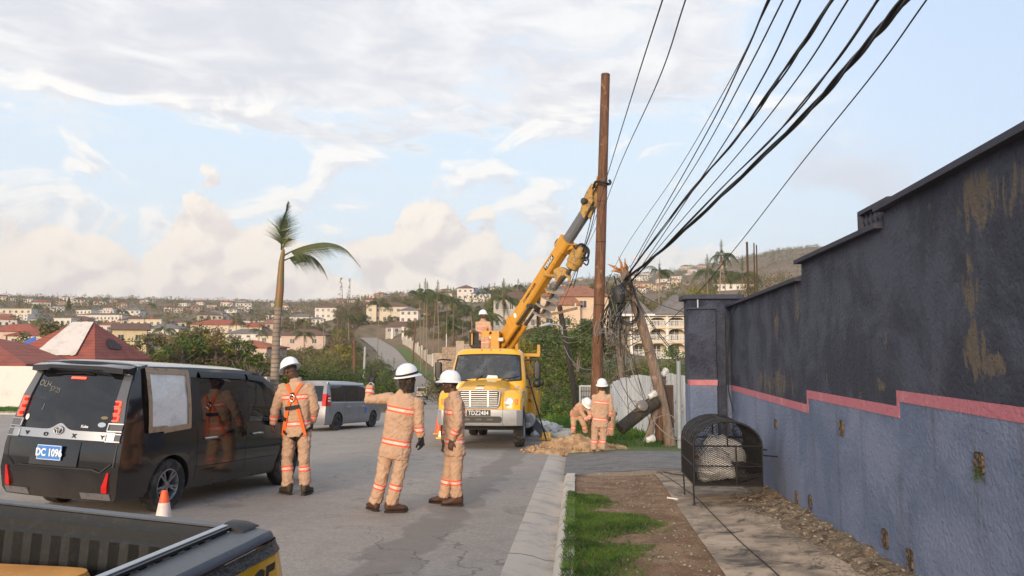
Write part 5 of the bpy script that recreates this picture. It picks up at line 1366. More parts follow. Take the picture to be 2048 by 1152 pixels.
def van_shell(parent, sp, paint, glass, front_glass=None):
    """sp: stations, levels; returns the rear surface function"""
    ST, LOW, TS, COLS = sp['st'], sp['low'], sp['ts'], sp['cols']
    K = len(LOW); n = len(ST); NL = K + len(TS) - 1; half = sp['hw']
    yr = sp['rear']; yf = sp['front']
    def P(i, k, s):
        y, belt, top, wsc, wr, cr = ST[i]
        if k < K:
            z, hw = LOW[k]; z = z + (belt - LOW[-1][0]) * (k / (K - 1)) ** 2; x = hw * wsc
        else:
            t = TS[k - K + 1]; z = belt + t * (top - belt); x = lerp(LOW[-1][1] * wsc, wr, t ** 1.25)
        if i == 0: y = yr(z) 
        if i == n - 1: y = yf(z)
        return Vector((x * s, y, z))
    def Tp(i, c):
        e = P(i, NL - 1, 1); y, belt, top, wsc, wr, cr = ST[i]
        yy = e.y
        if i == 0: yy = e.y - sp['bulge'] * (1 - c * c)
        if i == n - 1: yy = e.y + sp['fbulge'] * (1 - c * c)
        return Vector((e.x * c, yy, e.z + cr * (1 - abs(c) ** 2.6)))
    def Re(k, c):
        if k == NL - 1: return Tp(0, c)
        e = P(0, k, 1); return Vector((e.x * c, e.y - sp['bulge'] * (1 - c * c), e.z))
    def Fe(k, c):
        if k == NL - 1: return Tp(n - 1, c)
        e = P(n - 1, k, 1); return Vector((e.x * c, e.y + sp['fbulge'] * (1 - c * c), e.z))
    m_ = MB()
    for s in (1, -1):
        for i in range(n - 1):
            for k in range(NL - 1):
                q = [P(i, k, s), P(i + 1, k, s), P(i + 1, k + 1, s), P(i, k + 1, s)]
                m_.add(q if s > 0 else q[::-1], [(0, 1, 2, 3)], sp['side'](i, k, s))
    for i in range(n - 1):
        for a, b in zip(COLS, COLS[1:]):
            m_.add([Tp(i, a), Tp(i, b), Tp(i + 1, b), Tp(i + 1, a)], [(0, 1, 2, 3)], sp['topf'](i, (a + b) / 2))
            def bt(i, c): e = P(i, 0, 1); return Vector((e.x * c, e.y - (sp['bulge'] * (1 - c * c) if i == 0 else 0) + (sp['fbulge'] * (1 - c * c) if i == n - 1 else 0), e.z))
            m_.add([bt(i, b), bt(i, a), bt(i + 1, a), bt(i + 1, b)], [(0, 1, 2, 3)], 1)
    for k in range(NL - 1):
        for a, b in zip(COLS, COLS[1:]):
            m_.add([Re(k, b), Re(k, a), Re(k + 1, a), Re(k + 1, b)], [(0, 1, 2, 3)], sp['rearf'](k, (a + b) / 2))
            m_.add([Fe(k, a), Fe(k, b), Fe(k + 1, b), Fe(k + 1, a)], [(0, 1, 2, 3)], 0)
    mats = [paint] + [M_ARCH] * 16
    me = m_.mesh('shell', mats, weld=True)
    b = bmesh.new(); b.from_mesh(me); bmesh.ops.recalc_face_normals(b, faces=b.faces); b.to_mesh(me); b.free()
    o = obj('tmp', me)
    cut = MB()
    for ya in sp['axles']:
        for s in (1, -1): cut.lathe([(0, 0), (sp['arch'], 0), (sp['arch'], .6), (0, .6)], 40, Tm(s * (half - .26), ya, sp['wz']) @ Rm(PI / 2 * s, 'Y'), mi=1, caps=False)
    cm = cut.mesh('cut', mats, weld=True); b = bmesh.new(); b.from_mesh(cm); bmesh.ops.recalc_face_normals(b, faces=b.faces); b.to_mesh(cm); b.free()
    c = obj('cut', cm)
    bo = o.modifiers.new('b', 'BOOLEAN'); bo.object = c; bo.operation = 'DIFFERENCE'; bo.solver = 'EXACT'
    apply_mods(o); me = o.data; bpy.data.objects.remove(o); bpy.data.objects.remove(c)
    fg = front_glass or glass
    split_slots(me, {0: ('body', paint), 1: ('underbody', M_ARCH), 2: ('rear_window', glass), 3: ('quarter_window', glass), 4: ('door_window', glass), 5: ('door_window', fg), 6: ('windshield', fg), 7: ('quarter_window', glass), 8: ('door_window', glass), 9: ('door_window', fg), 10: ('window_pillar', M_TRIM), 11: ('window_pillar', M_TRIM), 12: ('window_pillar', M_TRIM), 13: ('window_pillar', M_TRIM)}, parent, 34)
    return P, Re, Tp

def lin_f(tab): return lambda z: interp(tab, z)
# ------------------------------------------------------------------ black minivan
vspec = dict(hw=.8475, bulge=.06, fbulge=.14, axles=(-1.46, 1.39), arch=.375, wz=.325,
    low=[(.23, .78), (.30, .822), (.52, .8475), (.80, .845), (.93, .835), (1.03, .822)], ts=[0, .07, .16, .46, .84, .93, 1.0],
    cols=[-1, -.93, -.82, -.60, -.3, 0, .3, .60, .82, .93, 1],
    rear=lin_f([(.2, -2.27), (.35, -2.33), (.62, -2.35), (.75, -2.33), (1.03, -2.28), (1.4, -2.20), (1.75, -2.06), (1.9, -2.02)]),
    front=lin_f([(.2, 2.22), (.5, 2.28), (.8, 2.22), (1.1, 2.05)]),
    #     y     belt  top   wsc  wroof crown
    st=[(-2.30, 1.03, 1.765, .955, .680, .05), (-2.06, 1.03, 1.775, .985, .690, .052), (-1.95, 1.03, 1.78, .995, .695, .055), (-1.10, 1.02, 1.79, 1, .705, .055), (-.92, 1.02, 1.79, 1, .706, .055),
        (.10, 1.0, 1.785, 1, .705, .055), (.20, 1.0, 1.78, 1, .703, .055), (.62, .99, 1.74, 1, .690, .052), (.98, .985, 1.60, 1, .670, .05), (1.20, .98, 1.44, .995, .672, .05), (1.36, .98, 1.31, .99, .68, .05), (1.72, .97, 1.05, .97, .75, .06), (2.0, .92, .97, .93, .76, .07), (2.25, .80, .86, .86, .70, .06)])
K_ = len(vspec['low'])
def v_side(i, k, s):
    t = k - K_ + 1
    if 1 <= t <= 3:
        if i == 2: return 3 if s > 0 else 7
        if i == 4: return 4 if s > 0 else 8
        if i in (6, 7, 8): return 5 if s > 0 else 9
        if i in (3, 5): return (10 if i == 3 else 11) + (0 if s > 0 else 2)
    return 0
vspec['side'] = v_side
vspec['topf'] = lambda i, c: 6 if (i in (7, 8, 9, 10) and abs(c) < .93) else 0
vspec['rearf'] = lambda k, c: 2 if (1 <= k - K_ + 1 <= 3 and abs(c) < .82) else 0

def van_details(t, P, Re, paint, rim, spokes, glass):
    for s in (1, -1):
        for ya in vspec['axles']: wheel(t, (s * .735, ya, .325), .325, .20, rim, s, spokes)
    # seats, dashboard and steering wheel inside
    for y in (-1.25, -.25, .75):
        for x in (-.38, .38):
            st_ = MB().box((x, y, .62), (.50, .50, .16)).box((x, y - .26, .98), (.48, .14, .66), Rm(R(-12), 'X')).box((x, y - .33, 1.40), (.26, .10, .18), Rm(R(-8), 'X'))
            st_.build('seat', M_SEAT, t, bevel=.04)
    MB().loft([[Vector((x, y, z)) for y, z in ((1.20, .70), (1.18, .97), (1.35, 1.04), (1.68, 1.03), (1.75, .75))] for x in (-.74, .74)]).build('dashboard', M_TRIM, t, bevel=.03)
    q = MB(); q.tube([Vector((.38 + .18 * math.cos(a * PI / 12), 1.02 + .06 * math.sin(a * PI / 12), 1.02 + .17 * math.sin(a * PI / 12))) for a in range(25)], .014, 6); q.build('steering_wheel', M_TRIM, t, smooth=180)
    for s in (1, -1):
        mi = MB().ell((s * .99, 1.05, 1.07), (.11, .07, .085), 14, 10); mi.tube([(s * .80, 1.08, 1.02), (s * .93, 1.06, 1.03)], .03, 8); mi.build('side_mirror', paint, t, smooth=60)
        for y in (-.72, .42) if s > 0 else (-.3, .42):
            h = MB().tube([(s * .852, y - .13, .865), (s * .885, y - .09, .870), (s * .889, y, .872), (s * .885, y + .09, .870), (s * .852, y + .13, .865)], [.012, .016, .017, .016, .012], 8); h.build('door_handle', M_CHROME, t, smooth=60)
        for y0 in (-.98, .15, 1.12):
            q = MB(); q.loft([[Vector((s * (interp([(.25, .812), (.30, .8235), (.52, .849), (.8, .8465), (.93, .8365), (1.0, .8265)], z)), y0 + o_, z)) for o_ in (-.004, .004)] for z in (.34, .42, .52, .66, .8, .93, 1.0)], False, closed=False); q.build('door_seam', M_TRIM, t)

van = thing('minivan', 'dusty black minivan with a taped plastic sheet over one window and a blue plate', 'van')
P, Re, Tp = van_shell(van, vspec, M_BLACKP, M_DGLASS, M_CGLASS)
van_details(van, P, Re, M_BLACKP, M_RIM, 5, M_DGLASS)
def rs(x, z, o=0.0):
    """point on the tailgate"""
    hwz = interp([(.5, .80), (1.03, .785), (1.4, .745), (1.765, .68)], z)
    return Vector((x, vspec['rear'](z) - .06 * (1 - (x / hwz) ** 2) - o, z))
def patch(name, m, par, x0, x1, z0, z1, o, th=.012, nx=8, nz_=3, shape=None):
    q = MB(); G = lambda u, v, oo: (lambda x, z: rs(x, z, oo))(*(shape(u, v) if shape else (lerp(x0, x1, u), lerp(z0, z1, v))))
    V = [G(i / nx, j / nz_, o) for j in range(nz_ + 1) for i in range(nx + 1)]
    q.add(V, [(j * (nx + 1) + i, j * (nx + 1) + i + 1, (j + 1) * (nx + 1) + i + 1, (j + 1) * (nx + 1) + i) for j in range(nz_) for i in range(nx)])
    rim = [G(i / nx, 0, o) for i in range(nx)] + [G(1, j / nz_, o) for j in range(nz_)] + [G(1 - i / nx, 1, o) for i in range(nx)] + [G(0, 1 - j / nz_, o) for j in range(nz_)]
    rim2 = [p + Vector((0, th, 0)) for p in rim]; q.loft([rim2, rim], False)
    return q.build(name, m, par, smooth=40, weld=True)
# spoiler, wiper, brake light
q = MB(); q.loft([[Vector((x, y, z + .03 * (1 - (x / .7) ** 2))) for y, z in ((-1.86, 1.80), (-2.12 - sh, 1.765), (-2.23 - sh, 1.735), (-2.23 - sh, 1.68 - dp), (-2.12, 1.66), (-2.02, 1.69))] for x, sh, dp in ((-.68, -.05, 0), (-.64, .0, .01), (-.40, .015, .012), (-.36, .015, -.015), (.36, .015, -.015), (.40, .015, .012), (.64, .0, .01), (.68, -.05, 0))])
q.build('spoiler', M_BLACKP, van, smooth=30)
q = MB(); q.tube([rs(.20, 1.655, .012), rs(.05, 1.675, .035), rs(-.35, 1.645, .02)], [(.018, .012), (.016, .012), (.008, .006)], 8); q.build('rear_wiper', M_TRIM, van, smooth=50)
patch('brake_light', M_REDON, van, -.10, .10, 1.595, 1.622, .016)
# chrome bar with its hump, lettering and emblem
def garnish(u, v):
    x = lerp(-.70, .70, u); hump = .075 * math.exp(-((x + .02) / .095) ** 2)
    return x, lerp(.905, 1.005 + hump, v)
gar = patch('chrome_bar', M_CHROME, van, 0, 0, 0, 0, .022, .03, 44, 3, garnish)
for ch, x in (('V', -.47), ('O', -.19), ('X', .20), ('Y', .56)):
    p = rs(x, .945, .026); lettering(ch, .062, M_TRIM, gar, Tm(*p) @ Rm(R(-4) * x, 'Z'), .004, .002, 1.25)
q = MB(); ce = rs(-.02, 1.0, .036)
q.tube([ce + Vector((.062 * math.cos(a * PI / 12), 0, .045 * math.sin(a * PI / 12))) for a in range(25)], .007, 6)
q.tube([ce + Vector((.038 * math.cos(a * PI / 12), -.003, .018 + .017 * math.sin(a * PI / 12))) for a in range(25)], .006, 6)
q.tube([ce + Vector((.017 * math.cos(a * PI / 12), -.003, .001 + .040 * math.sin(a * PI / 12))) for a in range(25)], .006, 6)
q.build('emblem', M_SATIN, gar, smooth=180)
MB().tube([ce + Vector((0, .012, 0)), ce + Vector((0, .004, 0))], .052, 20).build('emblem_backing', M_TRIM, gar)
# tail lights
for s in (1, -1):
    def col_(o_): return lambda u, v: (s * lerp(.615 - .02 * v, .775 - .075 * v + (.0), u), lerp(1.09, 1.66, v))
    tl = patch('tail_light', M_CLENS if s > 0 else M_CLENS, van, 0, 0, 0, 0, .014, .03, 4, 8, (lambda u, v: (s * lerp(.625 - .045 * v, .765 - .085 * v, u), lerp(1.115, 1.67, v))))
    for k, z in enumerate((1.135, 1.215, 1.295)):
        q = MB(); xo = .695 - (z - 1.1) * .10
        for (xa, za, xb, zb) in ((-.062, 0, .0, 0), (-.062, .058, .0, .058), (0, 0, 0, .058)):
            q.bar(rs(s * (xo + xa), z + za + .004, .03), rs(s * (xo + xb), z + zb + .004, .03), .016, .018, up=(0, 1, 0))
        q.build('light_bar', M_REDON, tl)
        MB().box(rs(s * (xo - .03), z + .033, .022), (.060, .014, .034)).build('red_lens', M_RED, tl)
    for z0, z1 in ((1.02, 1.105), (.905, .990)):
        fr_ = MB(); xa, xb = s * .60, s * .775
        for (a, b) in (((xa, z0), (xb, z0)), ((xa, z1), (xb, z1)), ((xa, z0), (xa, z1))): fr_.bar(rs(a[0], a[1], .026), rs(b[0], b[1], .020), .014, .016, up=(0, 1, 0))
        ch = fr_.build('chrome_frame', M_SATIN, tl)
        patch('lower_lens', M_CLENS, tl, s * .612, s * .768, z0 + .01, z1 - .01, .018, .01, 3, 2)
# plate, recess
patch('plate_recess', M_BLACKP, van, -.36, .30, .60, .88, .006, .01)
pp = rs(-.07, .745, .030); pl_ = MB().box(pp, (.335, .012, .170)).build('number_plate', M_PLATEB, van, bevel=.004)
lettering('DC 1096', .118, M_LETW, pl_, Tm(*(pp + Vector((0, -.009, -.004)))), .002, .004, .82)
q = MB()
for (a, b) in (((-.160, -.078), (.160, -.078)), ((-.160, .078), (.160, .078)), ((-.160, -.078), (-.160, .078)), ((.160, -.078), (.160, .078))): q.bar(pp + Vector((a[0], -.008, a[1])), pp + Vector((b[0], -.008, b[1])), .006, .003, up=(0, 1, 0))
q.build('plate_border', M_LETW, pl_)
# bumper lower lip, reflectors, tailgate seam
q = MB(); q.loft([[rs(x, .585, .008) + Vector((0, 0, dz - .03 * (abs(x) > .55) + .10 * max(0, abs(x) - .60) / .12)) for dz in (-.008, .008)] for x in (-.72, -.66, -.6, -.5, -.25, 0, .25, .5, .6, .66, .72)], False, closed=False); q.build('tailgate_seam', M_TRIM, van)
for s in (1, -1):
    q = MB(); q.loft([[rs(s * xa, z, .020) for xa in (.635, .70)] + [rs(s * .70, z, -.02), rs(s * .635, z, -.02)] for z in (.33, .40)] + [[rs(s * .69, .56, .014), rs(s * .712, .56, .014), rs(s * .712, .56, -.02), rs(s * .69, .56, -.02)]]); q.build('reflector', M_RED, van)
    q = MB(); q.loft([[rs(s * xa, z, .014 if z > .26 else .004) for xa in (.36, .72)] + [rs(s * .72, z, -.05), rs(s * .36, z, -.05)] for z in (.245, .32)]); q.build('bumper_insert', M_RIM, van)
    q = MB(); q.loft([[rs(s * .745, z, .010), rs(s * .753, z, .010)] for z in (.62, .75, .88)], False, closed=False); q.build('tailgate_edge', M_TRIM, van)
# marks on the rear glass
for txt, x, z, sz in (('OLH', -.46, 1.52, .105), ('57/25', -.27, 1.455, .085), ('- - -', -.40, 1.36, .07), ('J', -.36, 1.26, .09)):
    p = rs(x, z, .006); rk = math.atan2(.14, .55); lettering(txt, sz, M_TAN, van, Tm(*p) @ Rm(-rk, 'X') @ Rm(R(8), 'Y'), .0008, -.002, .8, name='marker_writing')
def sticker(x, z, rx, rz, m, nm='sticker'):
    q = MB(); q.add([rs(x + rx * math.cos(k * PI / 10), z + rz * math.sin(k * PI / 10), .006) for k in range(20)], [tuple(range(20))]); return q.build(nm, m, van)
sticker(-.56, 1.125, .028, .036, M_WHITE); sticker(.50, 1.085, .05, .028, mat('pale_blue_sticker', (.35, .42, .50), .5)); sticker(.51, 1.165, .045, .018, mat('olive_sticker', (.16, .13, .04), .5))
p = rs(.29, 1.055, .006); lettering('Kobe', .045, M_LETW, van, Tm(*p) @ Rm(R(-14), 'X'), .0008, .001)
# plastic sheet taped over the quarter window (right-hand side), tape strips round it
def sp_(y, z, o=0.0):
    w = interp([(1.03, .822), (1.15, .815), (1.4, .788), (1.72, .72), (1.80, .69)], z); return Vector((w + o, y, z))
M_PLAS = mat('plastic_sheet', (.80, .75, .68), .3, coat=.3, bump=(7, .8, None, .03), n=[(5, (.68, .64, .58), .5, .7)])
M_TAPE = mat('brown_tape', (.40, .27, .165), .5, n=[(9, (.24, .15, .085), .5, .7)])
q = MB(); V = []; ny, nz2 = 12, 12
for j in range(nz2 + 1):
    for i in range(ny + 1):
        y, z = lerp(-1.93, -1.22, i / ny), lerp(1.03, 1.73, j / nz2); V.append(sp_(y, z, .016 + .012 * nz((y * 5, z * 5, 1))))
q.add(V, [(j * (ny + 1) + i, j * (ny + 1) + i + 1, (j + 1) * (ny + 1) + i + 1, (j + 1) * (ny + 1) + i) for j in range(nz2) for i in range(ny)])
sh = q.build('plastic_cover', M_PLAS, van, smooth=180)
for a, b in (((-1.97, 1.735), (-1.19, 1.725)), ((-1.95, 1.76), (-1.92, 1.01)), ((-1.21, 1.74), (-1.19, 1.02)), ((-1.95, 1.025), (-1.62, 1.035)), ((-1.68, 1.01), (-1.17, 1.045))):
    rows = []
    dz = Vector((b[0] - a[0], b[1] - a[1])).normalized(); nn = Vector((-dz.y, dz.x)) * .034
    for k in range(11):
        y, z = lerp(a[0], b[0], k / 10), lerp(a[1], b[1], k / 10); w_ = .003 * nz((k, y, z))
        rows.append([sp_(y + nn.x, z + nn.y, .03 + w_), sp_(y - nn.x, z - nn.y, .03 + w_)])
    MB().loft(rows, False, closed=False).build('tape_strip', M_TAPE, sh)
# door visor over the sliding and front windows, lower side strip
for y0, y1 in ((-.94, .12), (.18, .86)):
    rows = [[sp_(y, interp([(-1, 1.70), (.2, 1.69), (.62, 1.65), (.9, 1.53)], y) + dz, o_) for dz, o_ in ((.045, .006), (.0, .028), (-.035, .034))] for y in [lerp(y0, y1, k / 8) for k in range(9)]]
    MB().loft(rows, False, closed=False).build('rain_visor', M_TRIM, van, smooth=180)
MB().loft([[Vector((.8535, y, z)) for z in (.50, .508)] for y in (-1.0, 0, 1.0)], False, closed=False).build('side_crease', M_TRIM, van)
c_ = ground_at(325, 1022); va = R(-8.5)
van.scale = (.92, .91, .915)
off = Matrix.Rotation(va, 3, 'Z') @ Vector((.78 * .92, -1.46 * .91, 0))
van.location = c_ - off; van.location.z = zslope(van.location.x, van.location.y)
van.rotation_euler = (-.0485, .034, va)

# ------------------------------------------------------------------ silver minivan
sv = thing('minivan', 'silver minivan parked with its tail light toward the road behind the workers', 'van')
sspec = dict(vspec); 
vs2 = van_shell(sv, sspec, M_SILVP, M_DGLASS, M_DGLASS)
van_details(sv, *vs2[:2], M_SILVP, M_RIMD, 0, M_DGLASS)
for s in (1, -1):
    tl = patch('tail_light', M_RED, sv, 0, 0, 0, 0, .03, .07, 4, 6, (lambda u, v: (s * lerp(.66 - .03 * v, .80 - .02 * v, u), lerp(.92, 1.36, v))))
    # red lens wraps round the flank
    rows = [[Vector((s * (interp([(.9, .840), (1.03, .826), (1.36, .80)], z)), y, z)) for y in (vspec['rear'](z) + .02, -2.10 + .03 * (z - .9), -2.02)] for z in (.92, 1.05, 1.2, 1.30)]
    MB().loft(rows, False, closed=False).build('lens_wrap', M_RED, tl, smooth=180)
    for z in (1.10, 1.20): MB().box((s * .832, -2.12, z), (.012, .15, .055)).build('clear_lens', M_WHITE, tl, bevel=.004)
    MB().loft([[Vector((s * (.703 + .02), y, 1.78)), Vector((s * .75, y, 1.70))] for y in (-2.0, .6)], False, closed=False).build('rain_channel', M_SATIN, sv)
patch('number_plate', M_PLATEB, sv, -.17, .17, .66, .82, .03)
q = MB()
for k in range(46): 
    for j in range(2):
        y = -1.9 + k * .06 + (.03 if j else 0); q.add([Vector((.826 + .004, y + a, 1.018 + j * .018 + b)) for a, b in ((0, 0), (.03, 0), (.03, .016), (0, .016))], [(0, 1, 2, 3)])
q.build('chequer_strip', M_LETW, sv)
M_BLUEL = mat('blue_sign', (.05, .13, .55), .5)
q = MB().add([Vector((.853, .62 + a, .60 + b)) for a, b in ((0, 0), (.13, 0), (.13, .22), (0, .22))], [(0, 1, 2, 3)]); q.build('door_badge', M_BLUEL, sv)
c_ = ground_at(672, 861); va2 = R(-12)
off = Matrix.Rotation(va2, 3, 'Z') @ Vector((.78, -1.46, 0))
sv.location = c_ - off; sv.location.z = zslope(sv.location.x, sv.location.y); sv.rotation_euler = (-.0485, 0, va2)

# ------------------------------------------------------------------ two small cars far down the road
def small_car(lab, nm, cat, u, v, rz, paint, pick):
    t = thing(nm, lab, cat)
    body = MB()
    prof = [(-2.3, .35), (-2.3, .95), (-2.2, 1.0), (-.75, 1.0), (-.55, 1.0), (-.35, 1.62), (.7, 1.66), (1.2, 1.1), (2.2, .98), (2.35, .7), (2.35, .35)] if pick else [(-2.2, .35), (-2.2, 1.0), (-1.95, 1.5), (-1.5, 1.62), (.5, 1.62), (1.1, 1.05), (2.1, .9), (2.25, .35)]
    M = Matrix(((0, 0, 1, 0), (1, 0, 0, 0), (0, 1, 0, 0), (0, 0, 0, 1)))
    low = [p for p in prof if p[1] <= 1.06]
    body.prism(low, -.85, .85, M); body.build('body', paint, t, bevel=.06)
    up = [p for p in prof if p[1] >= .99 and -2.1 < p[0] < 1.3]
    y0, y1 = up[0][0] + .02, up[-1][0]
    if pick: up = [(-.58, 1.0), (-.42, 1.60), (-.3, 1.66), (.6, 1.68), (.8, 1.6), (1.2, 1.05)]
    else: up = [(-2.12, 1.02), (-1.9, 1.52), (-1.6, 1.62), (.45, 1.64), (.6, 1.58), (1.1, 1.03)]
    MB().prism(up, -.70, .70, M).build('cabin', paint, t, bevel=.05)
    a, b = up[0], up[1]
    MB().quad(*[Vector((x, lerp(a[0], b[0], f) - .02, lerp(a[1], b[1], f))) for x, f in ((-.60, .18), (.60, .18), (.56, .92), (-.56, .92))]).build('rear_window', M_TRIM, t)
    for s in (1, -1):
        MB().quad(*[Vector((s * .705, y, z)) for y, z in ((up[0][0] + .2, 1.1), (up[-1][0] - .15, 1.1), (up[-2][0] - .05, 1.5), (up[1][0] + .15, 1.5))]).build('side_window', M_TRIM, t)
        MB().box((s * .74, (-2.32 if pick else -2.22), .85), (.14, .05, .2)).build('tail_light', M_RED, t)
        for y in (-1.4, 1.4): wheel(t, (s * .74, y, .33), .34, .2, M_RIMD, s, 0)
    MB().box((0, (-2.33 if pick else -2.23), .55), (.5, .03, .14)).build('number_plate', M_WHITE, t)
    MB().box((0, (-2.34 if pick else -2.24), .42), (1.6, .12, .16)).build('bumper', M_TRIM, t)
    g = at(u, v, 103 if pick else 206); g.z = zroad(g.y); t.location = g; t.rotation_euler = (math.atan((zroad(g.y + 2) - zroad(g.y - 2)) / 4), 0, rz)
    return t
M_CREAM = mat('cream_car_paint', (.55, .47, .36), .3, coat=.4)
M_MAROON = mat('pale_car_paint', (.40, .33, .30), .3, coat=.4)
small_car('cream pickup driving away on the far road beside the pointing man', 'pickup_truck', 'pickup', 843, 799, R(14), M_CREAM, True)
small_car('small pale car coming down the road near the top of the hill', 'car', 'car', 757, 717, R(200), M_MAROON, False)

# ------------------------------------------------------------------ traffic cones
M_CONEO = mat('cone_orange', (.95, .12, .03), .5, n=[(8, (.80, .10, .03), .5, .7)])
M_CONEW = mat('cone_collar', (.72, .60, .55), .5, n=[(9, (.60, .45, .40), .5, .7)])
M_YBASE = mat('yellow_block', (.80, .42, .03), .6)
def cone(lab, g, h, collar):
    t = thing('traffic_cone', lab, 'traffic cone', g, group='traffic cones')
    r = lambda z: lerp(.155, .035, z / h) * h / .72
    MB().lathe([(r(.03), .03), (r(.3 * h), .3 * h)] + ([(r(.35 * h), .35 * h)] if 0 else []) + [(r(h * .97), h * .97), (r(h * .97) * .7, h), (r(h) * .5, h)], 24, caps=True).build('cone', M_CONEO, t, smooth=40)
    if collar: MB().lathe([(r(.36 * h) + .003, .36 * h), (r(.80 * h) + .003, .80 * h)], 24, caps=False).build('reflective_collar', M_CONEW, t, smooth=40)
    MB().box((0, 0, .018), (.36 * h / .72, .36 * h / .72, .036)).build('base', M_CONEO if collar else M_YBASE, t, bevel=.01)
gcone = at(326, 1060, 6.5); gcone.z = zslope(gcone.x, gcone.y); cone('orange cone with a pale collar beside the rear wheel of the black van', gcone, .52, True)
cone('plain orange cone left of the yellow truck behind the worker in profile', ground_at(878, 868), .74, False)

# ================================================================== yellow digger truck holding the new pole
def worn_yellow(T, co, c, b):
    k = T.mix(T.smooth(T.noise(co, 1.6, 5, .6, .4), .45, .7), c, (c[0] * .86, c[1] * .82, c[2] * .8, 1))
    return T.mix(T.smooth(T.noise(co, 5, 7, .75), .60, .66), k, (.26, .15, .06, 1))
M_YEL = mat('truck_yellow', (.86, .44, .012), .28, coat=.5, n=[(1.2, (.78, .38, .012), .5, .75)])
M_YELW = mat('worn_boom_yellow', (.60, .30, .035), .55, extra=worn_yellow, bump=(30, .2))
M_YELD = mat('grimy_yellow', (.42, .24, .055), .6, n=[(7, (.20, .13, .05), .48, .62), (20, (.55, .36, .12), .58, .68)])
M_GRIL = mat('grille_chrome', (.40, .41, .42), .42, .75)
M_BOOMG = mat('boom_grey', (.13, .14, .155), .5, n=[(5, (.20, .21, .22), .5, .7), (12, (.06, .06, .07), .6, .7)])
M_WGLASS = glass_mat('windscreen_glass', (.34, .38, .40), .62)
M_BUMP = mat('worn_silver', (.50, .50, .50), .38, .5, n=[(5, (.40, .40, .41), .5, .7), (9, (.03, .03, .03), .68, .70)])
M_HEADL = mat('headlamp_lens', (.45, .45, .43), .3, coat=.2)
M_GREASE = mat('oily_steel', (.10, .085, .07), .5, .5, n=[(9, (.05, .04, .035), .5, .7)])
TX, TY = -2.50, 19.45
tr = thing('utility_truck', 'yellow digger truck facing the road with its raised boom holding the new pole', 'truck', (TX, TY, zslope(TX, TY)))
TILT = -.0485; tr.rotation_euler = (TILT, 0, 0)
def rrect(hx, y0, y1, z, r, n=7, taper=None):
    """rounded rectangle ring in plan"""
    out = []
    for cx, cy, a0 in ((hx - r, y1 - r, 0), (-hx + r, y1 - r, PI / 2), (-hx + r, y0 + r, PI), (hx - r, y0 + r, 1.5 * PI)):
        for k in range(n + 1):
            a = a0 + PI / 2 * k / n; out.append(Vector((cx + r * math.cos(a), cy + r * math.sin(a), z)))
    return out
# cab
cab = MB().loft([rrect(1.06, 1.72, 3.35, .85, .16), rrect(1.09, 1.70, 3.36, 1.30, .24), rrect(1.10, 1.72, 3.36, 1.80, .30), rrect(1.045, 1.92, 3.34, 2.20, .30), rrect(.985, 2.13, 3.30, 2.52, .30), rrect(.95, 2.20, 3.26, 2.62, .30), rrect(.86, 2.34, 3.14, 2.70, .30), rrect(.55, 2.6, 2.9, 2.735, .14)])
cab.build('cab', M_YEL, tr, smooth=38)
def front_pt(x, z, o=0.0):
    """windscreen surface of the cab"""
    y = interp([(1.80, 1.72), (2.20, 1.92), (2.52, 2.13)], z); hx = interp([(1.80, 1.10), (2.20, 1.045), (2.52, .985)], z)
    k = max(0, abs(x) - (hx - .30)); y += .30 - math.sqrt(max(0, .09 - k * k))
    return Vector((x, y - o, z))
q = MB(); nx, nzz = 18, 6; V = []
for j in range(nzz + 1):
    z = lerp(1.80, 2.50, j / nzz); hx = lerp(.97, .90, j / nzz)
    for i in range(nx + 1):
        u = -1 + 2 * i / nx; V.append(front_pt(u * hx, z + .035 * (1 - u * u) * (1 if j == nzz else 0) - .05 * (1 - u * u) * (1 if j == 0 else 0), .012))
gridf = [(j * (nx + 1) + i, j * (nx + 1) + i + 1, (j + 1) * (nx + 1) + i + 1, (j + 1) * (nx + 1) + i) for j in range(nzz) for i in range(nx)]
M_SCREEN = mat('dark_windscreen', (.030, .034, .038), .04, spec=.9, n=[(2.2, (.075, .08, .08), .48, .66), (5, (.02, .022, .026), .5, .66)])
q.add(V, gridf); ws = q.build('windscreen', M_SCREEN, tr, smooth=180)
rim = [V[i] for i in range(nx + 1)] + [V[(j + 1) * (nx + 1) - 1] for j in range(1, nzz + 1)] + [V[nzz * (nx + 1) + i] for i in range(nx - 1, -1, -1)] + [V[j * (nx + 1)] for j in range(nzz - 1, 0, -1)]
MB().tube(rim + rim[:1], .022, 6).build('windscreen_seal', M_TRIM, tr, smooth=180)
for x0, x1, z1 in ((-.30, -.78, 1.845), (.42, -.06, 1.84)):
    MB().tube([front_pt(x0 * .9 + .3 * 0, 1.76, .03), front_pt(lerp(x0, x1, -.0), 1.80, .05), front_pt(x1 + .66 if x0 < 0 else x1 + .98, 1.93 if x0 < 0 else 1.90, .04)], .012, 6).build('wiper', M_TRIM, tr)
# papers on the dash
q = MB(); q.add([front_pt(x, z, .018) for x, z in ((-.02, 1.83), (.32, 1.84), (.28, 1.92), (.02, 1.93))], [(0, 1, 2, 3)]); q.build('dash_paper', M_WHITE, tr)
for s in (1, -1):   # side windows and door seams
    q = MB(); P4 = [(2.10, 1.82), (3.1, 1.82), (3.1, 2.46), (2.38, 2.46)]
    q.add([Vector((s * (interp([(1.8, 1.105), (2.2, 1.05), (2.52, .99)], z) + .004), y, z)) for y, z in P4], [(0, 1, 2, 3)]); q.build('side_window', M_SCREEN, tr)
for x in (-.62, -.22, .05, .32, .70):
    MB().lathe([(.03, 0), (.032, .02), (.022, .045), (0, .05)], 10, Tm(x, 2.28 + .12 * (abs(x) / .8) ** 3, 2.635)).build('marker_light', M_RED, tr, smooth=50)
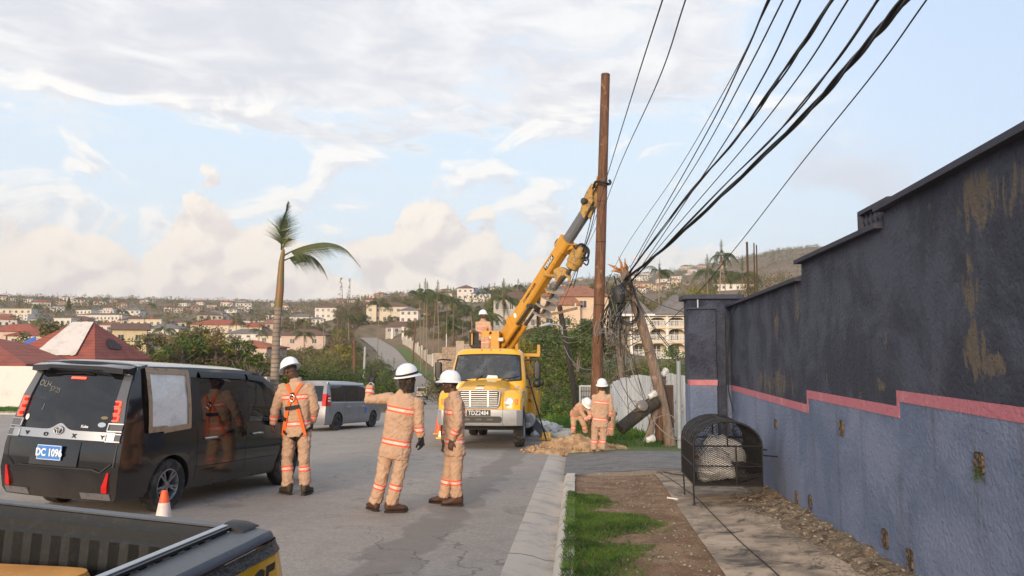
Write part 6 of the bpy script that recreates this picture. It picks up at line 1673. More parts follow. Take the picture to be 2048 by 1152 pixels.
# bonnet and wings
def bsec(y, hx, zt, zb, r): 
    out = []
    for k in range(9): 
        a = PI * k / 8; out.append(Vector((hx * math.copysign(abs(math.cos(a)) ** .55, math.cos(a)), y, zb + (zt - zb) * (math.sin(a) ** .6))))
    return out
bon = MB(); bon.loft([bsec(.10, .60, 1.50, 1.0, .1), bsec(.14, .64, 1.57, 1.0, .1), bsec(.30, .70, 1.62, 1.0, .1), bsec(.7, .76, 1.69, 1.0, .1), bsec(1.2, .84, 1.765, 1.0, .1), bsec(1.75, .93, 1.82, 1.0, .1)])
bon.build('bonnet', M_YEL, tr, smooth=40)
q = MB(); q.loft([[Vector((x, y, interp([(.10, 1.50), (.14, 1.57), (.3, 1.62), (.7, 1.69), (1.2, 1.765)], y) + .006)) for x in (-.10, .10)] for y in (.30, .36)], False, closed=False); q.build('bonnet_vent', M_TRIM, tr)
for s in (1, -1):
    pr = [(.10, .98), (.09, 1.20), (.16, 1.36), (.40, 1.50), (.85, 1.565), (1.35, 1.56), (1.72, 1.50), (1.74, 1.02), (1.66, .98)]
    pr += [(1.10 + .58 * math.cos(a), .50 + .62 * math.sin(a)) for a in [R(d) for d in range(50, 131, 10)]] + [(.55, .94)]
    q = MB(); secs = [(.60, .94, .05), (.80, 1.0, .02), (.98, .985, .0), (1.06, .95, -.02), (1.095, .88, -.05)]
    rows = []
    for x, k, o_ in secs:
        rows.append([Vector((s * x, lerp(.9, y, k if y < .6 else 1) if y < .5 else y, .98 + (z - .98) * (k if z > 1.0 else 1))) for y, z in pr])
    q.loft(rows); w_ = q.build('wing', M_YEL, tr, smooth=38)
    hl = MB(); V = []
    for j in range(5):
        for i in range(9):
            u, v = i / 8, j / 4; x = lerp(.66, 1.045, u); z = lerp(1.10, 1.34 - .05 * abs(u - .55), v); V.append(Vector((s * x, .075 + .10 * u ** 3 + .05 * v * v + (.02 if v > .9 or v < .1 else 0), z)))
    hl.add(V, [(j * 9 + i, j * 9 + i + 1, (j + 1) * 9 + i + 1, (j + 1) * 9 + i) for j in range(4) for i in range(8)])
    h_ = hl.build('headlight', M_HEADL, tr, smooth=180)
    MB().tube([Vector((s * .80, .07, 1.22)), Vector((s * .80, .060, 1.22))], .075, 18).build('lamp_bowl', M_CHROME, h_, smooth=40)
    MB().box((s * .965, .105, 1.21), (.085, .03, .15)).build('indicator', M_AMBER, h_, bevel=.01)
    q = MB()
    for k in range(4): q.tube([Vector((s * (.86 + .02 * k), 1.0 + .12 * k, 1.60 + .012 * k)), Vector((s * (.94 + .012 * k), 1.0 + .12 * k, 1.575 + .012 * k))], .018, 6)
    q.build('side_vent', M_BUMP, tr)
    # mirrors on their arms (outer face toward the rear, shell seen from the front)
    arm = MB().tube([(s * 1.06, 1.98, 2.36), (s * 1.30, 1.90, 2.38), (s * 1.44, 1.88, 2.36), (s * 1.47, 1.88, 2.20), (s * 1.47, 1.88, 1.70), (s * 1.42, 1.90, 1.62), (s * 1.10, 1.95, 1.60)], .022, 8)
    ar = arm.build('mirror_arm', M_TRIM, tr, smooth=60)
    MB().loft([rrect(.10, 1.80, 1.93, z, .05) if 0 else [p + Vector((s * 1.42, 0, 0)) for p in rrect(k, 1.80, 1.93, z, .045)] for z, k in ((1.84, .06), (1.87, .10), (2.26, .105), (2.30, .07))]).build('mirror', M_TRIM, ar, smooth=40)
    MB().ell((s * 1.42, 1.86, 1.70), (.12, .075, .12), 16, 10).build('blind_spot_mirror', M_TRIM, ar, smooth=180)
# radiator grille
def groove(hx, z0, z1, c): return [(-hx + c, z0), (hx - c, z0), (hx - c * .3, z0 + c * 1.1), (hx + .015, z1 - c), (hx - c * .4, z1), (-hx + c * .4, z1), (-hx - .015, z1 - c), (-hx + c * .3, z0 + c * 1.1)]
gpoly = groove(.53, 1.07, 1.50, .06); Mg = Matrix(((1, 0, 0, 0), (0, 0, 1, 0), (0, 1, 0, 0), (0, 0, 0, 1)))
gr = MB().prism(gpoly, .05, .12, Mg).build('grille', M_TRIM, tr)
MB().tube([Vector((x, .045, z)) for x, z in gpoly + gpoly[:1]], .024, 8).build('grille_surround', M_GRIL, gr, smooth=60)
for k in range(7): MB().box((0, .035, 1.125 + k * .054), (.96, .03, .017)).build('grille_bar', M_GRIL, gr)
for x in (-.235, .235): MB().box((x, .028, 1.285), (.042, .036, .40)).build('grille_upright', M_GRIL, gr)
MB().box((0, .10, 1.555), (.22, .03, .04)).build('badge', M_CHROME, tr, bevel=.008)
# front bumper with slot and plate
bp_ = MB(); rows = []
for x, y, zt in ((-1.12, .38, .02), (-1.10, .16, .02), (-.98, .02, .01), (-.6, -.04, 0), (0, -.06, 0), (.6, -.04, 0), (.98, .02, .01), (1.10, .16, .02), (1.12, .38, .02)):
    rows.append([Vector((x, y, .60)), Vector((x, y - .02, .64)), Vector((x, y - .02, 1.00 - zt)), Vector((x, y, 1.02 - zt)), Vector((x * .985, y + .08, 1.02 - zt)), Vector((x * .985, y + .08, .60))])
bp_.loft(rows); bo = bp_.build('bumper', M_BUMP, tr, smooth=30)
MB().prism([(-.56, .68), (.56, .68), (.60, .73), (.60, .80), (.56, .84), (-.56, .84), (-.60, .80), (-.60, .73)], -.092, -.07, Mg).build('bumper_slot', M_TRIM, bo)
for x in (-.30, .0, .3): MB().box((x, -.096, .76), (.16, .012, .05)).build('slot_bracket', M_GREASE, bo)
for x in (-.75, .62): MB().box((x, -.055 + .02, .81), (.008, .05, .40)).build('bumper_seam', M_TRIM, bo)
pl2 = MB().box((.0, -.092, .925), (.62, .012, .15)).build('number_plate', M_LETK, tr, bevel=.004)
lettering('TDZ2484', .158, M_LETW, pl2, Tm(0, -.100, .922), .002, .001, .84)
# chassis, axles and wheels
q = MB()
for x in (-.42, .42): q.bar((x, .2, .72), (x, 8.2, .72), .09, .26)
q.bar((-.95, 1.10, .50), (.95, 1.10, .50), .14, .12); q.bar((-.8, 1.0, .62), (.8, 1.0, .62), .3, .1); q.bar((-.9, 6.2, .52), (.9, 6.2, .52), .24, .24)
q.build('chassis', M_GREASE, tr)
MB().box((0, .9, .88), (1.1, 1.3, .3)).build('engine', M_ARCH, tr, bevel=.03)
for s in (1, -1):
    wheel(tr, (s * .98, 1.10, .50), .50, .28, M_BUMP, s, 0)
    wheel(tr, (s * .96, 6.2, .50), .50, .28, M_BUMP, s, 0); wheel(tr, (s * .64, 6.2, .50), .50, .26, M_BUMP, s, 0)
    MB().box((s * 1.04, 2.5, .52), (.28, .7, .10)).box((s * 1.02, 2.5, .78), (.24, .66, .07)).build('step', M_BUMP, tr, bevel=.01)
    MB().tube([(s * 1.06, 2.95, .62), (s * 1.06, 3.7, .62)], .22, 16).build('fuel_tank', M_BUMP, tr, smooth=40)
    for y0, y1 in ((3.75, 5.35), (7.0, 8.2)):
        b_ = MB().box((s * 1.0, (y0 + y1) / 2, 1.06), (.40, y1 - y0, .86)).build('tool_locker', M_YEL, tr, bevel=.02)
        MB().box((s * 1.205, (y0 + y1) / 2, 1.06), (.012, y1 - y0 - .12, .74)).build('locker_door', M_YELW, b_, bevel=.01)
MB().box((0, 5.9, 1.02), (2.0, 4.6, .10)).build('deck', M_YELW, tr, bevel=.01)
# rack behind the cab
for s in (1,):
    q = MB(); q.bar((s * 1.05, 3.6, 1.4), (s * 1.05, 3.6, 2.62), .09, .09); q.bar((s * .7, 3.6, 2.58), (s * 1.42, 3.6, 2.58), .10, .10); q.bar((s * 1.38, 3.6, 2.6), (s * 1.38, 3.6, 2.90), .09, .09); q.bar((s * .9, 3.6, 2.05), (s * 1.32, 3.6, 2.05), .10, .09); q.bar((s * 1.1, 3.55, 1.2), (s * 1.25, 3.9, 1.75), .12, .16)
    q.build('boom_rack', M_YELW, tr, bevel=.008)
# outriggers
for s in (1, -1):
    q = MB(); q.bar((s * .75, 3.95, 1.10), (s * 1.52, 3.95, .18), .20, .24); lg = q.build('outrigger', M_BOOMG, tr, bevel=.01)
    MB().loft([rrect(.14, 3.78, 4.12, .02, .02) if 0 else [p + Vector((s * 1.60, 0, 0)) for p in rrect(k, 3.95 - k, 3.95 + k, z, .02)] for z, k in ((.0, .21), (.05, .21), (.06, .15), (.24, .13))]).build('foot_pad', M_YEL, lg)
# pedestal, turret, control console and seat
PZ = 2.62
MB().lathe([(.62, 1.05), (.55, 1.2), (.48, 2.45), (.62, 2.5), (.62, 2.60)], 24, Tm(0, 4.5, 0)).build('pedestal', M_YELW, tr, smooth=40)
tt = MB().box((.02, 4.2, 2.70), (.92, 1.2, .16)).build('turntable', M_YELW, tr, bevel=.012)
con = MB().box((-.13, 3.95, 3.06), (.56, .62, .56)).box((.36, 4.5, 3.02), (.10, .8, .6)).box((.66, 4.5, 3.02), (.10, .8, .6)).build('control_console', M_YELW, tr, bevel=.02)
q = MB().box((.20, 3.62, 3.06), (.19, .10, .13)); fl = q.build('flood_light', M_BUMP, tr, bevel=.03)
MB().box((.20, 3.566, 3.06), (.14, .012, .085)).build('light_glass', M_HEADL, fl)
MB().ell((-.14, 3.63, 3.12), (.035, .01, .04), 12, 8).build('round_label', M_LETW, con)
st_ = MB().box((-.66, 4.75, 2.90), (.42, .44, .12)).box((-.78, 4.95, 3.18), (.38, .12, .54)).build('operator_seat', M_SEAT, tr, bevel=.04)
q = MB(); q.bar((-.9, 4.3, 2.66), (-.3, 4.3, 2.66), .9, .06); q.bar((-.86, 4.8, 2.66), (-.86, 4.8, 3.4), .05, .05); q.bar((-.86, 4.8, 3.38), (-.86, 4.4, 3.38), .05, .05); q.build('operator_platform', M_YELW, tr, bevel=.01)
# boom: local points from the sight lines
INV = (Tm(*tr.location) @ Rm(TILT, 'X')).inverted()
L_ = lambda u, v, Y: INV @ at(u, v, Y)
b0, b1, b2 = L_(1001, 690, 24.0), L_(1137, 480, 21.75), L_(1183, 407, 20.95)
bd = (b2 - b0).normalized(); b1 = b0 + bd * (b1 - b0).dot(bd)
sidev = bd.cross(Vector((0, 0, 1))).normalized()        # horizontal, to the right of the boom
upv = sidev.cross(bd).normalized()
def boxbeam(m_, a, b, w, h, c=.0):
    rings = []
    for p, k in ((a, 1), (b, 1)):
        hw, hh = w / 2, h / 2
        rings.append([p + sidev * x + upv * y for x, y in ((-hw, -hh + c), (-hw + c, -hh), (hw - c, -hh), (hw, -hh + c), (hw, hh - c), (hw - c, hh), (-hw + c, hh), (-hw, hh - c))])
    m_.loft(rings); return m_
low = boxbeam(MB(), b0 - bd * .25, b1, .32, .40, .05).build('lower_boom', M_YELW, tr)
boxbeam(MB(), b1 - bd * .32, b1 + bd * .03, .37, .47, .05).build('boom_collar', M_YELW, low)
boxbeam(MB(), b1 - bd * .1, b2, .25, .33, .06).build('upper_boom', M_BOOMG, tr)
boxbeam(MB(), b0 + bd * .9, b0 + bd * 1.05, .40, .50, .05).build('boom_bracket', M_YELW, low)
# lettering along the flank facing the road: build in the plane of the near flank
near = -sidev if (-sidev).y < 0 else sidev
tx = bd; tz = near.cross(bd) * -1
if tz.z < 0: tz = -tz
def boom_text(txt, f, size, m, o, par, dz=0.0):
    c = b0 + (b1 - b0) * f + near * (.16 + o) + tz * dz
    ty = -near
    M = Matrix(((tx.x, ty.x, tz.x, c.x), (tx.y, ty.y, tz.y, c.y), (tx.z, ty.z, tz.z, c.z), (0, 0, 0, 1)))
    return lettering(txt, size, m, par, M, .003, .003, 1.0, 1.05)
c = b0 + (b1 - b0) * .80 + near * .164
q = MB(); q.add([c + tx * x + tz * z for x, z in ((-.26, -.075), (.26, -.075), (.26, .09), (-.26, .09))], [(0, 1, 2, 3)]); q.build('name_panel', M_LETK, low)
boom_text('TEREX', .80, .155, M_LETW, .007, low)
boom_text('COMMANDER', .52, .12, M_LETK, .003, low)
q = MB(); c = b0 + (b1 - b0) * .30 + near * .166; q.add([c + tx * (.07 * math.cos(k * PI / 9)) + tz * (.09 * math.sin(k * PI / 9)) for k in range(18)], [tuple(range(18))]); q.build('round_label', M_LETW, low)
# lift cylinders
for k, s in enumerate((-.18, .16)):
    a = L_(1010, 697, 23.7) + sidev * s; e = b0 + bd * 2.0 - upv * .30 + sidev * s * .9
    cy = MB().tube([a, a.lerp(e, .58)], .085, 14).build('lift_cylinder', M_YELW, tr, smooth=50)
    MB().tube([a.lerp(e, .56), e], .050, 12).tube([e - sidev * .08, e + sidev * .08], .08, 12).build('piston_rod', M_GREASE, cy, smooth=50)
# boom tip with pole guides
tip = MB(); P_ = [L_(*p) for p in ((1166, 432, 20.85), (1182, 380, 20.75), (1196, 368, 20.6))]
for s in (-.11, .11):
    poly = [L_(1167, 424, 20.9), L_(1172, 402, 20.85), L_(1181, 382, 20.8), L_(1190, 368, 20.75), L_(1194, 374, 20.75), L_(1190, 390, 20.8), L_(1192, 404, 20.8), L_(1183, 420, 20.85), L_(1174, 438, 20.9)]
    tip.loft([[p + sidev * (s - .02) for p in poly], [p + sidev * (s + .02) for p in poly]])
tip.build('boom_tip', M_YELD, tr)
MB().tube([L_(1176, 404, 20.85) - sidev * .2, L_(1176, 404, 20.85) + sidev * .2], .09, 12).build('winch_sheave', M_GREASE, tr, smooth=50)
MB().tube([L_(1188, 374, 20.7), L_(1194, 366, 20.6), L_(1196, 352, 20.4)], [.05, .04, .03], 8).build('pole_guide', M_YELW, tr)
PC = INV @ at(1206, 366, 20.42)
for nm, pts in (('pole_claw', [(1188, 372, 20.55), (1191, 364, 20.30), (1200, 363, 20.14), (1212, 366, 20.14), (1219, 368, 20.3), (1221, 364, 20.42), (1218, 360, 20.44)]), ('pole_claw', [(1186, 376, 20.6), (1193, 370, 20.75), (1207, 368, 20.80), (1217, 369, 20.62)])):
    MB().tube(curve3([L_(*p) for p in pts], 6), .035, 8).build(nm, M_TRIM, tr, smooth=180)
# auger stowed beside the boom
mt = MB(); a, e = L_(1163, 497, 21.5), L_(1143, 537, 21.6); ax = (a - e).normalized()
mt.tube([a + ax * .05, a, a.lerp(e, .25), a.lerp(e, .27), a.lerp(e, .75), a.lerp(e, .77), e, e - ax * .04], [.12, .20, .20, .235, .235, .20, .19, .10], 20); au = mt.build('auger_motor', M_YELD, tr, smooth=40)
MB().tube([L_(1130, 498, 21.7), L_(1152, 492, 21.6), L_(1164, 500, 21.5)], [.10, .08, .07], 8).build('motor_bracket', M_YELW, tr, smooth=50)
s0, s1 = e, L_(1114, 572, 21.9)
MB().tube([s0, s1], .055, 10).build('auger_shaft', M_GREASE, tr, smooth=50)
h = MB(); hp = [L_(*p) for p in ((1112, 540, 21.95), (1124, 534, 21.9), (1137, 540, 21.85), (1136, 556, 21.85), (1127, 551, 21.85), (1116, 566, 21.9))]
h.loft([[p + sidev * .10 for p in hp], [p - sidev * .10 for p in hp]]); h.tube([L_(1089, 550, 22.2), L_(1113, 553, 21.95)], .055, 8); h.tube([L_(1130, 548, 21.7), L_(1139, 556, 21.65), L_(1138, 563, 21.65)], .05, 8)
h.build('stow_hook', M_YELD, tr, smooth=40)
f0, f1 = L_(1117, 566, 21.9), L_(1081, 634, 22.3); ad = (f1 - f0); n_ = 96; e1 = ad.normalized().orthogonal().normalized(); e2 = ad.normalized().cross(e1)
MB().tube([f0, f1], .05, 10).build('auger_stem', M_GREASE, tr, smooth=50)
q = MB(); rows = []
for k in range(n_ + 1):
    t = k / n_; ang = t * 2 * PI * 4.2; rr_ = .29 * min(1, t * 14) ; c = f0 + ad * (.02 + .96 * t); d_ = e1 * math.cos(ang) + e2 * math.sin(ang)
    rows.append([c + d_ * .05, c + d_ * rr_, c + d_ * rr_ + ad.normalized() * .02, c + d_ * .05 + ad.normalized() * .02])
q.loft(rows); q.build('auger_flight', mat('auger_steel', (.42, .36, .29), .55, .3, n=[(6, (.25, .19, .14), .5, .66)]), tr, smooth=40)
for k, pts in enumerate((((1145, 492), (1165, 490), (1178, 500), (1174, 520), (1162, 518)), ((1148, 495), (1170, 494), (1176, 510), (1165, 524)), ((1163, 516), (1170, 514), (1177, 520), (1174, 530), (1167, 526)), ((1150, 498), (1160, 488), (1170, 492), (1168, 512)))):
    MB().tube(curve3([L_(u, v, 21.45 - .05 * k) for u, v in pts], 7), .024, 6).build('hydraulic_hose', M_CABLE, tr, smooth=180)
for k in (0, 1): MB().tube(curve3([L_(1192 - 4 * k, 412, 20.8), L_(1178 - 4 * k, 470, 21.1), L_(1139 + 8 * k, 575, 21.9)], 6), .012, 5).build('winch_line', M_CABLE, tr)
for y_, z_ in ((.42, .26),):
    MB().tube([b0 + bd * 2.6 - sidev * .20 + upv * .0, b0 + bd * 2.6 - sidev * .20 - upv * .34], .05, 8).build('boom_stop', M_YELW, low)
MB().tube(curve3([b1 - bd * .5 + upv * .26, b1 - bd * .42 + upv * .38, b1 - bd * .25 + upv * .38, b1 - bd * .2 + upv * .26], 5), .014, 6).build('hose_guide', M_GREASE, low)

# operator
base_o = tr.location + Vector((-.36, 4.2, 2.55))
oy = base_o.y
worker('person', 'crane operator seated beside the controls on the yellow truck', oy, tuple(base_o),
    dict(head=(966, 631), neck=(966, 640), shL=(977, 646, -.05), shR=(955, 646, .05), elL=(981, 659, -.12), elR=(954, 660, -.05), wrL=(981, 664, -.38), wrR=(966, 664, -.30), hipL=(971, 675, .05), hipR=(963, 675, .05), knL=(976, 678, -.42), knR=(967, 679, -.42), anL=(976, 698, -.42), anR=(967, 698, -.42)),
    R(-168), (R(35), 0), vox=.02, bvox=.011, feet=(R(-165), R(-170)), boot=M_BOOTD, seated=True, girth=.86, fat=.9)

# steel bar leaning on the truck
a, b = at(1093, 868, 22.4), at(1057, 756, 23.0); a.z = zslope(-.3, 22.4) + .05
tag(MB().tube([a, b], .022, 8).build('digging_bar', M_TRIM), 'long black digging bar leaning against the right side of the yellow truck', 'bar')

# heap of sandy earth round the hole, broken kerb beyond
def sand_extra(T, co, c, b):
    k = T.mix(T.smooth(T.noise(co, 5, 6, .68, .4), .36, .64), (.36, .205, .10, 1), (.62, .41, .225, 1))
    return T.mix(T.smooth(T.noise(co, 18, 5, .7), .58, .70), k, (.26, .15, .075, 1))
M_SAND = mat('sandy_earth', (.5, .34, .19), .95, extra=sand_extra, bump=(22, 1.0, None, .05))
q = MB(); cx, cy, nx, ny = .05, 19.15, 90, 46; V = []
for j in range(ny + 1):
    for i in range(nx + 1):
        u, v = -1 + 2 * i / nx, -1 + 2 * j / ny; x, y = cx + u * 1.45, cy + v * .95
        d = math.sqrt(u * u + v * v) + .28 * nz((x * 2.2, y * 2.2, 1)) 
        hgt = .32 * max(0, 1 - d) ** .85 * (1.05 + .8 * nz((x * 2.4, y * 1.4, 6))) + (.07 * nz((x * 7, y * 7, 2)) + .045 * abs(nz((x * 15, y * 15, 5)))) * sstep(1 - d, 0, .22)
        V.append((x, y, max(zslope(x, y), drive_z(x, y) if y < 17.6 and x > -.15 else zslope(x, y)) + hgt - .03 * sstep(d, .8, 1.05)))
q.add(V, [(j * (nx + 1) + i, j * (nx + 1) + i + 1, (j + 1) * (nx + 1) + i + 1, (j + 1) * (nx + 1) + i) for j in range(ny) for i in range(nx)])
for k in range(240):
    a = rng.uniform(0, 2 * PI); r_ = rng.random() ** .6 * 1.02; x, y = cx + 1.45 * r_ * math.cos(a), cy + .95 * r_ * math.sin(a)
    pebble(q, (x, y, zslope(x, y) + .32 * max(0, 1 - r_) ** .85 + .01), rng.uniform(.015, .06), 0, .8)
tag(q.build('earth_heap', M_SAND, smooth=180), 'low heap of freshly dug sandy earth at the foot of the new pole', 'earth heap')
M_RUBBLE = mat('white_rubble', (.56, .53, .49), .9, n=[(5, (.40, .36, .32), .5, .7)], bump=(12, .8, None, .04))
q = MB()
for k in range(60):
    t = rng.random(); p = at(lerp(1112, 1084, t), lerp(868, 833, t), lerp(24.2, 33, t)); x = p.x + rng.uniform(-.7, .5); g = gz(x, p.y)
    pebble(q, (x, p.y, max(g, zslope(x, p.y)) + .04), rng.uniform(.08, .30), 0, .6)
tag(q.build('kerb_rubble', M_RUBBLE, smooth=40), 'broken white kerb rubble along the road edge right of the truck', 'rubble', kind='stuff')

# ================================================================== pickup bed in the near left corner
pk = thing('pickup_truck', 'yellow pickup with a black lined load bed and a black lettered side', 'pickup')
CY = M_YEL
M_LINER = mat('bed_liner', (.016, .018, .019), .75, n=[(30, (.026, .028, .030), .5, .7)], bump=(90, .4, None, .004))
M_CAPP = mat('grey_rail_plastic', (.075, .082, .095), .42, n=[(40, (.055, .06, .07), .5, .7)], bump=(160, .15, None, .002))
M_ALU = mat('aluminium_rail', (.42, .44, .46), .35, .7)
M_WRINK = mat('wrinkled_black_film', (.03, .032, .036), .3, bump=(20, 1.0, (3, 1, 1), .03))
BLEN, BWID = 1.62, 1.52
# local frame: y toward the tailgate (0 = its outer top edge), x to the right flank (0 = outer edge of the rail cap), z = 0 at the cap top
rail = MB()
cs = [(-.125, -.03), (-.120, -.004), (-.110, .0), (-.012, -.006), (.0, -.018), (.004, -.030), (-.004, -.040), (-.12, -.045)]
rows = []
for y, k, dz in ((-BLEN, 1, 0), (-.20, 1, 0), (-.10, 1, .002), (-.04, .97, .000), (-.012, .85, -.006), (.0, .7, -.018)):
    rows.append([Vector((-.075 + (x + .075) * k, y, z + dz)) for x, z in cs])
rail.loft(rows); rc_ = rail.build('rail_cap', M_CAPP, pk, smooth=40)
MB().bar((-.143, -BLEN, .008), (-.143, -.06, .008), .024, .016).build('rail_strip', M_ALU, pk, bevel=.003)
MB().bar((-.119, -BLEN, .008), (-.119, -.05, .008), .010, .010).build('seal_strip', M_TRIM, pk)
MB().loft([[Vector((-.10 + dx, y, dz * k)) for dx, dz in ((-.055, .014), (-.05, .020), (-.0, .020), (.03, .008), (.035, .0), (-.055, .0))] for y, k in ((-.12, .6), (-.09, 1), (-.04, 1), (-.012, .4))]).build('corner_trim', M_TRIM, pk, smooth=40)
# left rail
lr = MB(); lr.loft([[Vector((-BWID - x, y, z)) for x, z in cs] for y in (-BLEN, -.04, 0)]); lr.build('rail_cap', M_CAPP, pk, smooth=40)
# flank panels
def flank(z): return interp([(-1.0, -.02), (-.55, .045), (-.30, .048), (-.14, .045), (-.10, .038), (-.045, .006)], z)
fl_ = MB(); rows = []
for z in (-.72, -.5, -.3, -.2, -.069):
    rows.append([Vector((flank(z), -BLEN, z)), Vector((flank(z), -.3, z)), Vector((flank(z), -.06, z)), Vector((flank(z) - .012, -.015 + (-z) * .14, z)), Vector((flank(z) - .05, .012 + (-z) * .16, z)), Vector((flank(z) - .12, .02 + (-z) * .16, z))])
fl_.loft(rows, False, closed=False); fp = fl_.build('side_panel', CY, pk, smooth=50)
q = MB(); rows = []
for z in (-.074, -.06, -.046, -.034):
    rows.append([Vector((flank(z) + .002, y, z)) for y in (-BLEN, -.6, -.3, -.06)] + [Vector((flank(z) - .010, -.012 + (-z) * .14, z)), Vector((flank(z) - .05, .012 + (-z) * .14, z)), Vector((flank(z) - .12, .012, z))])
q.loft(rows, False, closed=False); q.build('film_band', M_WRINK, pk, smooth=60)
txt_me = text_mesh('SERVICE', .19, .0012, M_LETK, .004, .72)
txt_me.transform(Tm(.0505, -.36, -.160) @ Rm(R(90), 'Z')); obj('lettering', txt_me, pk)
tlp = MB(); rows = []
for z in (-.56, -.40, -.27, -.22, -.19):
    k = 1 if -.5 < z < -.2 else .5
    rows.append([Vector((flank(z) - .004, -.02 - z * .14, z)), Vector((flank(z) + .0 * k, .045 * k - z * .15, z)), Vector((flank(z) - .05, .075 * k - z * .15, z)), Vector((flank(z) - .14, .055 * k - z * .15, z))])
tlp.loft(rows, False, closed=False); tlp.build('tail_light', M_RED, pk, smooth=60)
# inner liner with ribs, floor, tailgate
ln = MB()
def rib_wall(p0, p1, depth, nrm, m_, z0, z1, pitch=.075):
    p0, p1 = Vector(p0), Vector(p1); L0 = (p1 - p0).length; n_ = int(L0 / pitch); d = (p1 - p0).normalized(); nrm = Vector(nrm); pts = []
    for k in range(n_):
        b = k * pitch
        for f, o_ in ((0, 0), (.55, 0), (.68, depth), (.90, depth)): pts.append(p0 + d * (b + f * pitch) + nrm * o_)
    pts.append(p1)
    m_.loft([[p + Vector((0, 0, z0)) for p in pts], [p + Vector((0, 0, z1)) for p in pts]], False, closed=False)
rib_wall((-BWID + .2, -.10, 0), (-.20, -.10, 0), .018, (0, 1, 0), ln, -.50, -.085)
rib_wall((-.165, -.12, 0), (-.165, -BLEN, 0), .018, (1, 0, 0), ln, -.50, -.02)
rib_wall((-BWID + .195, -BLEN, 0), (-BWID + .195, -.12, 0), .018, (-1, 0, 0), ln, -.50, -.02)
rib_wall((-.2, -BLEN + .03, 0), (-BWID + .2, -BLEN + .03, 0), .018, (0, -1, 0), ln, -.50, -.02)
ln.add([(-BWID + .15, -BLEN, -.5), (-.15, -BLEN, -.5), (-.15, -.05, -.5), (-BWID + .15, -.05, -.5)], [(0, 1, 2, 3)])
ln.build('bed_liner', M_LINER, pk)
tg = MB(); tg.loft([[Vector((x, y, z)) for y, z in ((-.10, -.5), (-.10, -.085), (-.085, -.070), (-.085, -.045), (-.072, -.035), (-.060, -.012), (-.012, -.010), (.0, -.022), (.015, -.5))] for x in (-BWID + .17, -.19)])
tg.build('tailgate', M_LINER, pk, smooth=30)
MB().bar((-BWID + .17, -.036, -.006), (-.19, -.036, -.006), .046, .006).build('tailgate_cap', M_CAPP, pk)
q = MB(); q.box((-BWID / 2, -BLEN / 2, -.62), (BWID - .1, BLEN - .1, .14)); q.build('bed_floor', M_ARCH, pk)
for x in (-.16, -BWID + .16): wheel(pk, (x, -.95, -.75), .36, .24, M_RIM, 1 if x > -.5 else -1, 6)
q = MB(); q.loft([[Vector((-BWID - flank(z), y, z)) for z in (-.72, -.5, -.3, -.1)] for y in (-BLEN, 0)], False, closed=False); q.build('side_panel', CY, pk, smooth=50)
q = MB().bar((-BWID + .1, .10, -.62), (-.1, .10, -.62), .16, .16); q.build('rear_bumper', M_TRIM, pk, bevel=.03)
pc = Vector((-1.037, 2.605, -.607)); pk.location = pc; pk.rotation_euler = (-.012, .064, R(-3.8))
# yellow drum lid and cover standing in the bed
pm = Tm(*pc) @ Rm(R(-3.8), 'Z') @ Rm(.064, 'Y')
t = thing('storage_bin', 'orange yellow storage bin with a round lid inside the pickup bed', 'bin', pm @ Vector((-.90, -.55, -.555)), R(-3.8))
M_ORBIN = mat('orange_plastic', (.70, .30, .055), .6, n=[(4, (.60, .24, .04), .5, .7), (30, (.76, .36, .09), .55, .7)])
q = MB(); q.loft([rrect(.38 + k, -.36 - k, .36 + k, z, .06) for z, k in ((0, 0), (.34, .015), (.385, .0), (.395, -.03))]); q.build('bin_body', M_ORBIN, t, smooth=40)
MB().lathe([(.135, .385), (.135, .41), (.11, .418), (.0, .42)], 28, Tm(.23, .0, 0) @ Matrix.Diagonal((.7, .7, 1, 1))).build('lid_ring', M_BOOMG, t, smooth=40)
MB().lathe([(.105, .41), (.10, .428), (.0, .43)], 28, Tm(.23, .0, 0) @ Matrix.Diagonal((.7, .7, 1, 1))).build('lid', mat('olive_lid', (.36, .30, .13), .6, n=[(25, (.24, .20, .08), .5, .65)]), t, smooth=40)

# ================================================================== plants
def leaf_extra(c2, sc=.9):
    def f(T, co, c, b): return T.mix(T.smooth(T.noise(co, sc, 4, .6), .36, .64), c, (*c2, 1))
    return f
M_LEAF = mat('green_leaves', (.055, .095, .016), .6, vary=.22, trans=.3, extra=leaf_extra((.15, .20, .035)))
M_LEAFD = mat('dark_green_leaves', (.042, .075, .016), .6, vary=.2, trans=.25, extra=leaf_extra((.11, .155, .032)))
M_LEAFY = mat('yellow_green_leaves', (.20, .20, .03), .6, vary=.18, trans=.3, extra=leaf_extra((.34, .29, .05)))
M_LEAFB = mat('brown_dry_leaves', (.17, .115, .06), .8, vary=.25, trans=.2, extra=leaf_extra((.24, .17, .085)))
M_LEAFO = mat('olive_leaves', (.11, .11, .038), .7, vary=.25, trans=.25, extra=leaf_extra((.19, .165, .06)))
M_BARK = mat('grey_bark', (.20, .16, .12), .9, n=[(6, (.11, .085, .065), .45, .65)])
M_BARKD = mat('brown_twigs', (.19, .135, .095), .9, n=[(6, (.075, .055, .04), .45, .65)])
M_FROND = mat('palm_frond', (.050, .080, .020), .55, vary=.2, trans=.25, extra=leaf_extra((.115, .125, .040), .5))
M_FRONDD = mat('dry_palm_frond', (.12, .085, .045), .8, vary=.2, trans=.2)
M_SHAFT = mat('palm_crownshaft', (.17, .13, .035), .5, n=[(1.2, (.24, .11, .045), .45, .6)])
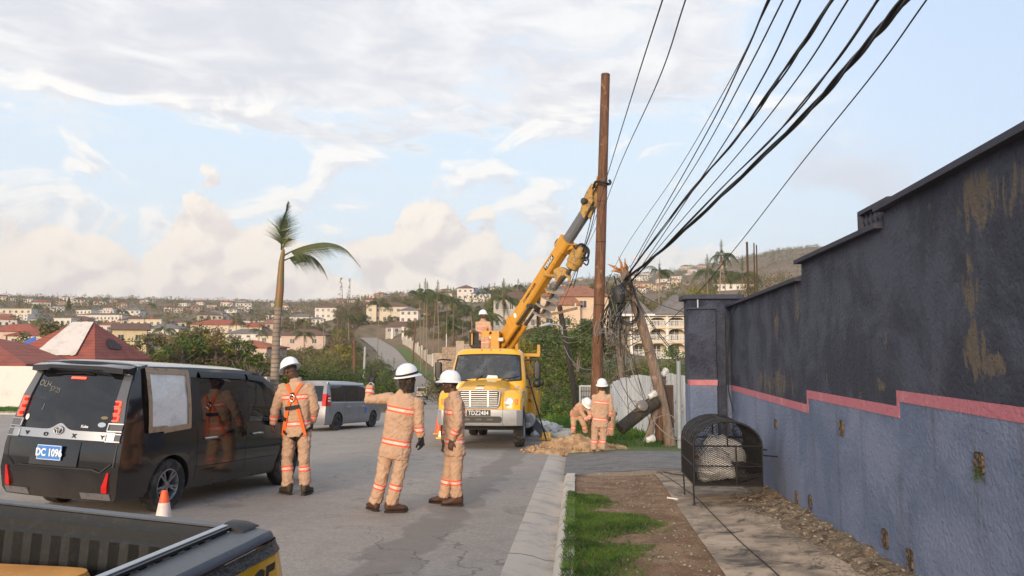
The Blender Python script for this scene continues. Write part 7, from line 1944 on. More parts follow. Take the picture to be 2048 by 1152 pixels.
def ring_extra(T, co, c, b):
    sp = T.n('ShaderNodeSeparateXYZ'); T.nt.links.new(co, sp.inputs[0])
    s = T.m('SINE', T.m('MULTIPLY', T.m('ADD', sp.outputs[2], T.m('MULTIPLY', T.noise(co, 1.3, 2), .12)), 22.0))
    return T.mix(T.smooth(s, .2, .85), T.mix(T.smooth(T.noise(co, 2.2, 5), .4, .65), c, (.32, .25, .20, 1)), (.16, .12, .095, 1))
M_PTRUNK = mat('palm_trunk', (.24, .185, .145), .85, extra=ring_extra)
M_PTRUNKF = mat('pale_palm_trunk', (.27, .205, .145), .85, n=[(2.5, (.24, .18, .13), .45, .65)])

def leafball(m_, c, r, n, size, rg, flat=.75, mi=0):
    for k in range(n):
        d = Vector((rg.gauss(0, 1), rg.gauss(0, 1), rg.gauss(0, 1))); d = d.normalized() if d.length > 1e-3 else Vector((0, 0, 1))
        p = c + Vector((d.x, d.y, d.z * flat)) * (r * rg.random() ** .35)
        a = Vector((rg.gauss(0, 1), rg.gauss(0, 1), rg.gauss(0, .7))).normalized() * size * rg.uniform(.7, 1.4); b = a.cross(d + Vector((rg.uniform(-.5, .5), rg.uniform(-.5, .5), rg.uniform(-.5, .5))))
        b = b.normalized() * size * .45 if b.length > 1e-6 else Vector((0, 0, size * .4))
        m_.add([p - a * .5, p + b * .5, p + a * .5, p - b * .5], [(0, 1, 2, 3)], mi)
def limb(m_, a, b, r0, r1, rg, n=5):
    a, b = Vector(a), Vector(b); L = (b - a).length; P = [a.lerp(b, k / 4) + (Vector((rg.gauss(0, .05), rg.gauss(0, .05), rg.gauss(0, .03))) * L if 0 < k < 4 else Vector()) for k in range(5)]
    m_.tube(P, [lerp(r0, r1, k / 4) for k in range(5)], n); return P
def make_tree(name, lab, cat, seed, h, sp_, leafm, bark, leaves=2600, size=.26, trunk=.30, clumps=26, bare=False, low=.35, group=None):
    rg = random.Random(seed); t = thing(name, lab, cat, group=group); tk, cr = MB(), MB()
    top = Vector((rg.uniform(-.1, .1) * h, rg.uniform(-.1, .1) * h, h * (.45 if not bare else .5)))
    limb(tk, (0, 0, -.4), top, trunk, trunk * .6, rg, 8)
    cs = []
    for k in range(clumps):
        a = rg.uniform(0, 2 * PI); q = rg.random() ** .5; z = rg.uniform(low, 1.0); w = math.sin(min(1, (z - low * .6) / (1 - low * .6)) * PI * .86 + .35)
        c = Vector((math.cos(a) * sp_ * q * w, math.sin(a) * sp_ * q * w, h * z * .93)); cs.append(c)
    for i, c in enumerate(cs):
        if i % (2 if not bare else 1) == 0:
            P = limb(tk, top * rg.uniform(.6, 1.0), c, trunk * .32, trunk * .07, rg, 5)
            if bare:
                for _ in range(5):
                    p0 = P[rg.randint(2, 4)]; limb(tk, p0, p0 + Vector((rg.gauss(0, .4), rg.gauss(0, .4), rg.uniform(.1, .9))) * h * .16, trunk * .09, trunk * .03, rg, 3)
        if bare: leafball(cr, c, sp_ * .26, leaves // clumps, size, rg)
        else: leafball(cr, c, sp_ * rg.uniform(.20, .38), leaves // clumps, size, rg)
    tk.build('trunk', bark, t, smooth=60); cr.build('crown', leafm, t)
    return t
def make_bush(name, lab, cat, seed, h, sp_, leafm, leaves=1500, size=.16, clumps=16, group=None):
    rg = random.Random(seed); t = thing(name, lab, cat, group=group); tk, cr = MB(), MB()
    for k in range(clumps):
        a = rg.uniform(0, 2 * PI); q = rg.random() ** .5; z = rg.uniform(.15, 1) * (1 - .45 * q * q)
        c = Vector((math.cos(a) * sp_ * q, math.sin(a) * sp_ * q, h * z * .9)); limb(tk, (c.x * .2, c.y * .2, -.2), c, .04, .012, rg, 4)
        leafball(cr, c, sp_ * rg.uniform(.22, .40), leaves // clumps, size, rg)
    tk.build('stem', M_BARKD, t); cr.build('foliage', leafm, t); return t
def frond(m_, P, L, width, rg, droop=.6, n=26, side=(0, 0, 1), wind=Vector((0, 0, 0)), mi=0, rach=.03, lw=1.4):
    """P: points along the rachis; leaflets hang from both sides"""
    m_.tube(P, [rach * (1 - .8 * k / (len(P) - 1)) for k in range(len(P))], 4, mi=mi)
    for k in range(n):
        t = .14 + .86 * k / n; f = t * (len(P) - 1); i = min(int(f), len(P) - 2); p = P[i].lerp(P[i + 1], f - i); d = (P[i + 1] - P[i]).normalized()
        s = d.cross(Vector((0, 0, 1))); s = s.normalized() if s.length > .05 else Vector((1, 0, 0))
        w = width * math.sin(PI * min(.97, .12 + .86 * t) ** .8) * rg.uniform(.55, 1.25)
        for sg in (-1, 1):
            e = p + (s * sg * (1 - droop * .6) + d * .55 - Vector((0, 0, droop)) + wind).normalized() * w
            b = d * (L * .5 / n) * lw
            m_.add([p - b * .5, p + b * .5, e + b * .05, e - b * .05], [(0, 1, 2, 3)], mi)
def make_palm(lab, seed, h, crown=2.4, nf=11, wind=.55, shaft=True, pale=True, cat='palm', group=None, lean=0.0, dry=2):
    rg = random.Random(seed); t = thing('palm_tree', lab, cat, group=group)
    tp = Vector((lean * h, 0, h)); P = [Vector((lean * h * (k / 8) ** 1.6, 0, h * k / 8 - (.4 if k == 0 else 0))) for k in range(9)]
    MB().tube(P, [.16, .13, .12, .115, .11, .105, .10, .10, .095], 8).build('trunk', M_PTRUNKF if pale else M_PTRUNK, t, smooth=60)
    if shaft: MB().tube([tp - Vector((0, 0, .1)), tp + Vector((0, 0, .35)), tp + Vector((0, 0, .95))], [.15, .17, .07], 8).build('crownshaft', M_SHAFT, t, smooth=60)
    top = tp + Vector((0, 0, .75 if shaft else .05)); cr = MB()
    for k in range(nf):
        a = 2 * PI * k / nf + rg.uniform(-.3, .3); up = rg.uniform(.15, 1.2); L = crown * rg.uniform(.8, 1.15)
        d = Vector((math.cos(a) + wind * 1.1, math.sin(a) * .9, up)).normalized(); Q = [top]
        for j in range(6):
            d = (d + Vector((wind * .16, 0, -.26 - .06 * j))).normalized(); Q.append(Q[-1] + d * L / 6)
        frond(cr, Q, L, crown * .34, rg, .8, 30, wind=Vector((wind * .5, 0, 0)), mi=0)
    Q = [top, top + Vector((.05, 0, crown * .4)), top + Vector((wind * .25, 0, crown * .75))]; frond(cr, Q, crown * .8, crown * .14, rg, .1, 14, wind=Vector((wind * .3, 0, .4)))
    cr.build('crown', M_FROND, t)
    if dry:
        q = MB()
        for k in range(dry):
            a = rg.uniform(0, 2 * PI); Q = [tp, tp + Vector((math.cos(a) * .3, math.sin(a) * .3, -.1)), tp + Vector((math.cos(a) * .45, math.sin(a) * .45, -.9)), tp + Vector((math.cos(a) * .4, math.sin(a) * .4, -1.7))]
            frond(q, Q, 1.7, .35, rg, 1.0, 12)
        q.build('dead_fronds', M_FRONDD, t)
    return t
def ga(u, Y, sink=0.0):
    p = at(u, 700, Y); return Vector((p.x, Y, gz(p.x, Y) - sink))
def put(o, u, Y, rz=0.0, sc=1.0): 
    o.location = ga(u, Y); o.rotation_euler = (0, 0, rz); o.scale = (sc, sc, sc); return o

# ------------------------------------------------------------------ the storm-stripped palm in front of the white wall
PY = 48.0; pb = ga(549, PY); bp_t = thing('palm_tree', 'big storm-stripped palm with one upright tuft and two long fronds blown right', 'palm', pb)
tr_pts = [(549, 752), (551, 720), (552, 690), (553, 660), (556, 630), (558, 600), (560, 580), (561, 560), (563, 525), (566, 505), (567, 498)]
C = [at(u, v, PY) - pb for u, v in tr_pts]; C[0] = Vector((C[0].x, 0, -.5))
rr_ = [.30, .275, .255, .245, .235, .23, .26, .24, .17, .13, .08]
MB().tube(C[:5] + [C[4].lerp(C[5], .5)], rr_[:5] + [.26], 18).build('trunk', M_PTRUNK, bp_t, smooth=60)
MB().tube([C[4].lerp(C[5], .4), C[5], C[6], C[7], C[8], C[9], C[10]], [.235, .26, .255, .235, .18, .13, .07], 14).build('crownshaft', M_SHAFT, bp_t, smooth=60)
rg = random.Random(5)
def big_frond(nm, pts, width, droop, n, wind, m=M_FROND):
    Q = curve3([at(u, v, PY + dy) - pb for u, v, dy in pts], 6); q = MB(); L = sum((b - a).length for a, b in zip(Q, Q[1:]))
    frond(q, Q, L, width, rg, droop, n, wind=wind, rach=.06, lw=1.9); q.build(nm, m, bp_t)
big_frond('frond', [(566, 512, 0), (590, 500, -.3), (620, 490, -.7), (655, 486, -1), (690, 498, -1.2), (721, 534, -1.3)], 1.35, .92, 90, Vector((.5, 0, -.1)))
big_frond('frond', [(566, 522, 0), (585, 514, .3), (605, 509, .6), (628, 516, .8), (645, 535, .9), (656, 560, 1)], 1.25, .95, 66, Vector((.35, 0, -.3)), M_FROND)
big_frond('frond', [(563, 500, 0), (564, 475, .1), (567, 450, .2), (571, 425, .3), (577, 402, .3)], 1.35, -.1, 90, Vector((.22, 0, -.25)))
big_frond('frond', [(563, 500, 0), (563, 480, -.2), (562, 460, -.2), (566, 438, -.3), (574, 416, -.3)], 1.2, .15, 70, Vector((.28, 0, .1)))
big_frond('frond', [(565, 500, 0), (569, 488, -.2), (576, 478, -.3), (584, 478, -.3)], .8, .5, 30, Vector((.4, 0, .2)), M_LEAFY)

# ------------------------------------------------------------------ palms of the hillside
def palm_at(u, vb, vt, Y, lab, seed, nf=11, wind=.55, crown=None, group='palms on the hillside', shaft=True, dry=2, lean=0.0):
    b = ga(u, Y); topz = at(u, vt, Y).z; h = max(2.0, topz - b.z); cr = crown or min(4.8, max(3.2, h * .42))
    t = make_palm(lab, seed, h - cr * .55 - (.75 if shaft else 0), cr, nf, wind, shaft, True, 'palm', group, lean, dry); t.location = b; t.rotation_euler = (0, 0, YAW)
    return t
PL = [
 (325, 693, 640, 150, 'palm with arching fronds between the yellow gable and the red-roofed flats', 1),
 (402, 690, 645, 190, 'slim bent palm standing against the red-roofed flats', 2),
 (470, 680, 628, 240, 'palm rising above the middle of the red-roofed flats', 3),
 (517, 682, 645, 200, 'bushy palm at the right end of the red-roofed flats', 4),
 (284, 672, 636, 260, 'palm in front of the cream flat-roofed house on the left', 5),
 (243, 650, 612, 330, 'palm behind the long white arcaded house', 6),
 (298, 640, 600, 420, 'dark palm on the skyline of the left hillside', 7),
 (608, 700, 648, 160, 'palm drooping before the pink house with the brown roof', 8),
 (560, 660, 610, 330, 'palm just right of the big stripped palm on the hillside', 9),
 (699, 680, 618, 150, 'broad palm left of the far road below the cream villa', 10),
 (755, 668, 588, 200, 'tall thin palm standing before the cream villa', 11),
 (763, 760, 712, 96, 'young yellow-green palm on the left edge of the far road', 12),
 (785, 775, 722, 90, 'low dark green palm leaning over the far road', 13),
 (842, 660, 572, 190, 'palm on the left edge of the tall palm grove', 14),
 (846, 660, 562, 205, 'highest ragged palm of the tall palm grove', 15),
 (853, 658, 568, 180, 'broad crowned palm of the grove with a pale straight trunk', 16),
 (866, 655, 580, 215, 'short palm in the middle of the grove', 17),
 (879, 680, 567, 165, 'palm of the grove with the longest bare trunk', 18),
 (892, 650, 576, 200, 'thin palm right of the long trunk in the grove', 19),
 (906, 655, 580, 195, 'drooping palm at the right side of the grove', 20),
 (925, 655, 596, 210, 'small palm between the grove and the crane operator', 21),
 (946, 660, 598, 150, 'palm with hanging fronds behind the crane operator', 22),
 (968, 655, 602, 140, 'palm with a long right frond above the truck turret', 23),
 (962, 600, 574, 330, 'leftmost palm of the skyline row near the blue roof', 24),
 (976, 600, 570, 335, 'second palm of the skyline row near the blue roof', 25),
 (990, 598, 568, 340, 'third palm of the skyline row near the blue roof', 26),
 (1004, 598, 566, 338, 'fourth palm of the skyline row behind the boom', 27),
 (1018, 596, 570, 336, 'fifth palm of the skyline row behind the boom', 28),
 (1034, 592, 560, 330, 'lone palm on the skyline right of the crane boom', 29),
 (1011, 640, 566, 120, 'near palm with a pale trunk before the grey house', 30),
 (1318, 600, 522, 130, 'palm with a full round crown above the grey roof of the cream house', 31),
 (1418, 590, 516, 150, 'left wind-blown palm of the group above the charcoal wall', 32),
 (1437, 600, 486, 110, 'tallest wind-blown palm above the gate pillar', 33),
 (1456, 590, 522, 150, 'drooping palm right of the tallest one above the wall', 34),
 (1486, 590, 520, 140, 'rightmost palm behind the steel starter bars', 35),
]
for u, vb, vt, Y, lab, sd in PL:
    palm_at(u, vb, vt, Y, lab, sd, nf=9 + sd % 4, wind=.12 + .11 * (sd % 4), crown={31: 3.4, 33: 3.3, 10: 3.0, 13: 2.4, 12: 2.2}.get(sd), shaft=sd not in (12, 13), dry=1 + sd % 2, lean=(.0, .05, -.03, .02)[sd % 4])

# thin leaning pines on the hillside
for k, (u0, v0, u1, v1, Y, lab) in enumerate(((673, 690, 683, 556, 170, 'left one of two thin storm-bared pines on the hillside'), (676, 668, 701, 557, 172, 'right leaning one of two thin storm-bared pines on the hillside'))):
    b = ga(u0, Y); e = at(u1, v1, Y) - b; t = thing('pine_tree', lab, 'pine', b, group='storm-bared pines'); tk, cr = MB(), MB(); rg = random.Random(60 + k)
    P = [e * (i / 10) + Vector((.06 * i * math.sin(i), 0, 0)) for i in range(11)]; tk.tube(P, [.22 * (1 - .85 * i / 10) for i in range(11)], 6)
    for i in range(46):
        f = rg.uniform(.38, 1); p = e * f; d = Vector((rg.uniform(-1, 1), rg.uniform(-1, 1), rg.uniform(.4, 1.4))).normalized() * rg.uniform(.5, 1.5) * (1.15 - f * .7); limb(tk, p, p + d, .03, .01, rg, 3); leafball(cr, p + d * .8, .32, 6, .22, rg)
    tk.build('trunk', M_BARKD, t); cr.build('crown', M_LEAFO, t)

# ------------------------------------------------------------------ trees close behind the walls and beyond the truck
def T_(name, lab, seed, u, Y, h, sp_, lm, **k):
    cat = k.pop('cat', 'tree'); t = make_tree(name, lab, cat, seed, h, sp_, lm, k.pop('bark', M_BARK), **k); return put(t, u, Y, rng.uniform(0, 6))
NEAR = [
 ('dense dark green tree filling the bank right of the boom base', 201, 1088, 74, 6.6, 4.2, M_LEAFD, 5200, .30),
 ('dense green tree between the leaning street light and the new pole', 202, 1150, 66, 5.6, 3.4, M_LEAF, 5200, .28),
 ('tall green tree below the peach house', 203, 1120, 88, 7.4, 4.4, M_LEAFD, 5200, .32),
 ('green tree right behind the new pole', 204, 1180, 76, 6.4, 3.2, M_LEAFD, 5000, .30),
 ('low leafy tree at the top of the bank left of the boom', 206, 1052, 90, 5.6, 3.6, M_LEAFO, 3600, .30),
]
for lab, sd, u, Y, h, s_, lm, n, sz_ in NEAR: T_('leafy_tree', lab, sd, u, Y, h, s_, lm, leaves=n, size=sz_, clumps=34, low=.12, group='trees on the bank')
T_('flowering_tree', 'yellow-green leafed tree directly right of the truck turret', 210, 1052, 46, 4.6, 1.9, M_LEAFY, leaves=4200, size=.20, clumps=30, low=.15)
T_('flowering_tree', 'smaller yellow-green bush low behind the truck cab', 211, 1030, 50, 3.4, 1.5, M_LEAFY, leaves=2600, size=.18, clumps=20, low=.1)
T_('spreading_tree', 'flat spreading yellow-green tree above the grey roof by the palms', 212, 1392, 165, 9.5, 7.5, M_LEAFY, leaves=4200, size=.42, clumps=30, low=.62)
T_('leafy_tree', 'rounded green tree behind the charcoal wall near the steel bars', 213, 1500, 120, 9.5, 5.0, M_LEAFO, leaves=3600, size=.36, clumps=26, low=.3)
# bare tree with heavy cut limbs behind the cables
b = ga(1243, 38); t = thing('bare_tree', 'broken bare tree with pale limbs behind the tangled cables', 'tree', b); tk = MB(); rg = random.Random(77)
J = lambda u, v, dy=0: at(u, v, 38 + dy) - b
tk.tube([Vector((0, 0, -.4)), J(1241, 745), J(1243, 700), J(1250, 668)], [.22, .20, .17, .14], 8); tk.tube([J(1242, 712), J(1232, 690), J(1222, 668), J(1206, 655)], [.13, .11, .10, .06], 7); tk.tube([J(1250, 672), J(1256, 655), J(1262, 646)], [.13, .10, .08], 7)
for k in range(70):
    s_ = rg.choice([J(1243, 700), J(1250, 668), J(1222, 668), J(1241, 745), J(1256, 655), J(1232, 690)]); limb(tk, s_, s_ + Vector((rg.gauss(0, 1), rg.gauss(0, .8), rg.uniform(-.8, .9))) * rg.uniform(.5, 1.4), .035, .010, rg, 3)
tk.build('trunk', M_BARK, t, smooth=60); cr = MB(); leafball(cr, J(1250, 690), 1.3, 60, .12, rg); cr.build('crown', M_LEAFO, t)
# heap of dead brush at its foot
b = ga(1232, 36); q = MB(); rg = random.Random(78)
for k in range(260):
    a = rg.uniform(0, 2 * PI); p = Vector((rg.gauss(0, .85), rg.gauss(0, .5), abs(rg.gauss(0, .55)))); d = Vector((rg.gauss(0, 1), rg.gauss(0, 1), rg.uniform(-.3, .9))) * rg.uniform(.3, .8); limb(q, p, p + d, .020, .006, rg, 3)
o = q.build('brush_heap', M_BARKD, loc=b); tag(o, 'heap of dead brown branches behind the zinc fence below the tangled cables', 'brush')
BUSH = [
 ('leafy bush over the zinc fence beside the charcoal pillar', 301, 1385, 30, 2.5, 1.5, M_LEAF), ('bush against the far side of the zinc fence', 302, 1345, 31, 2.3, 1.4, M_LEAF), ('bush left of the brush heap above the zinc fence', 303, 1262, 40, 2.6, 1.6, M_LEAFO),
 ('tangled green bush on the bank beside the truck', 304, 1085, 46, 1.6, 1.5, M_LEAF), ('round dark bush at the foot of the leaning street light', 305, 1120, 44, 1.6, 1.3, M_LEAFD), ('tall weeds and vines right of the truck outrigger', 306, 1108, 42, .9, 1.3, M_LEAF), ('bright green weeds left of the lattice gate', 307, 1150, 40, .9, 1.3, M_LEAF), ('bush beyond the truck on the left of its cab', 308, 893, 78, 4.2, 2.6, M_LEAFO), ('low bush beside the far road behind the truck', 309, 903, 60, 2.6, 2.0, M_LEAFO),
 ('vine covered bush right below the peach house', 310, 1075, 64, 2.2, 2.0, M_LEAFD), ('green bush just left of the new pole', 311, 1172, 56, 1.7, 1.7, M_LEAF), ('bush between the new pole and the brush heap', 312, 1210, 56, 1.6, 1.6, M_LEAFO), ('bush below the balcony of the cream house', 313, 1290, 66, 1.9, 2.0, M_LEAFO), ('bush at the right corner of the cream house', 314, 1372, 62, 3.0, 2.2, M_LEAF), ('bushy green mound before the cream house', 315, 1330, 58, 1.9, 2.0, M_LEAF),
]
for lab, sd, u, Y, h, s_, lm in BUSH: put(make_bush('leafy_bush', lab, 'bush', sd, h, s_, lm, leaves=1900, size=.15 if Y < 50 else .2, clumps=20, group='bushes on the right bank'), u, Y, rng.uniform(0, 6))
# bank grass: long green weeds right of the truck
q = MB(); rg = random.Random(90)
for k in range(22000):
    v_ = rg.random(); y = 20.2 + 22 * v_ ** 1.3; x = rg.uniform(-.6 if y < 30 else -1.5, 3.2 + (y - 20) * .35)
    if y < 23 and (x < .9 or x > 2.6): continue
    if x < rright(y) + .7: continue
    if rg.random() > .25 + .75 * sstep(nz((x * .8, y * .5, 2)), -.25, .25): continue
    blade(q, Vector((x, y, max(gz(x, y), zslope(min(x, 0), y)) - .02)), rg.uniform(.05, .16) * (1 + 1.8 * sstep(y, 26, 33)), rg.uniform(.012, .03), rg.uniform(.02, .12))
tag(q.build('bank_grass', M_GRASS), 'long green grass and weeds on the bank right of the truck', 'grass', kind='stuff')
# lawn before the white wall
q = MB()
for k in range(7000):
    y = rg.uniform(41.2, 44); x = rg.uniform(-42, -16); blade(q, Vector((x, y, zslope(x, y) + .12 + .16 * sstep(y, 41.2, 43))), rg.uniform(.06, .16), rg.uniform(.02, .04), rg.uniform(.02, .1))
tag(q.build('lawn_grass', M_GRASS), 'strip of green grass before the white wall on the left', 'grass', kind='stuff')

# left: hedge plants behind the white wall (stout branches carrying rosettes)
def rosette_tree(lab, seed, u, Y, h, sp_, n=60):
    rg = random.Random(seed); t = thing('broadleaf_shrub', lab, 'shrub', group='shrubs behind the white wall'); tk, cr = MB(), MB()
    for k in range(n):
        a = rg.uniform(0, 2 * PI); q = rg.random() ** .5; c = Vector((math.cos(a) * sp_ * q, math.sin(a) * sp_ * q * .7, h * (rg.uniform(.35, 1) * (1 - .35 * q))))
        mid = Vector((c.x * .45, c.y * .45, c.z * .45)); limb(tk, (rg.uniform(-.2, .2), 0, -.3), mid, .07, .05, rg, 5); limb(tk, mid, c, .05, .025, rg, 5)
        for j in range(16):
            b_ = rg.uniform(0, 2 * PI); d = Vector((math.cos(b_), math.sin(b_), rg.uniform(-.1, .9))).normalized(); L = rg.uniform(.28, .46); s_ = d.cross(Vector((0, 0, 1))).normalized() * L * .20
            cr.add([c, c + d * L * .6 + s_, c + d * L - Vector((0, 0, .06)), c + d * L * .6 - s_], [(0, 1, 2, 3)])
    tk.build('branches', M_BARK, t); cr.build('foliage', M_LEAF, t); return put(t, u, Y, 0)
rosette_tree('big broadleaf shrub with bare twisting branches left of the stripped palm', 401, 500, 52, 3.1, 3.2, 100)
rosette_tree('broadleaf shrub below the small orange-red roof', 402, 440, 55, 2.4, 2.6, 60)
rosette_tree('broadleaf shrub behind the roof of the black van', 403, 385, 58, 2.1, 2.2, 50)
rosette_tree('broadleaf shrub right of the stripped palm trunk', 404, 572, 54, 2.6, 1.8, 40)
HL = [(20, 50, 1.9, 2.6, M_LEAF, 'clipped bright hedge top above the far left end of the white wall'), (70, 52, 1.9, 2.0, M_LEAF, 'hedge clump above the white wall left of the black van'), (560, 51, 2.0, 1.6, M_LEAF, 'low hedge at the foot of the stripped palm'),
      (610, 58, 2.5, 2.5, M_LEAFD, 'dark fern-leaved bush left of the silver van'), (645, 60, 2.8, 2.7, M_LEAF, 'dark bush above the middle of the silver van'), (690, 62, 2.9, 2.7, M_LEAFD, 'dark bush above the silver van windscreen'), (728, 62, 2.7, 2.2, M_LEAF, 'green bush behind the raised glove'), (640, 85, 4.6, 4.2, M_LEAFO, 'olive tree clump behind the dark bushes by the silver van'), (700, 92, 4.9, 4.2, M_LEAFO, 'green tree clump left of the brown roadside pole'), (742, 98, 4.8, 3.4, M_LEAFD, 'dark tree clump beside the far road on the left'), (600, 95, 3.9, 4.0, M_LEAFO, 'olive clump below the pink house'), (762, 84, 3.0, 2.2, M_LEAF, 'bush on the left kerb of the far road')]
for k, (u, Y, h, s_, lm, lab) in enumerate(HL): put(make_bush('leafy_bush', lab, 'bush', 420 + k, h, s_, lm, leaves=2600, size=.17 if Y < 65 else .24, clumps=26, group='bushes left of the road'), u, Y, rng.uniform(0, 6))

# ================================================================== houses, walls and the wooded hillside
def wmat(nm, c): return mat(nm, c, .85, n=[(.6, tuple(x * .82 for x in c), .5, .7)])
M_WC = wmat('cream_render', (.66, .57, .43)); M_WP = wmat('peach_render', (.66, .50, .36)); M_WW = wmat('white_render', (.72, .67, .60)); M_WPK = wmat('pink_render', (.62, .47, .39)); M_WG = wmat('grey_render', (.46, .43, .39)); M_WY = wmat('yellow_render', (.66, .53, .32))
def tile_extra(T, co, c, b):
    sp = T.n('ShaderNodeSeparateXYZ'); T.nt.links.new(co, sp.inputs[0])
    s = T.smooth(T.m('SINE', T.m('MULTIPLY', sp.outputs[2], 26.0)), .3, .9)
    k = T.mix(T.smooth(T.noise(co, 1.1, 5, .65), .42, .66), c, (c[0] * .7, c[1] * .72, c[2] * .75, 1))
    return T.mix(T.m('MULTIPLY', s, .45), k, (c[0] * .5, c[1] * .5, c[2] * .5, 1))
def rmat(nm, c): return mat(nm, c, .85, extra=tile_extra)
M_RR = rmat('red_roof', (.38, .10, .055)); M_RO = rmat('orange_roof', (.42, .12, .055)); M_RB = rmat('brown_roof', (.17, .095, .065)); M_RG = rmat('grey_roof', (.20, .18, .165)); M_RT = rmat('terracotta_roof', (.34, .15, .085)); M_RBL = rmat('blue_roof', (.10, .14, .22)); M_RDR = rmat('dark_red_roof', (.32, .085, .055))
M_PANE = mat('window_pane', (.05, .055, .06), .2, n=[(2, (.10, .10, .10), .5, .6)])
def hip(m_, x0, x1, y0, y1, z, h, o, gable=False):
    x0 -= o; x1 += o; y0 -= o; y1 += o; w, d = x1 - x0, y1 - y0; i = min(w, d) / 2
    if gable: r = [(x0, (y0 + y1) / 2), (x1, (y0 + y1) / 2)]
    elif w >= d: r = [(x0 + i, (y0 + y1) / 2), (x1 - i + .01, (y0 + y1) / 2)]
    else: r = [((x0 + x1) / 2, y0 + i), ((x0 + x1) / 2, y1 - i + .01)]
    B = [(x0, y0, z), (x1, y0, z), (x1, y1, z), (x0, y1, z)]; Bt = [(a, b, z - .15) for a, b, c in B]; T2 = [(r[0][0], r[0][1], z + h), (r[1][0], r[1][1], z + h)]
    V = B + T2 + Bt
    if w >= d or gable: F = [(0, 1, 5, 4), (1, 2, 5), (2, 3, 4, 5), (3, 0, 4)]
    else: F = [(0, 1, 4), (1, 2, 5, 4), (2, 3, 5), (3, 0, 4, 5)]
    F += [(6, 7, 1, 0), (7, 8, 2, 1), (8, 9, 3, 2), (9, 6, 0, 3), (9, 8, 7, 6)]
    return m_.add(V, F)
HS = [(1318, 124, 11)]
def house(name, lab, u, Y, w, d, h, wm, rm, rz=0.0, rh=1.8, cols=4, rows=2, group=None, cat='house', flat=False, gable=False, balcony=None, vb=None, wing=None, over=.6, frame=True):
    g = ga(u, Y)
    if vb is not None: g.z = at(u, vb, Y).z
    HS.append((u, Y, w)); t = thing(name, lab, cat, g, rz + YAW * .8, group); W2 = MB()
    W2.box((0, d / 2, (h - 4) / 2), (w, d, h + 4)); 
    if wing: W2.box((wing[0], -wing[2] / 2 + .01, (wing[3] - 4) / 2), (wing[1], wing[2], wing[3] + 4))
    wl = W2.build('wall', wm, t)
    if flat: MB().box((0, d / 2, h + .15), (w + .5, d + .5, .3)).build('roof', rm, t)
    else:
        r = MB(); hip(r, -w / 2, w / 2, 0, d, h, rh, over, gable)
        rf = r.build('roof', rm, t)
        if wing: hip(MB(), 0, 1, 0, 1, 0, 1, 0); r2 = MB(); hip(r2, wing[0] - wing[1] / 2, wing[0] + wing[1] / 2, -wing[2], 1.0, wing[3], rh * .7, over * .8); r2.build('roof', rm, t)
    sh = h / rows
    for j in range(rows):
        for i in range(cols):
            x = -w / 2 + w * (i + .5) / cols
            if wing and abs(x - wing[0]) < wing[1] / 2: y = -wing[2]
            else: y = 0
            if wing and y < 0 and sh * (j + 1) > wing[3] + .3: continue
            ww, wh = min(1.3, w / cols * .42), min(1.35, sh * .45)
            if balcony and j in balcony: 
                MB().box((x, y - .01, sh * j + wh * .5 + .45), (ww, .05, wh + .9)).build('balcony_door', M_PANE, t)
            else:
                o = MB().box((x, y - .012, sh * (j + .52)), (ww, .06, wh)).build('window', M_PANE, t)
                if frame: MB().box((x, y - .03, sh * (j + .52)), (.06, .06, wh)).box((x, y - .03, sh * (j + .52) - wh / 2 - .05), (ww + .2, .12, .10)).build('window_frame', M_WHITE, o)
    return t
# --- cream three-storey house with arched balconies beyond the fence
cY = 124.0; g = ga(1300, cY); g.z = at(1318, 718, cY).z
bh = thing('balcony_house', 'cream three-storey house with arched white balconies and a grey roof', 'house', g, YAW * .5)
px_m = cY / 1500
ux = lambda u: (u - 1300) * px_m
zz = lambda v: at(1318, v, cY).z - g.z
MB().box((ux(1330), 6.5, (zz(632) - 5) / 2), (ux(1395) - ux(1262), 9, zz(632) + 5)).build('wall', M_WC, bh)
r = MB(); hip(r, ux(1252), ux(1302), .4, 11, zz(628), 3.0, .5); r.build('roof', M_RG, bh); r = MB(); hip(r, ux(1316), ux(1400), -.4, 11, zz(628), 3.4, .5); r.build('roof', M_RG, bh)
MB().box((ux(1322), .0, zz(630)), (ux(1398) - ux(1246), 1.2, .35)).build('eaves', M_WHITE, bh)
fl = [zz(718), zz(684), zz(655), zz(632)]
cols_u = [1264, 1298, 1334, 1371]
for u in cols_u: MB().box((ux(u), 0, (fl[0] + fl[3]) / 2), (.42, .42, fl[3] - fl[0])).build('column', M_WHITE, bh)
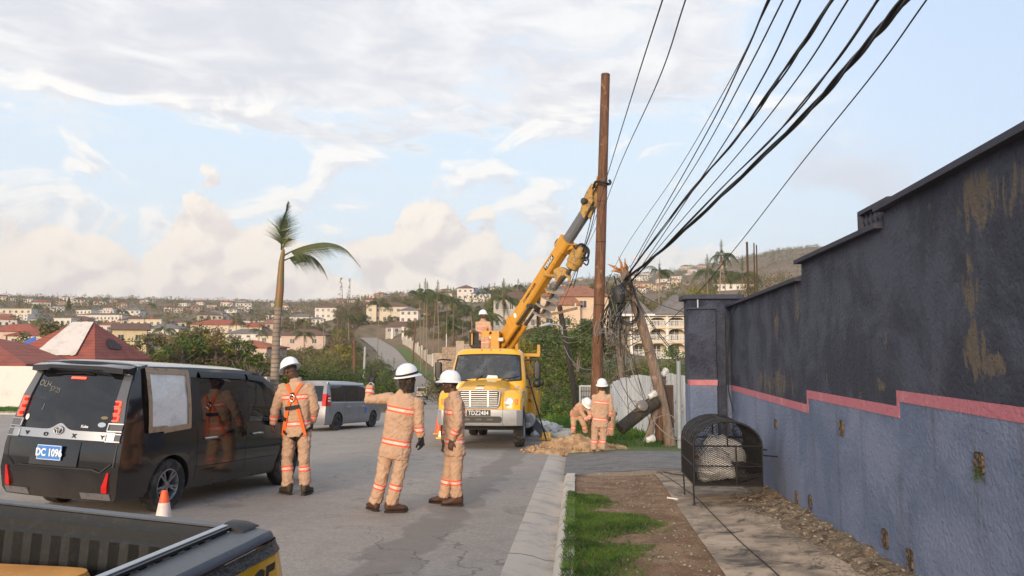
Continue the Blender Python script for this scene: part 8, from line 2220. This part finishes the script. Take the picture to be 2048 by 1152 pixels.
for j in range(3):
    if j: MB().box((ux(1325), .9, fl[j]), (ux(1390) - ux(1264), 2.4, .32)).build('balcony_floor', M_WC, bh)
    for a, b_ in zip(cols_u[:-1], cols_u[1:]):
        x0, x1 = ux(a) + .21, ux(b_) - .21; z0, z1 = fl[j] + .17, fl[j] + 1.15
        q = MB(); q.box(((x0 + x1) / 2, -.02, z1), (x1 - x0, .12, .10)); q.box(((x0 + x1) / 2, -.02, z0 + .08), (x1 - x0, .12, .08))
        n_ = max(3, int((x1 - x0) / .22))
        for k in range(n_): q.box((x0 + (x1 - x0) * (k + .5) / n_, -.02, (z0 + z1) / 2), (.09, .06, z1 - z0 - .1))
        for k in range(n_ // 2): q.tube([Vector((x0 + (x1 - x0) * (2 * k + 1) / n_ + .09 * math.cos(a_ * PI / 4), -.03, (z0 + z1) / 2 + .14 * math.sin(a_ * PI / 4))) for a_ in range(9)], .03, 4)
        q.build('balustrade', M_WHITE, bh)
        if j < 2 or True:   # arch spandrels
            q = MB(); zt = fl[j + 1] - .16; w_ = x1 - x0; rows = []
            for k in range(13):
                s_ = -1 + 2 * k / 12; rows.append([Vector(((x0 + x1) / 2 + s_ * w_ / 2, -.04, zt - .10 - .55 * (abs(s_) ** 4))), Vector(((x0 + x1) / 2 + s_ * w_ / 2, -.04, zt)), Vector(((x0 + x1) / 2 + s_ * w_ / 2, .2, zt)), Vector(((x0 + x1) / 2 + s_ * w_ / 2, .2, zt - .10 - .55 * (abs(s_) ** 4)))])
            q.loft(rows); q.build('arch', M_WC, bh)
        xm = (x0 + x1) / 2
        o = MB().box((xm, 1.97, fl[j] + 1.25), (min(1.5, w_ * .5), .08, 1.9)).build('window', M_PANE, bh)
        MB().box((xm, 1.92, fl[j] + 1.25), (.08, .06, 1.9)).box((xm, 1.92, fl[j] + 1.5), (min(1.5, w_ * .5), .05, .07)).build('window_frame', M_WHITE, o)
q = MB(); q.box((ux(1262), -5, zz(716)), (ux(1342) - ux(1182), .3, .18)); q.box((ux(1262), -5, zz(730)), (ux(1342) - ux(1182), .3, .3)); q.box((ux(1262), -5, zz(760)), (ux(1342) - ux(1182), .25, 4.4))
for k in range(44): q.box((ux(1182) + (ux(1342) - ux(1182)) * (k + .5) / 44, -5, zz(723)), (.13, .14, zz(716) - zz(730)))
q.build('terrace_balustrade', M_WHITE, bh)

house('villa', 'peach villa with terracotta roof behind the new pole', 1150, 150, 13.5, 9, 7.0, M_WP, M_RT, 0, 2.4, 4, 2, vb=662, wing=(-1.5, 5, 1.5, 5.2))
house('villa', 'grey-white house with tall windows behind the crane boom', 1030, 165, 9.5, 8, 7.2, M_WG, M_RB, 0, 1.8, 6, 2, vb=662)
# cream villa
vl = house('villa', 'large cream villa with arched verandas and brown roofs on the hillside', 775, 345, 19, 12, 7.6, M_WC, M_RB, 0, 2.3, 6, 2, vb=645, wing=(-7.4, 4.6, 2.4, 8.4))
house('villa', 'small white villa with a grey roof right of the cream villa', 817, 320, 8, 8, 5.6, M_WW, M_RG, 0, 1.8, 3, 2, vb=646)
house('house', 'red-roofed little house at the right end of the cream villa', 838, 325, 6, 7, 4.6, M_WC, M_RT, 0, 1.5, 2, 1, vb=642)
house('pavilion', 'brown roofed pavilion beside the far road below the villa', 800, 302, 12, 8, 2.8, M_WG, M_RB, 0, 2.4, 4, 1, cat='house')
house('villa', 'white villa with a brown roof left of the two bare pines', 650, 400, 12, 10, 6.4, M_WW, M_RB, 0, 2.4, 4, 2, vb=638)
fl_ = house('apartment_block', 'cream block of flats with red roofs and open balconies', 436, 285, 22, 11, 8.0, M_WC, M_RR, R(4), 2.2, 5, 2, vb=690, balcony=(1,), cat='flats')
house('apartment_block', 'lower red-roofed wing at the right end of the flats', 504, 287, 7, 9, 6.0, M_WC, M_RR, R(4), 2.0, 3, 2, vb=684, balcony=(0, 1), cat='flats')
house('house', 'pink house with a wide brown roof right of the stripped palm', 606, 225, 13.5, 9, 4.0, M_WPK, M_RB, R(2), 2.0, 2, 1, vb=696)
house('house', 'low brown roofed house behind the stripped palm trunk', 540, 235, 8, 8, 3.2, M_WC, M_RB, 0, 1.8, 2, 1, vb=690)
house('house', 'yellow house with a gabled front left of the flats', 258, 190, 8.2, 9, 4.4, M_WY, M_RB, R(25), 1.8, 2, 1, vb=692, gable=True)
house('house', 'long white house with a row of arches on the left hillside', 196, 440, 28, 10, 5.0, M_WW, M_RB, 0, 1.0, 12, 1, vb=645)
house('house', 'cream flat-roofed house with an open porch on the left', 288, 330, 15, 10, 6.4, M_WC, M_WC, 0, 1, 5, 2, vb=668, flat=True)
house('house', 'white house with a low red roof left of the cream flat-roofed one', 222, 360, 14, 9, 3.6, M_WW, M_RR, 0, 1.6, 4, 1, vb=664)
house('house', 'white bungalow on the left below the arcaded house', 122, 330, 8, 8, 3.4, M_WW, M_WW, 0, 1, 3, 1, vb=652, flat=True)
house('house', 'grey roofed white house behind the yellow gable', 320, 260, 13, 9, 4.2, M_WW, M_RG, 0, 1.8, 3, 1, vb=680)
house('house', 'wide flat concrete house at the far left edge', 22, 420, 22, 10, 6.5, M_WC, M_WG, 0, 1, 6, 2, vb=640, flat=True)
house('house', 'red roofed house low at the far left', 15, 190, 14, 9, 3.8, M_WPK, M_RR, 0, 2.0, 3, 1, vb=690)
house('house', 'small brown-red house at the left between the trees', 55, 170, 10, 8, 3.2, M_WC, M_RDR, 0, 1.8, 3, 1, vb=697)
for k, (u, v, w, lab) in enumerate(((946, 606, 14, 'white hilltop house with a blue hipped roof behind the operator'), (930, 600, 11, 'white stepped house left of the blue roof on the hilltop'), (962, 612, 12, 'white house with a blue roof below the hilltop one'))):
    house('villa', lab, u, 520 - 25 * k, w, 11, 8.0, M_WW, M_RBL if k != 1 else M_RB, 0, 2.6, 3, 2, vb=v)
house('villa', 'cream house with a domed porch high above the palm grove', 886, 480, 11, 10, 6.5, M_WC, M_RB, 0, 2.2, 3, 2, vb=606)
house('villa', 'white mansion alone on the right mountainside', 1392, 900, 22, 12, 5, M_WW, M_WW, 0, 1, 5, 1, vb=556, flat=True)
house('villa', 'cream house in a row on the right mountainside above the cream balconies', 1285, 700, 20, 12, 6, M_WY, M_RT, 0, 2, 5, 2, vb=580)
house('villa', 'white house on the right mountainside near the round crowned palm', 1330, 720, 12, 10, 6.5, M_WW, M_WW, 0, 2, 3, 2, vb=572, flat=True)
house('villa', 'peach house on the right mountainside beside the white one', 1352, 730, 12, 10, 5.5, M_WP, M_RT, 0, 1.6, 3, 2, vb=570)
house('villa', 'long white building behind the drooping palms over the wall', 1472, 400, 22, 10, 6, M_WW, M_WW, 0, 1, 6, 2, vb=592, flat=True)

# --- scattered far houses: a few kinds, copied
hp = []
for k, (wm, rm, w, h, lab) in enumerate(((M_WW, M_RR, 11, 4.6, 'small white house with a red roof on the distant hillside'), (M_WC, M_RB, 12, 5.8, 'small cream house with a brown roof on the distant hillside'), (M_WW, M_RG, 13, 5.4, 'small white house with a grey roof on the distant hillside'), (M_WPK, M_RT, 11, 5.0, 'small pink house with a terracotta roof on the distant hillside'), (M_WW, M_WW, 14, 5.6, 'small flat-roofed white house on the distant hillside'))):
    hp.append((house('far_house', lab, 100 + k * 40, 600, w, 8, h, wm, rm, 0, 1.8, 4, 1 if h < 5 else 2, flat=(k == 4), group='houses on the distant hillside', frame=False), lab))
rs_ = random.Random(33); taken = []
def far_spot(u0, u1, r0, r1, pw=1.0):
    for _ in range(40):
        u = rs_.uniform(u0, u1); r = r0 + (r1 - r0) * rs_.random() ** pw; a = az_of(u); x, y = r * math.sin(a), r * math.cos(a)
        if 60 < y < 330 and road_dist(x, y) < 9: continue
        if all((x - p[0]) ** 2 + (y - p[1]) ** 2 > (r * .03) ** 2 for p in taken[-60:]): break
    taken.append((x, y)); return x, y
for k in range(124):
    x, y = far_spot(-20, 640, 210, 430) if k >= 96 else far_spot(-20, 760, 430, 900) if k < 52 else far_spot(760, 1180, 420, 850) if k < 72 else far_spot(1060, 1480, 480, 1150)
    src, lab = hp[k % 5]; p = gpt(x, y, -.3); rz = rs_.uniform(-.5, .5) - math.atan2(x, y) * .5; s_ = rs_.uniform(.6, 1.1)
    if k < 5: src.location = p; src.rotation_euler = (0, 0, rz); src.scale = (s_,) * 3
    else: dup(src, p, rz, s_)

# --- red roofs close behind the white wall on the left
def close_roof(nm, lab, pts_eave, pk_uv, Y0, rm, wm=M_WPK, D=6):
    g = ga((pts_eave[0] + pts_eave[1]) / 2, Y0 + D); 
    ez = at(100, pts_eave[2], Y0).z; e0, e1 = at(pts_eave[0], pts_eave[2], Y0), at(pts_eave[1], pts_eave[2], Y0); pk_ = at(pk_uv[0], pk_uv[1], Y0 + D)
    t = thing(nm, lab, 'house', (pk_.x, Y0 + D, g.z)); o = t.location
    x0, x1 = e0.x - o.x, e1.x - o.x; r = MB(); ap = (pk_.x - o.x, 0, pk_.z - o.z); ez -= o.z
    r.add([(x0, -D, ez), (x1, -D, ez), (x1, D, ez), (x0, D, ez), (ap[0] - .95, 0, ap[2]), (ap[0] + .95, 0, ap[2]), (x0, -D, ez - .2), (x1, -D, ez - .2), (x1, D, ez - .2), (x0, D, ez - .2)], [(0, 1, 5, 4), (1, 2, 5), (2, 3, 4, 5), (3, 0, 4), (6, 7, 1, 0), (7, 8, 2, 1), (8, 9, 3, 2), (9, 6, 0, 3), (9, 8, 7, 6)])
    rf = r.build('roof', rm, t); MB().box(((x0 + x1) / 2, 0, (ez - .2) / 2 - .5), (x1 - x0 - 1, 2 * D - 1, ez + .8)).build('wall', wm, t)
    return t, rf, (x0, x1, ez, ap)
t, rf, (x0, x1, ez, ap) = close_roof('house', 'near house with a big red roof half covered by a white tarpaulin', (-10, 190, 719), (168, 646), 56, M_RDR, M_WPK, 4)
M_TARPW = mat('white_tarpaulin', (.66, .60, .54), .55, n=[(1.2, (.56, .50, .44), .45, .65)], bump=(1.4, .6, None, .2))
M_TARPB = mat('blue_tarpaulin', (.03, .10, .42), .45, bump=(2, .5, None, .1)); M_PATCHK = mat('dark_roof_patch', (.06, .04, .04), .9)
def roof_pt(a, b, lift=.06):
    """front slope: a along the eave 0..1, b up 0..1"""
    e = Vector((lerp(x0, x1, a), -4, ez)); p = Vector((lerp(ap[0] - .95, ap[0] + .95, a), 0, ap[2])); n_ = Vector((0, -(ap[2] - ez), 6)).normalized(); n_.z = abs(n_.z)
    return e.lerp(p, b) + Vector((0, n_.y * .0 - lift, lift))
q = MB(); V = []; cn = [roof_pt(.33, .08, .1), roof_pt(.80, .08, .1), roof_pt(.98, 1, .1), roof_pt(.0, 1, .1)]
for j in range(11):
    for i in range(15):
        V.append(cn[0].lerp(cn[1], i / 14).lerp(cn[3].lerp(cn[2], i / 14), j / 10) + Vector((0, -.02, .03)) * nz((i * .6, j * .6, 1)) + Vector((0, 0, .12 * nz((i * .9, 0, 3)))) * (j == 0))
q.add(V, [(j * 15 + i, j * 15 + i + 1, (j + 1) * 15 + i + 1, (j + 1) * 15 + i) for j in range(10) for i in range(14)]); q.build('tarpaulin', M_TARPW, rf, smooth=180)
q = MB(); pk_ = Vector((ap[0] + .95, 0, ap[2])); V = [Vector((x1, lerp(-4, 4, .5 + .16 * math.cos(k * .63) * (1 + .9 * nz((k * 2.1, 1, 1)))), ez)).lerp(pk_, .40 + .17 * math.sin(k * .63) * (1 + .9 * nz((k * 1.7, 5, 2)))) + Vector((.06, 0, .06)) for k in range(10)]; q.add(V, [tuple(range(10))]); q.build('roof_patch', M_PATCHK, rf)
t2, rf2, _e = close_roof('house', 'dark red roof cut by the left edge behind the black van', (-160, 52, 728), (-52, 672), 50, M_RDR)
q = MB(); b = ga(50, 66); q.add([at(28, 697, 64) - b, at(76, 696, 64) - b, at(72, 672, 66) - b, at(58, 678, 66) - b, at(28, 697, 68) - b, at(76, 696, 68) - b], [(0, 1, 2, 3), (4, 3, 2, 5), (0, 3, 4), (1, 5, 2), (0, 4, 5, 1)])
o = q.build('tarpaulin_shelter', M_TARPB, loc=b); tag(o, 'bright blue tarpaulin left of the white tarpaulin roof', 'tarpaulin')
close_roof('house', 'small orange-red ribbed roof above the hedge by the stripped palm', (352, 446, 726), (398, 699), 82, M_RO)
close_roof('house', 'small bright red roof just left of the stripped palm', (482, 536, 694), (505, 681), 150, M_RO)
# white boundary wall at the far side of the junction
bw = thing('boundary_wall', 'plain white boundary wall across the junction on the left', 'wall', (-30, 44, zslope(-30, 44)))
q = MB(); rows = []
for k in range(21):
    x = lerp(-50, -20.3, k / 20); y = lerp(43.2, 46.8, k / 20); zt = lerp(-.85, -1.62, sstep(x, -36, -20)); zb = zslope(x, y) - .3
    rows.append([Vector((x, y, zb)) - bw.location, Vector((x, y, zt)) - bw.location, Vector((x, y + .22, zt)) - bw.location, Vector((x, y + .22, zb)) - bw.location])
q.loft(rows); q.build('wall_panel', mat('white_wall_paint', (.74, .70, .66), .85, n=[(.8, (.64, .59, .54), .5, .7), (5, (.5, .46, .42), .66, .75)]), bw)
q = MB(); q.box(Vector((-19.9, 46.9, -2.7)) - bw.location, (.6, .5, 2.3)); q.build('end_pillar', M_WPK, bw)
# --- walls and poles along the far road
def road_off(y, o):
    s_ = (rcx(y + 2) - rcx(y - 2)) / 4; n_ = Vector((1, -s_)).normalized(); return Vector((rcx(y) + n_.x * o, y + n_.y * o))
def road_wall(nm, lab, y0, y1, off, h, m, panels, cap=None, ztop=None):
    p0 = road_off(y0, off); t = thing(nm, lab, 'wall', (p0.x, p0.y, zroad(y0)))
    for k in range(panels):
        ya, yb = lerp(y0, y1, k / panels), lerp(y0, y1, (k + 1) / panels); a, b = road_off(ya, off), road_off(yb, off); za, zb = zroad(ya), zroad(yb); zt = max(za, zb) + h
        d = (b - a).normalized(); n_ = Vector((-d.y, d.x)) * .11; P = [a + n_, b + n_, b - n_, a - n_]
        V = [(p.x - t.location.x, p.y - t.location.y, z_ - t.location.z) for z_ in (min(za, zb) - 1.2, zt) for p in P]
        MB().add(V, [(3, 2, 1, 0), (4, 5, 6, 7)] + [(i, (i + 1) % 4, 4 + (i + 1) % 4, 4 + i) for i in range(4)]).build('wall_panel', m, t)
        q = MB().box((a.x - t.location.x, a.y - t.location.y, zt - t.location.z - h / 2), (.45, .45, h + .5)); q.build('wall_pillar', m, t)
    return t
M_BEIGE = mat('beige_block', (.46, .37, .28), .9, n=[(.7, (.36, .29, .22), .45, .65), (3, (.54, .46, .37), .55, .7)])
road_wall('boundary_wall', 'beige block wall stepping down the right side of the far road', 138, 186, 9.0, 3.0, M_BEIGE, 6)
road_wall('boundary_wall', 'white wall with tall pillars along the upper far road', 192, 262, 8.0, 3.0, mat('white_block', (.60, .55, .48), .9, n=[(.6, (.48, .43, .37), .45, .65)]), 7)
for k, (u, Y, vt) in enumerate(((784, 298, 657), (806, 280, 655))):
    b = ga(u, Y); z1 = at(u, vt, Y).z; MBq = MB().box((0, 0, (z1 - b.z) / 2 - .4), (.9, .9, z1 - b.z + .8)).box((0, 0, z1 - b.z + .1), (1.2, 1.2, .25)); o = MBq.build('gate_column', M_WW, loc=b); tag(o, ('left' if k == 0 else 'right') + ' white gate column beside the pavilion on the far road', 'column')
# stone retaining wall behind the truck
st = ga(905, 118); rw = thing('retaining_wall', 'rough stone retaining wall behind the truck cab on the left', 'wall', st)
def stone_extra(T, co, c, b):
    vo = T.n('ShaderNodeTexVoronoi', feature='DISTANCE_TO_EDGE'); T.nt.links.new(co, vo.inputs['Vector']); vo.inputs['Scale'].default_value = 1.7
    v2 = T.n('ShaderNodeTexVoronoi'); T.nt.links.new(co, v2.inputs['Vector']); v2.inputs['Scale'].default_value = 1.7
    k = T.mix(v2.outputs[0], (.42, .31, .22, 1), (.30, .23, .17, 1)); return T.mix(T.smooth(vo.outputs[0], .06, .02), k, (.17, .13, .10, 1))
M_STONEW = mat('stone_wall', (.4, .3, .2), .95, extra=stone_extra)
for k, (ua, ub, va, Y) in enumerate(((868, 884, 706, 126), (884, 912, 694, 124), (912, 928, 682, 122), (928, 962, 688, 119))):
    a, b = at(ua, va, Y), at(ub, va, Y - 1.5); zb = min(gz(a.x, a.y), gz(b.x, b.y)) - 1.5
    q = MB(); V = [Vector(p) - st for z_ in (zb, a.z) for p in ((a.x, a.y, z_), (b.x, b.y, z_), (b.x, b.y + .8, z_), (a.x, a.y + .8, z_))]
    q.add(V, [(3, 2, 1, 0), (4, 5, 6, 7)] + [(i, (i + 1) % 4, 4 + (i + 1) % 4, 4 + i) for i in range(4)]); q.build('wall_panel', M_STONEW if k % 2 else M_BEIGE, rw)
# verge beside the far road
q = MB(); strip_sheet(q, lambda y: rcx(y) + RWID + .1, lambda y: rcx(y) + RWID + 5.4, 120, 250, 2, 4, lambda x, y: zroad(y) + .05, .04)
tag(q.build('roadside_grass', M_LAWN, smooth=180), kind='structure')
def rpole(lab, u0, v0, u1, v1, Y, r, m):
    a, b = at(u0, v0, Y), at(u1, v1, Y); g_ = ga(u0, Y); a.z = min(a.z, g_.z); q = MB().tube([Vector((0, 0, -.4)), (b - a) * .5, b - a], [r, r * .9, r * .75], 8); o = q.build('roadside_pole', m, smooth=50, loc=a); return tag(o, lab, 'pole', 'poles along the far road')
rpole('short brown snapped pole standing above the silver van', 709, 745, 709, 680, 72, .20, M_POLE)
rpole('white concrete post leaning beside the brown snapped pole', 727, 745, 730, 694, 74, .13, M_WW)
rpole('leaning orange-brown pole by the beige wall of the far road', 822, 717, 832, 637, 150, .20, M_POLE)
rpole('thin pole on the hillside left of the bare pines', 648, 690, 648, 640, 200, .14, M_POLEG)
rpole('thin pole on the hillside behind the pink house', 590, 660, 590, 622, 300, .18, M_POLEG)
rpole('pale post with crossbar behind the stone wall', 893, 700, 893, 668, 128, .10, M_WW)
for k, (u, v, w) in enumerate(((628, 0, 0),)): pass

# ------------------------------------------------------------------ trees over the town: a few kinds, copied
KINDS = [
 make_tree('bare_tree', 'bare brown storm-stripped tree on the hillside', 'tree', 501, 7.5, 3.2, M_LEAFB, M_BARKD, leaves=420, size=.34, clumps=18, bare=True, group='storm-stripped trees'),
 make_tree('bare_tree', 'bare grey tree with a few olive leaves on the hillside', 'tree', 502, 8.5, 3.6, M_LEAFO, M_BARKD, leaves=700, size=.36, clumps=20, bare=True, group='storm-stripped trees'),
 make_tree('leafy_tree', 'rounded olive tree among the houses on the hillside', 'tree', 503, 7.0, 3.6, M_LEAFO, M_BARK, leaves=1500, size=.48, clumps=22, low=.25, group='leafy trees on the hillside'),
 make_tree('leafy_tree', 'dense green tree among the houses on the hillside', 'tree', 504, 6.5, 3.4, M_LEAF, M_BARK, leaves=1600, size=.48, clumps=22, low=.2, group='leafy trees on the hillside'),
 make_bush('scrub_bush', 'low brown and green scrub on the hillside', 'bush', 505, 3.2, 2.8, M_LEAFO, leaves=700, size=.42, clumps=14, group='scrub on the hillside'),
 make_tree('leafy_tree', 'yellow-green tree among the houses on the hillside', 'tree', 506, 6.5, 3.2, M_LEAFY, M_BARK, leaves=1300, size=.45, clumps=20, low=.25, group='leafy trees on the hillside'),
]
used = [0] * len(KINDS)
def plant(k, x, y, s_):
    p = gpt(x, y, -.15); rz = rs_.uniform(0, 6.28)
    if not used[k]: KINDS[k].location = p; KINDS[k].rotation_euler = (0, 0, rz); KINDS[k].scale = (s_,) * 3
    else: dup(KINDS[k], p, rz, s_)
    used[k] += 1
W_ = [0, 0, 1, 1, 2, 2, 3, 4, 4, 5]
for k in range(2000):
    z_ = k % 8
    if z_ < 3: x, y = far_spot(-30, 620, 85, 420, 1.3)
    elif z_ < 5: x, y = far_spot(560, 900, 110, 420, 1.2)
    elif z_ == 5: x, y = far_spot(860, 1080, 125, 420, 1.0)
    elif z_ == 6: x, y = far_spot(1060, 1500, 135, 430, 1.0)
    elif k % 16 == 7: x, y = far_spot(620, 790, 150, 380)
    else: x, y = far_spot(-30, 1200, 280, 620, .9)
    r = math.hypot(x, y); uu = 1024 + FPX * math.tan(math.atan2(x, y) + YAW)
    if any(abs(uu - h[0]) < h[2] * 700 / h[1] + 5 and .3 * h[1] < y < h[1] + 4 for h in HS): kk = 4
    else: kk = rs_.choice(W_)
    if used[kk] >= 290: continue
    s_ = rs_.uniform(.6, 1.15)
    # keep the big houses clear of tall crowns in front
    plant(kk, x, y, s_ * (1.0 if r > 160 else .8))
# far woodland: one continuous mass
q = MB(); rg = random.Random(91)
for k in range(5200):
    u = rg.uniform(-60, 1640); r = 430 + 1250 * rg.random() ** 1.1; a = az_of(u); x, y = r * math.sin(a), r * math.cos(a)
    if u < 1150 and r > 1000 and rg.random() < .6: continue
    z = gz(x, y); s_ = rg.uniform(1.6, 3.6); mi = rg.choice((0, 0, 0, 1, 1, 3)); hh = s_ * rg.uniform(.9, 2.0)
    for j in range(15):
        c = Vector((x + rg.gauss(0, .6) * s_, y + rg.gauss(0, .6) * s_, z + rg.random() * hh)); d = Vector((rg.gauss(0, 1), rg.gauss(0, 1), rg.gauss(0, 1))).normalized() * s_ * .55; e = d.cross(Vector((rg.gauss(0, 1), rg.gauss(0, 1), rg.gauss(0, 1)))).normalized() * s_ * .32
        q.add([c - d * .5, c + e * .5, c + d * .5, c - e * .5], [(0, 1, 2, 3)], mi)
    if rg.random() < .16:
        e = Vector((x + rg.uniform(-.6, .6), y, z + hh * rg.uniform(1.2, 1.8))); q.tube([(x, y, z), e], [.24, .07], 3, mi=4)
        for _ in range(4): p_ = Vector((x, y, z)).lerp(e, rg.uniform(.45, .95)); q.tube([p_, p_ + Vector((rg.uniform(-1.6, 1.6), 0, rg.uniform(.4, 1.5)))], [.12, .05], 3, mi=4)
tag(q.build('far_woodland', [M_LEAFB, M_LEAFO, M_LEAF, M_LEAFD, M_BARKD]), 'storm-browned woodland covering the distant hillsides', 'woodland', kind='stuff')
# big skyline pieces: tall conifer left, mast right
b = ga(133, 520); t = thing('pine_tree', 'dark narrow pine standing on the left skyline', 'pine', b); cr = MB(); rg = random.Random(92)
H_ = at(133, 596, 520).z - b.z
for k in range(600): f = rg.random(); cr_ = 2.3 * (1 - f * .8); a = rg.uniform(0, 6.28); leafball(cr, Vector((math.cos(a) * cr_ * rg.random(), math.sin(a) * cr_ * rg.random(), H_ * (.12 + .88 * f))), .5, 2, .8, rg)
cr.build('crown', M_LEAFD, t); MB().tube([(0, 0, -.5), (0, 0, H_ * .97)], [.4, .1], 6).build('trunk', M_BARKD, t)
b = ga(1180, 900); o = MB().tube([(0, 0, 0), (0, 0, at(1180, 545, 900).z - b.z)], [.5, .25], 5).build('radio_mast', M_POLEG, loc=b); tag(o, 'thin radio mast on the skyline just left of the new pole', 'mast')

# ------------------------------------------------------------------ haze over the valley
def haze():
    m = bpy.data.materials.new('haze'); m.use_nodes = True; nt = m.node_tree; nt.nodes.remove(nt.nodes['Principled BSDF'])
    v = nt.nodes.new('ShaderNodeVolumePrincipled'); v.inputs['Color'].default_value = (1, .96, .92, 1); v.inputs['Density'].default_value = .0002; v.inputs['Anisotropy'].default_value = .2
    nt.links.new(v.outputs[0], nt.nodes['Material Output'].inputs[1])
    o = MB().box((0, 1280, 120), (4900, 2850, 460)).build('haze', m); tag(o, 'thin warm haze lying over the whole valley', 'haze', kind='stuff')
HAZE = True
if HAZE: haze()
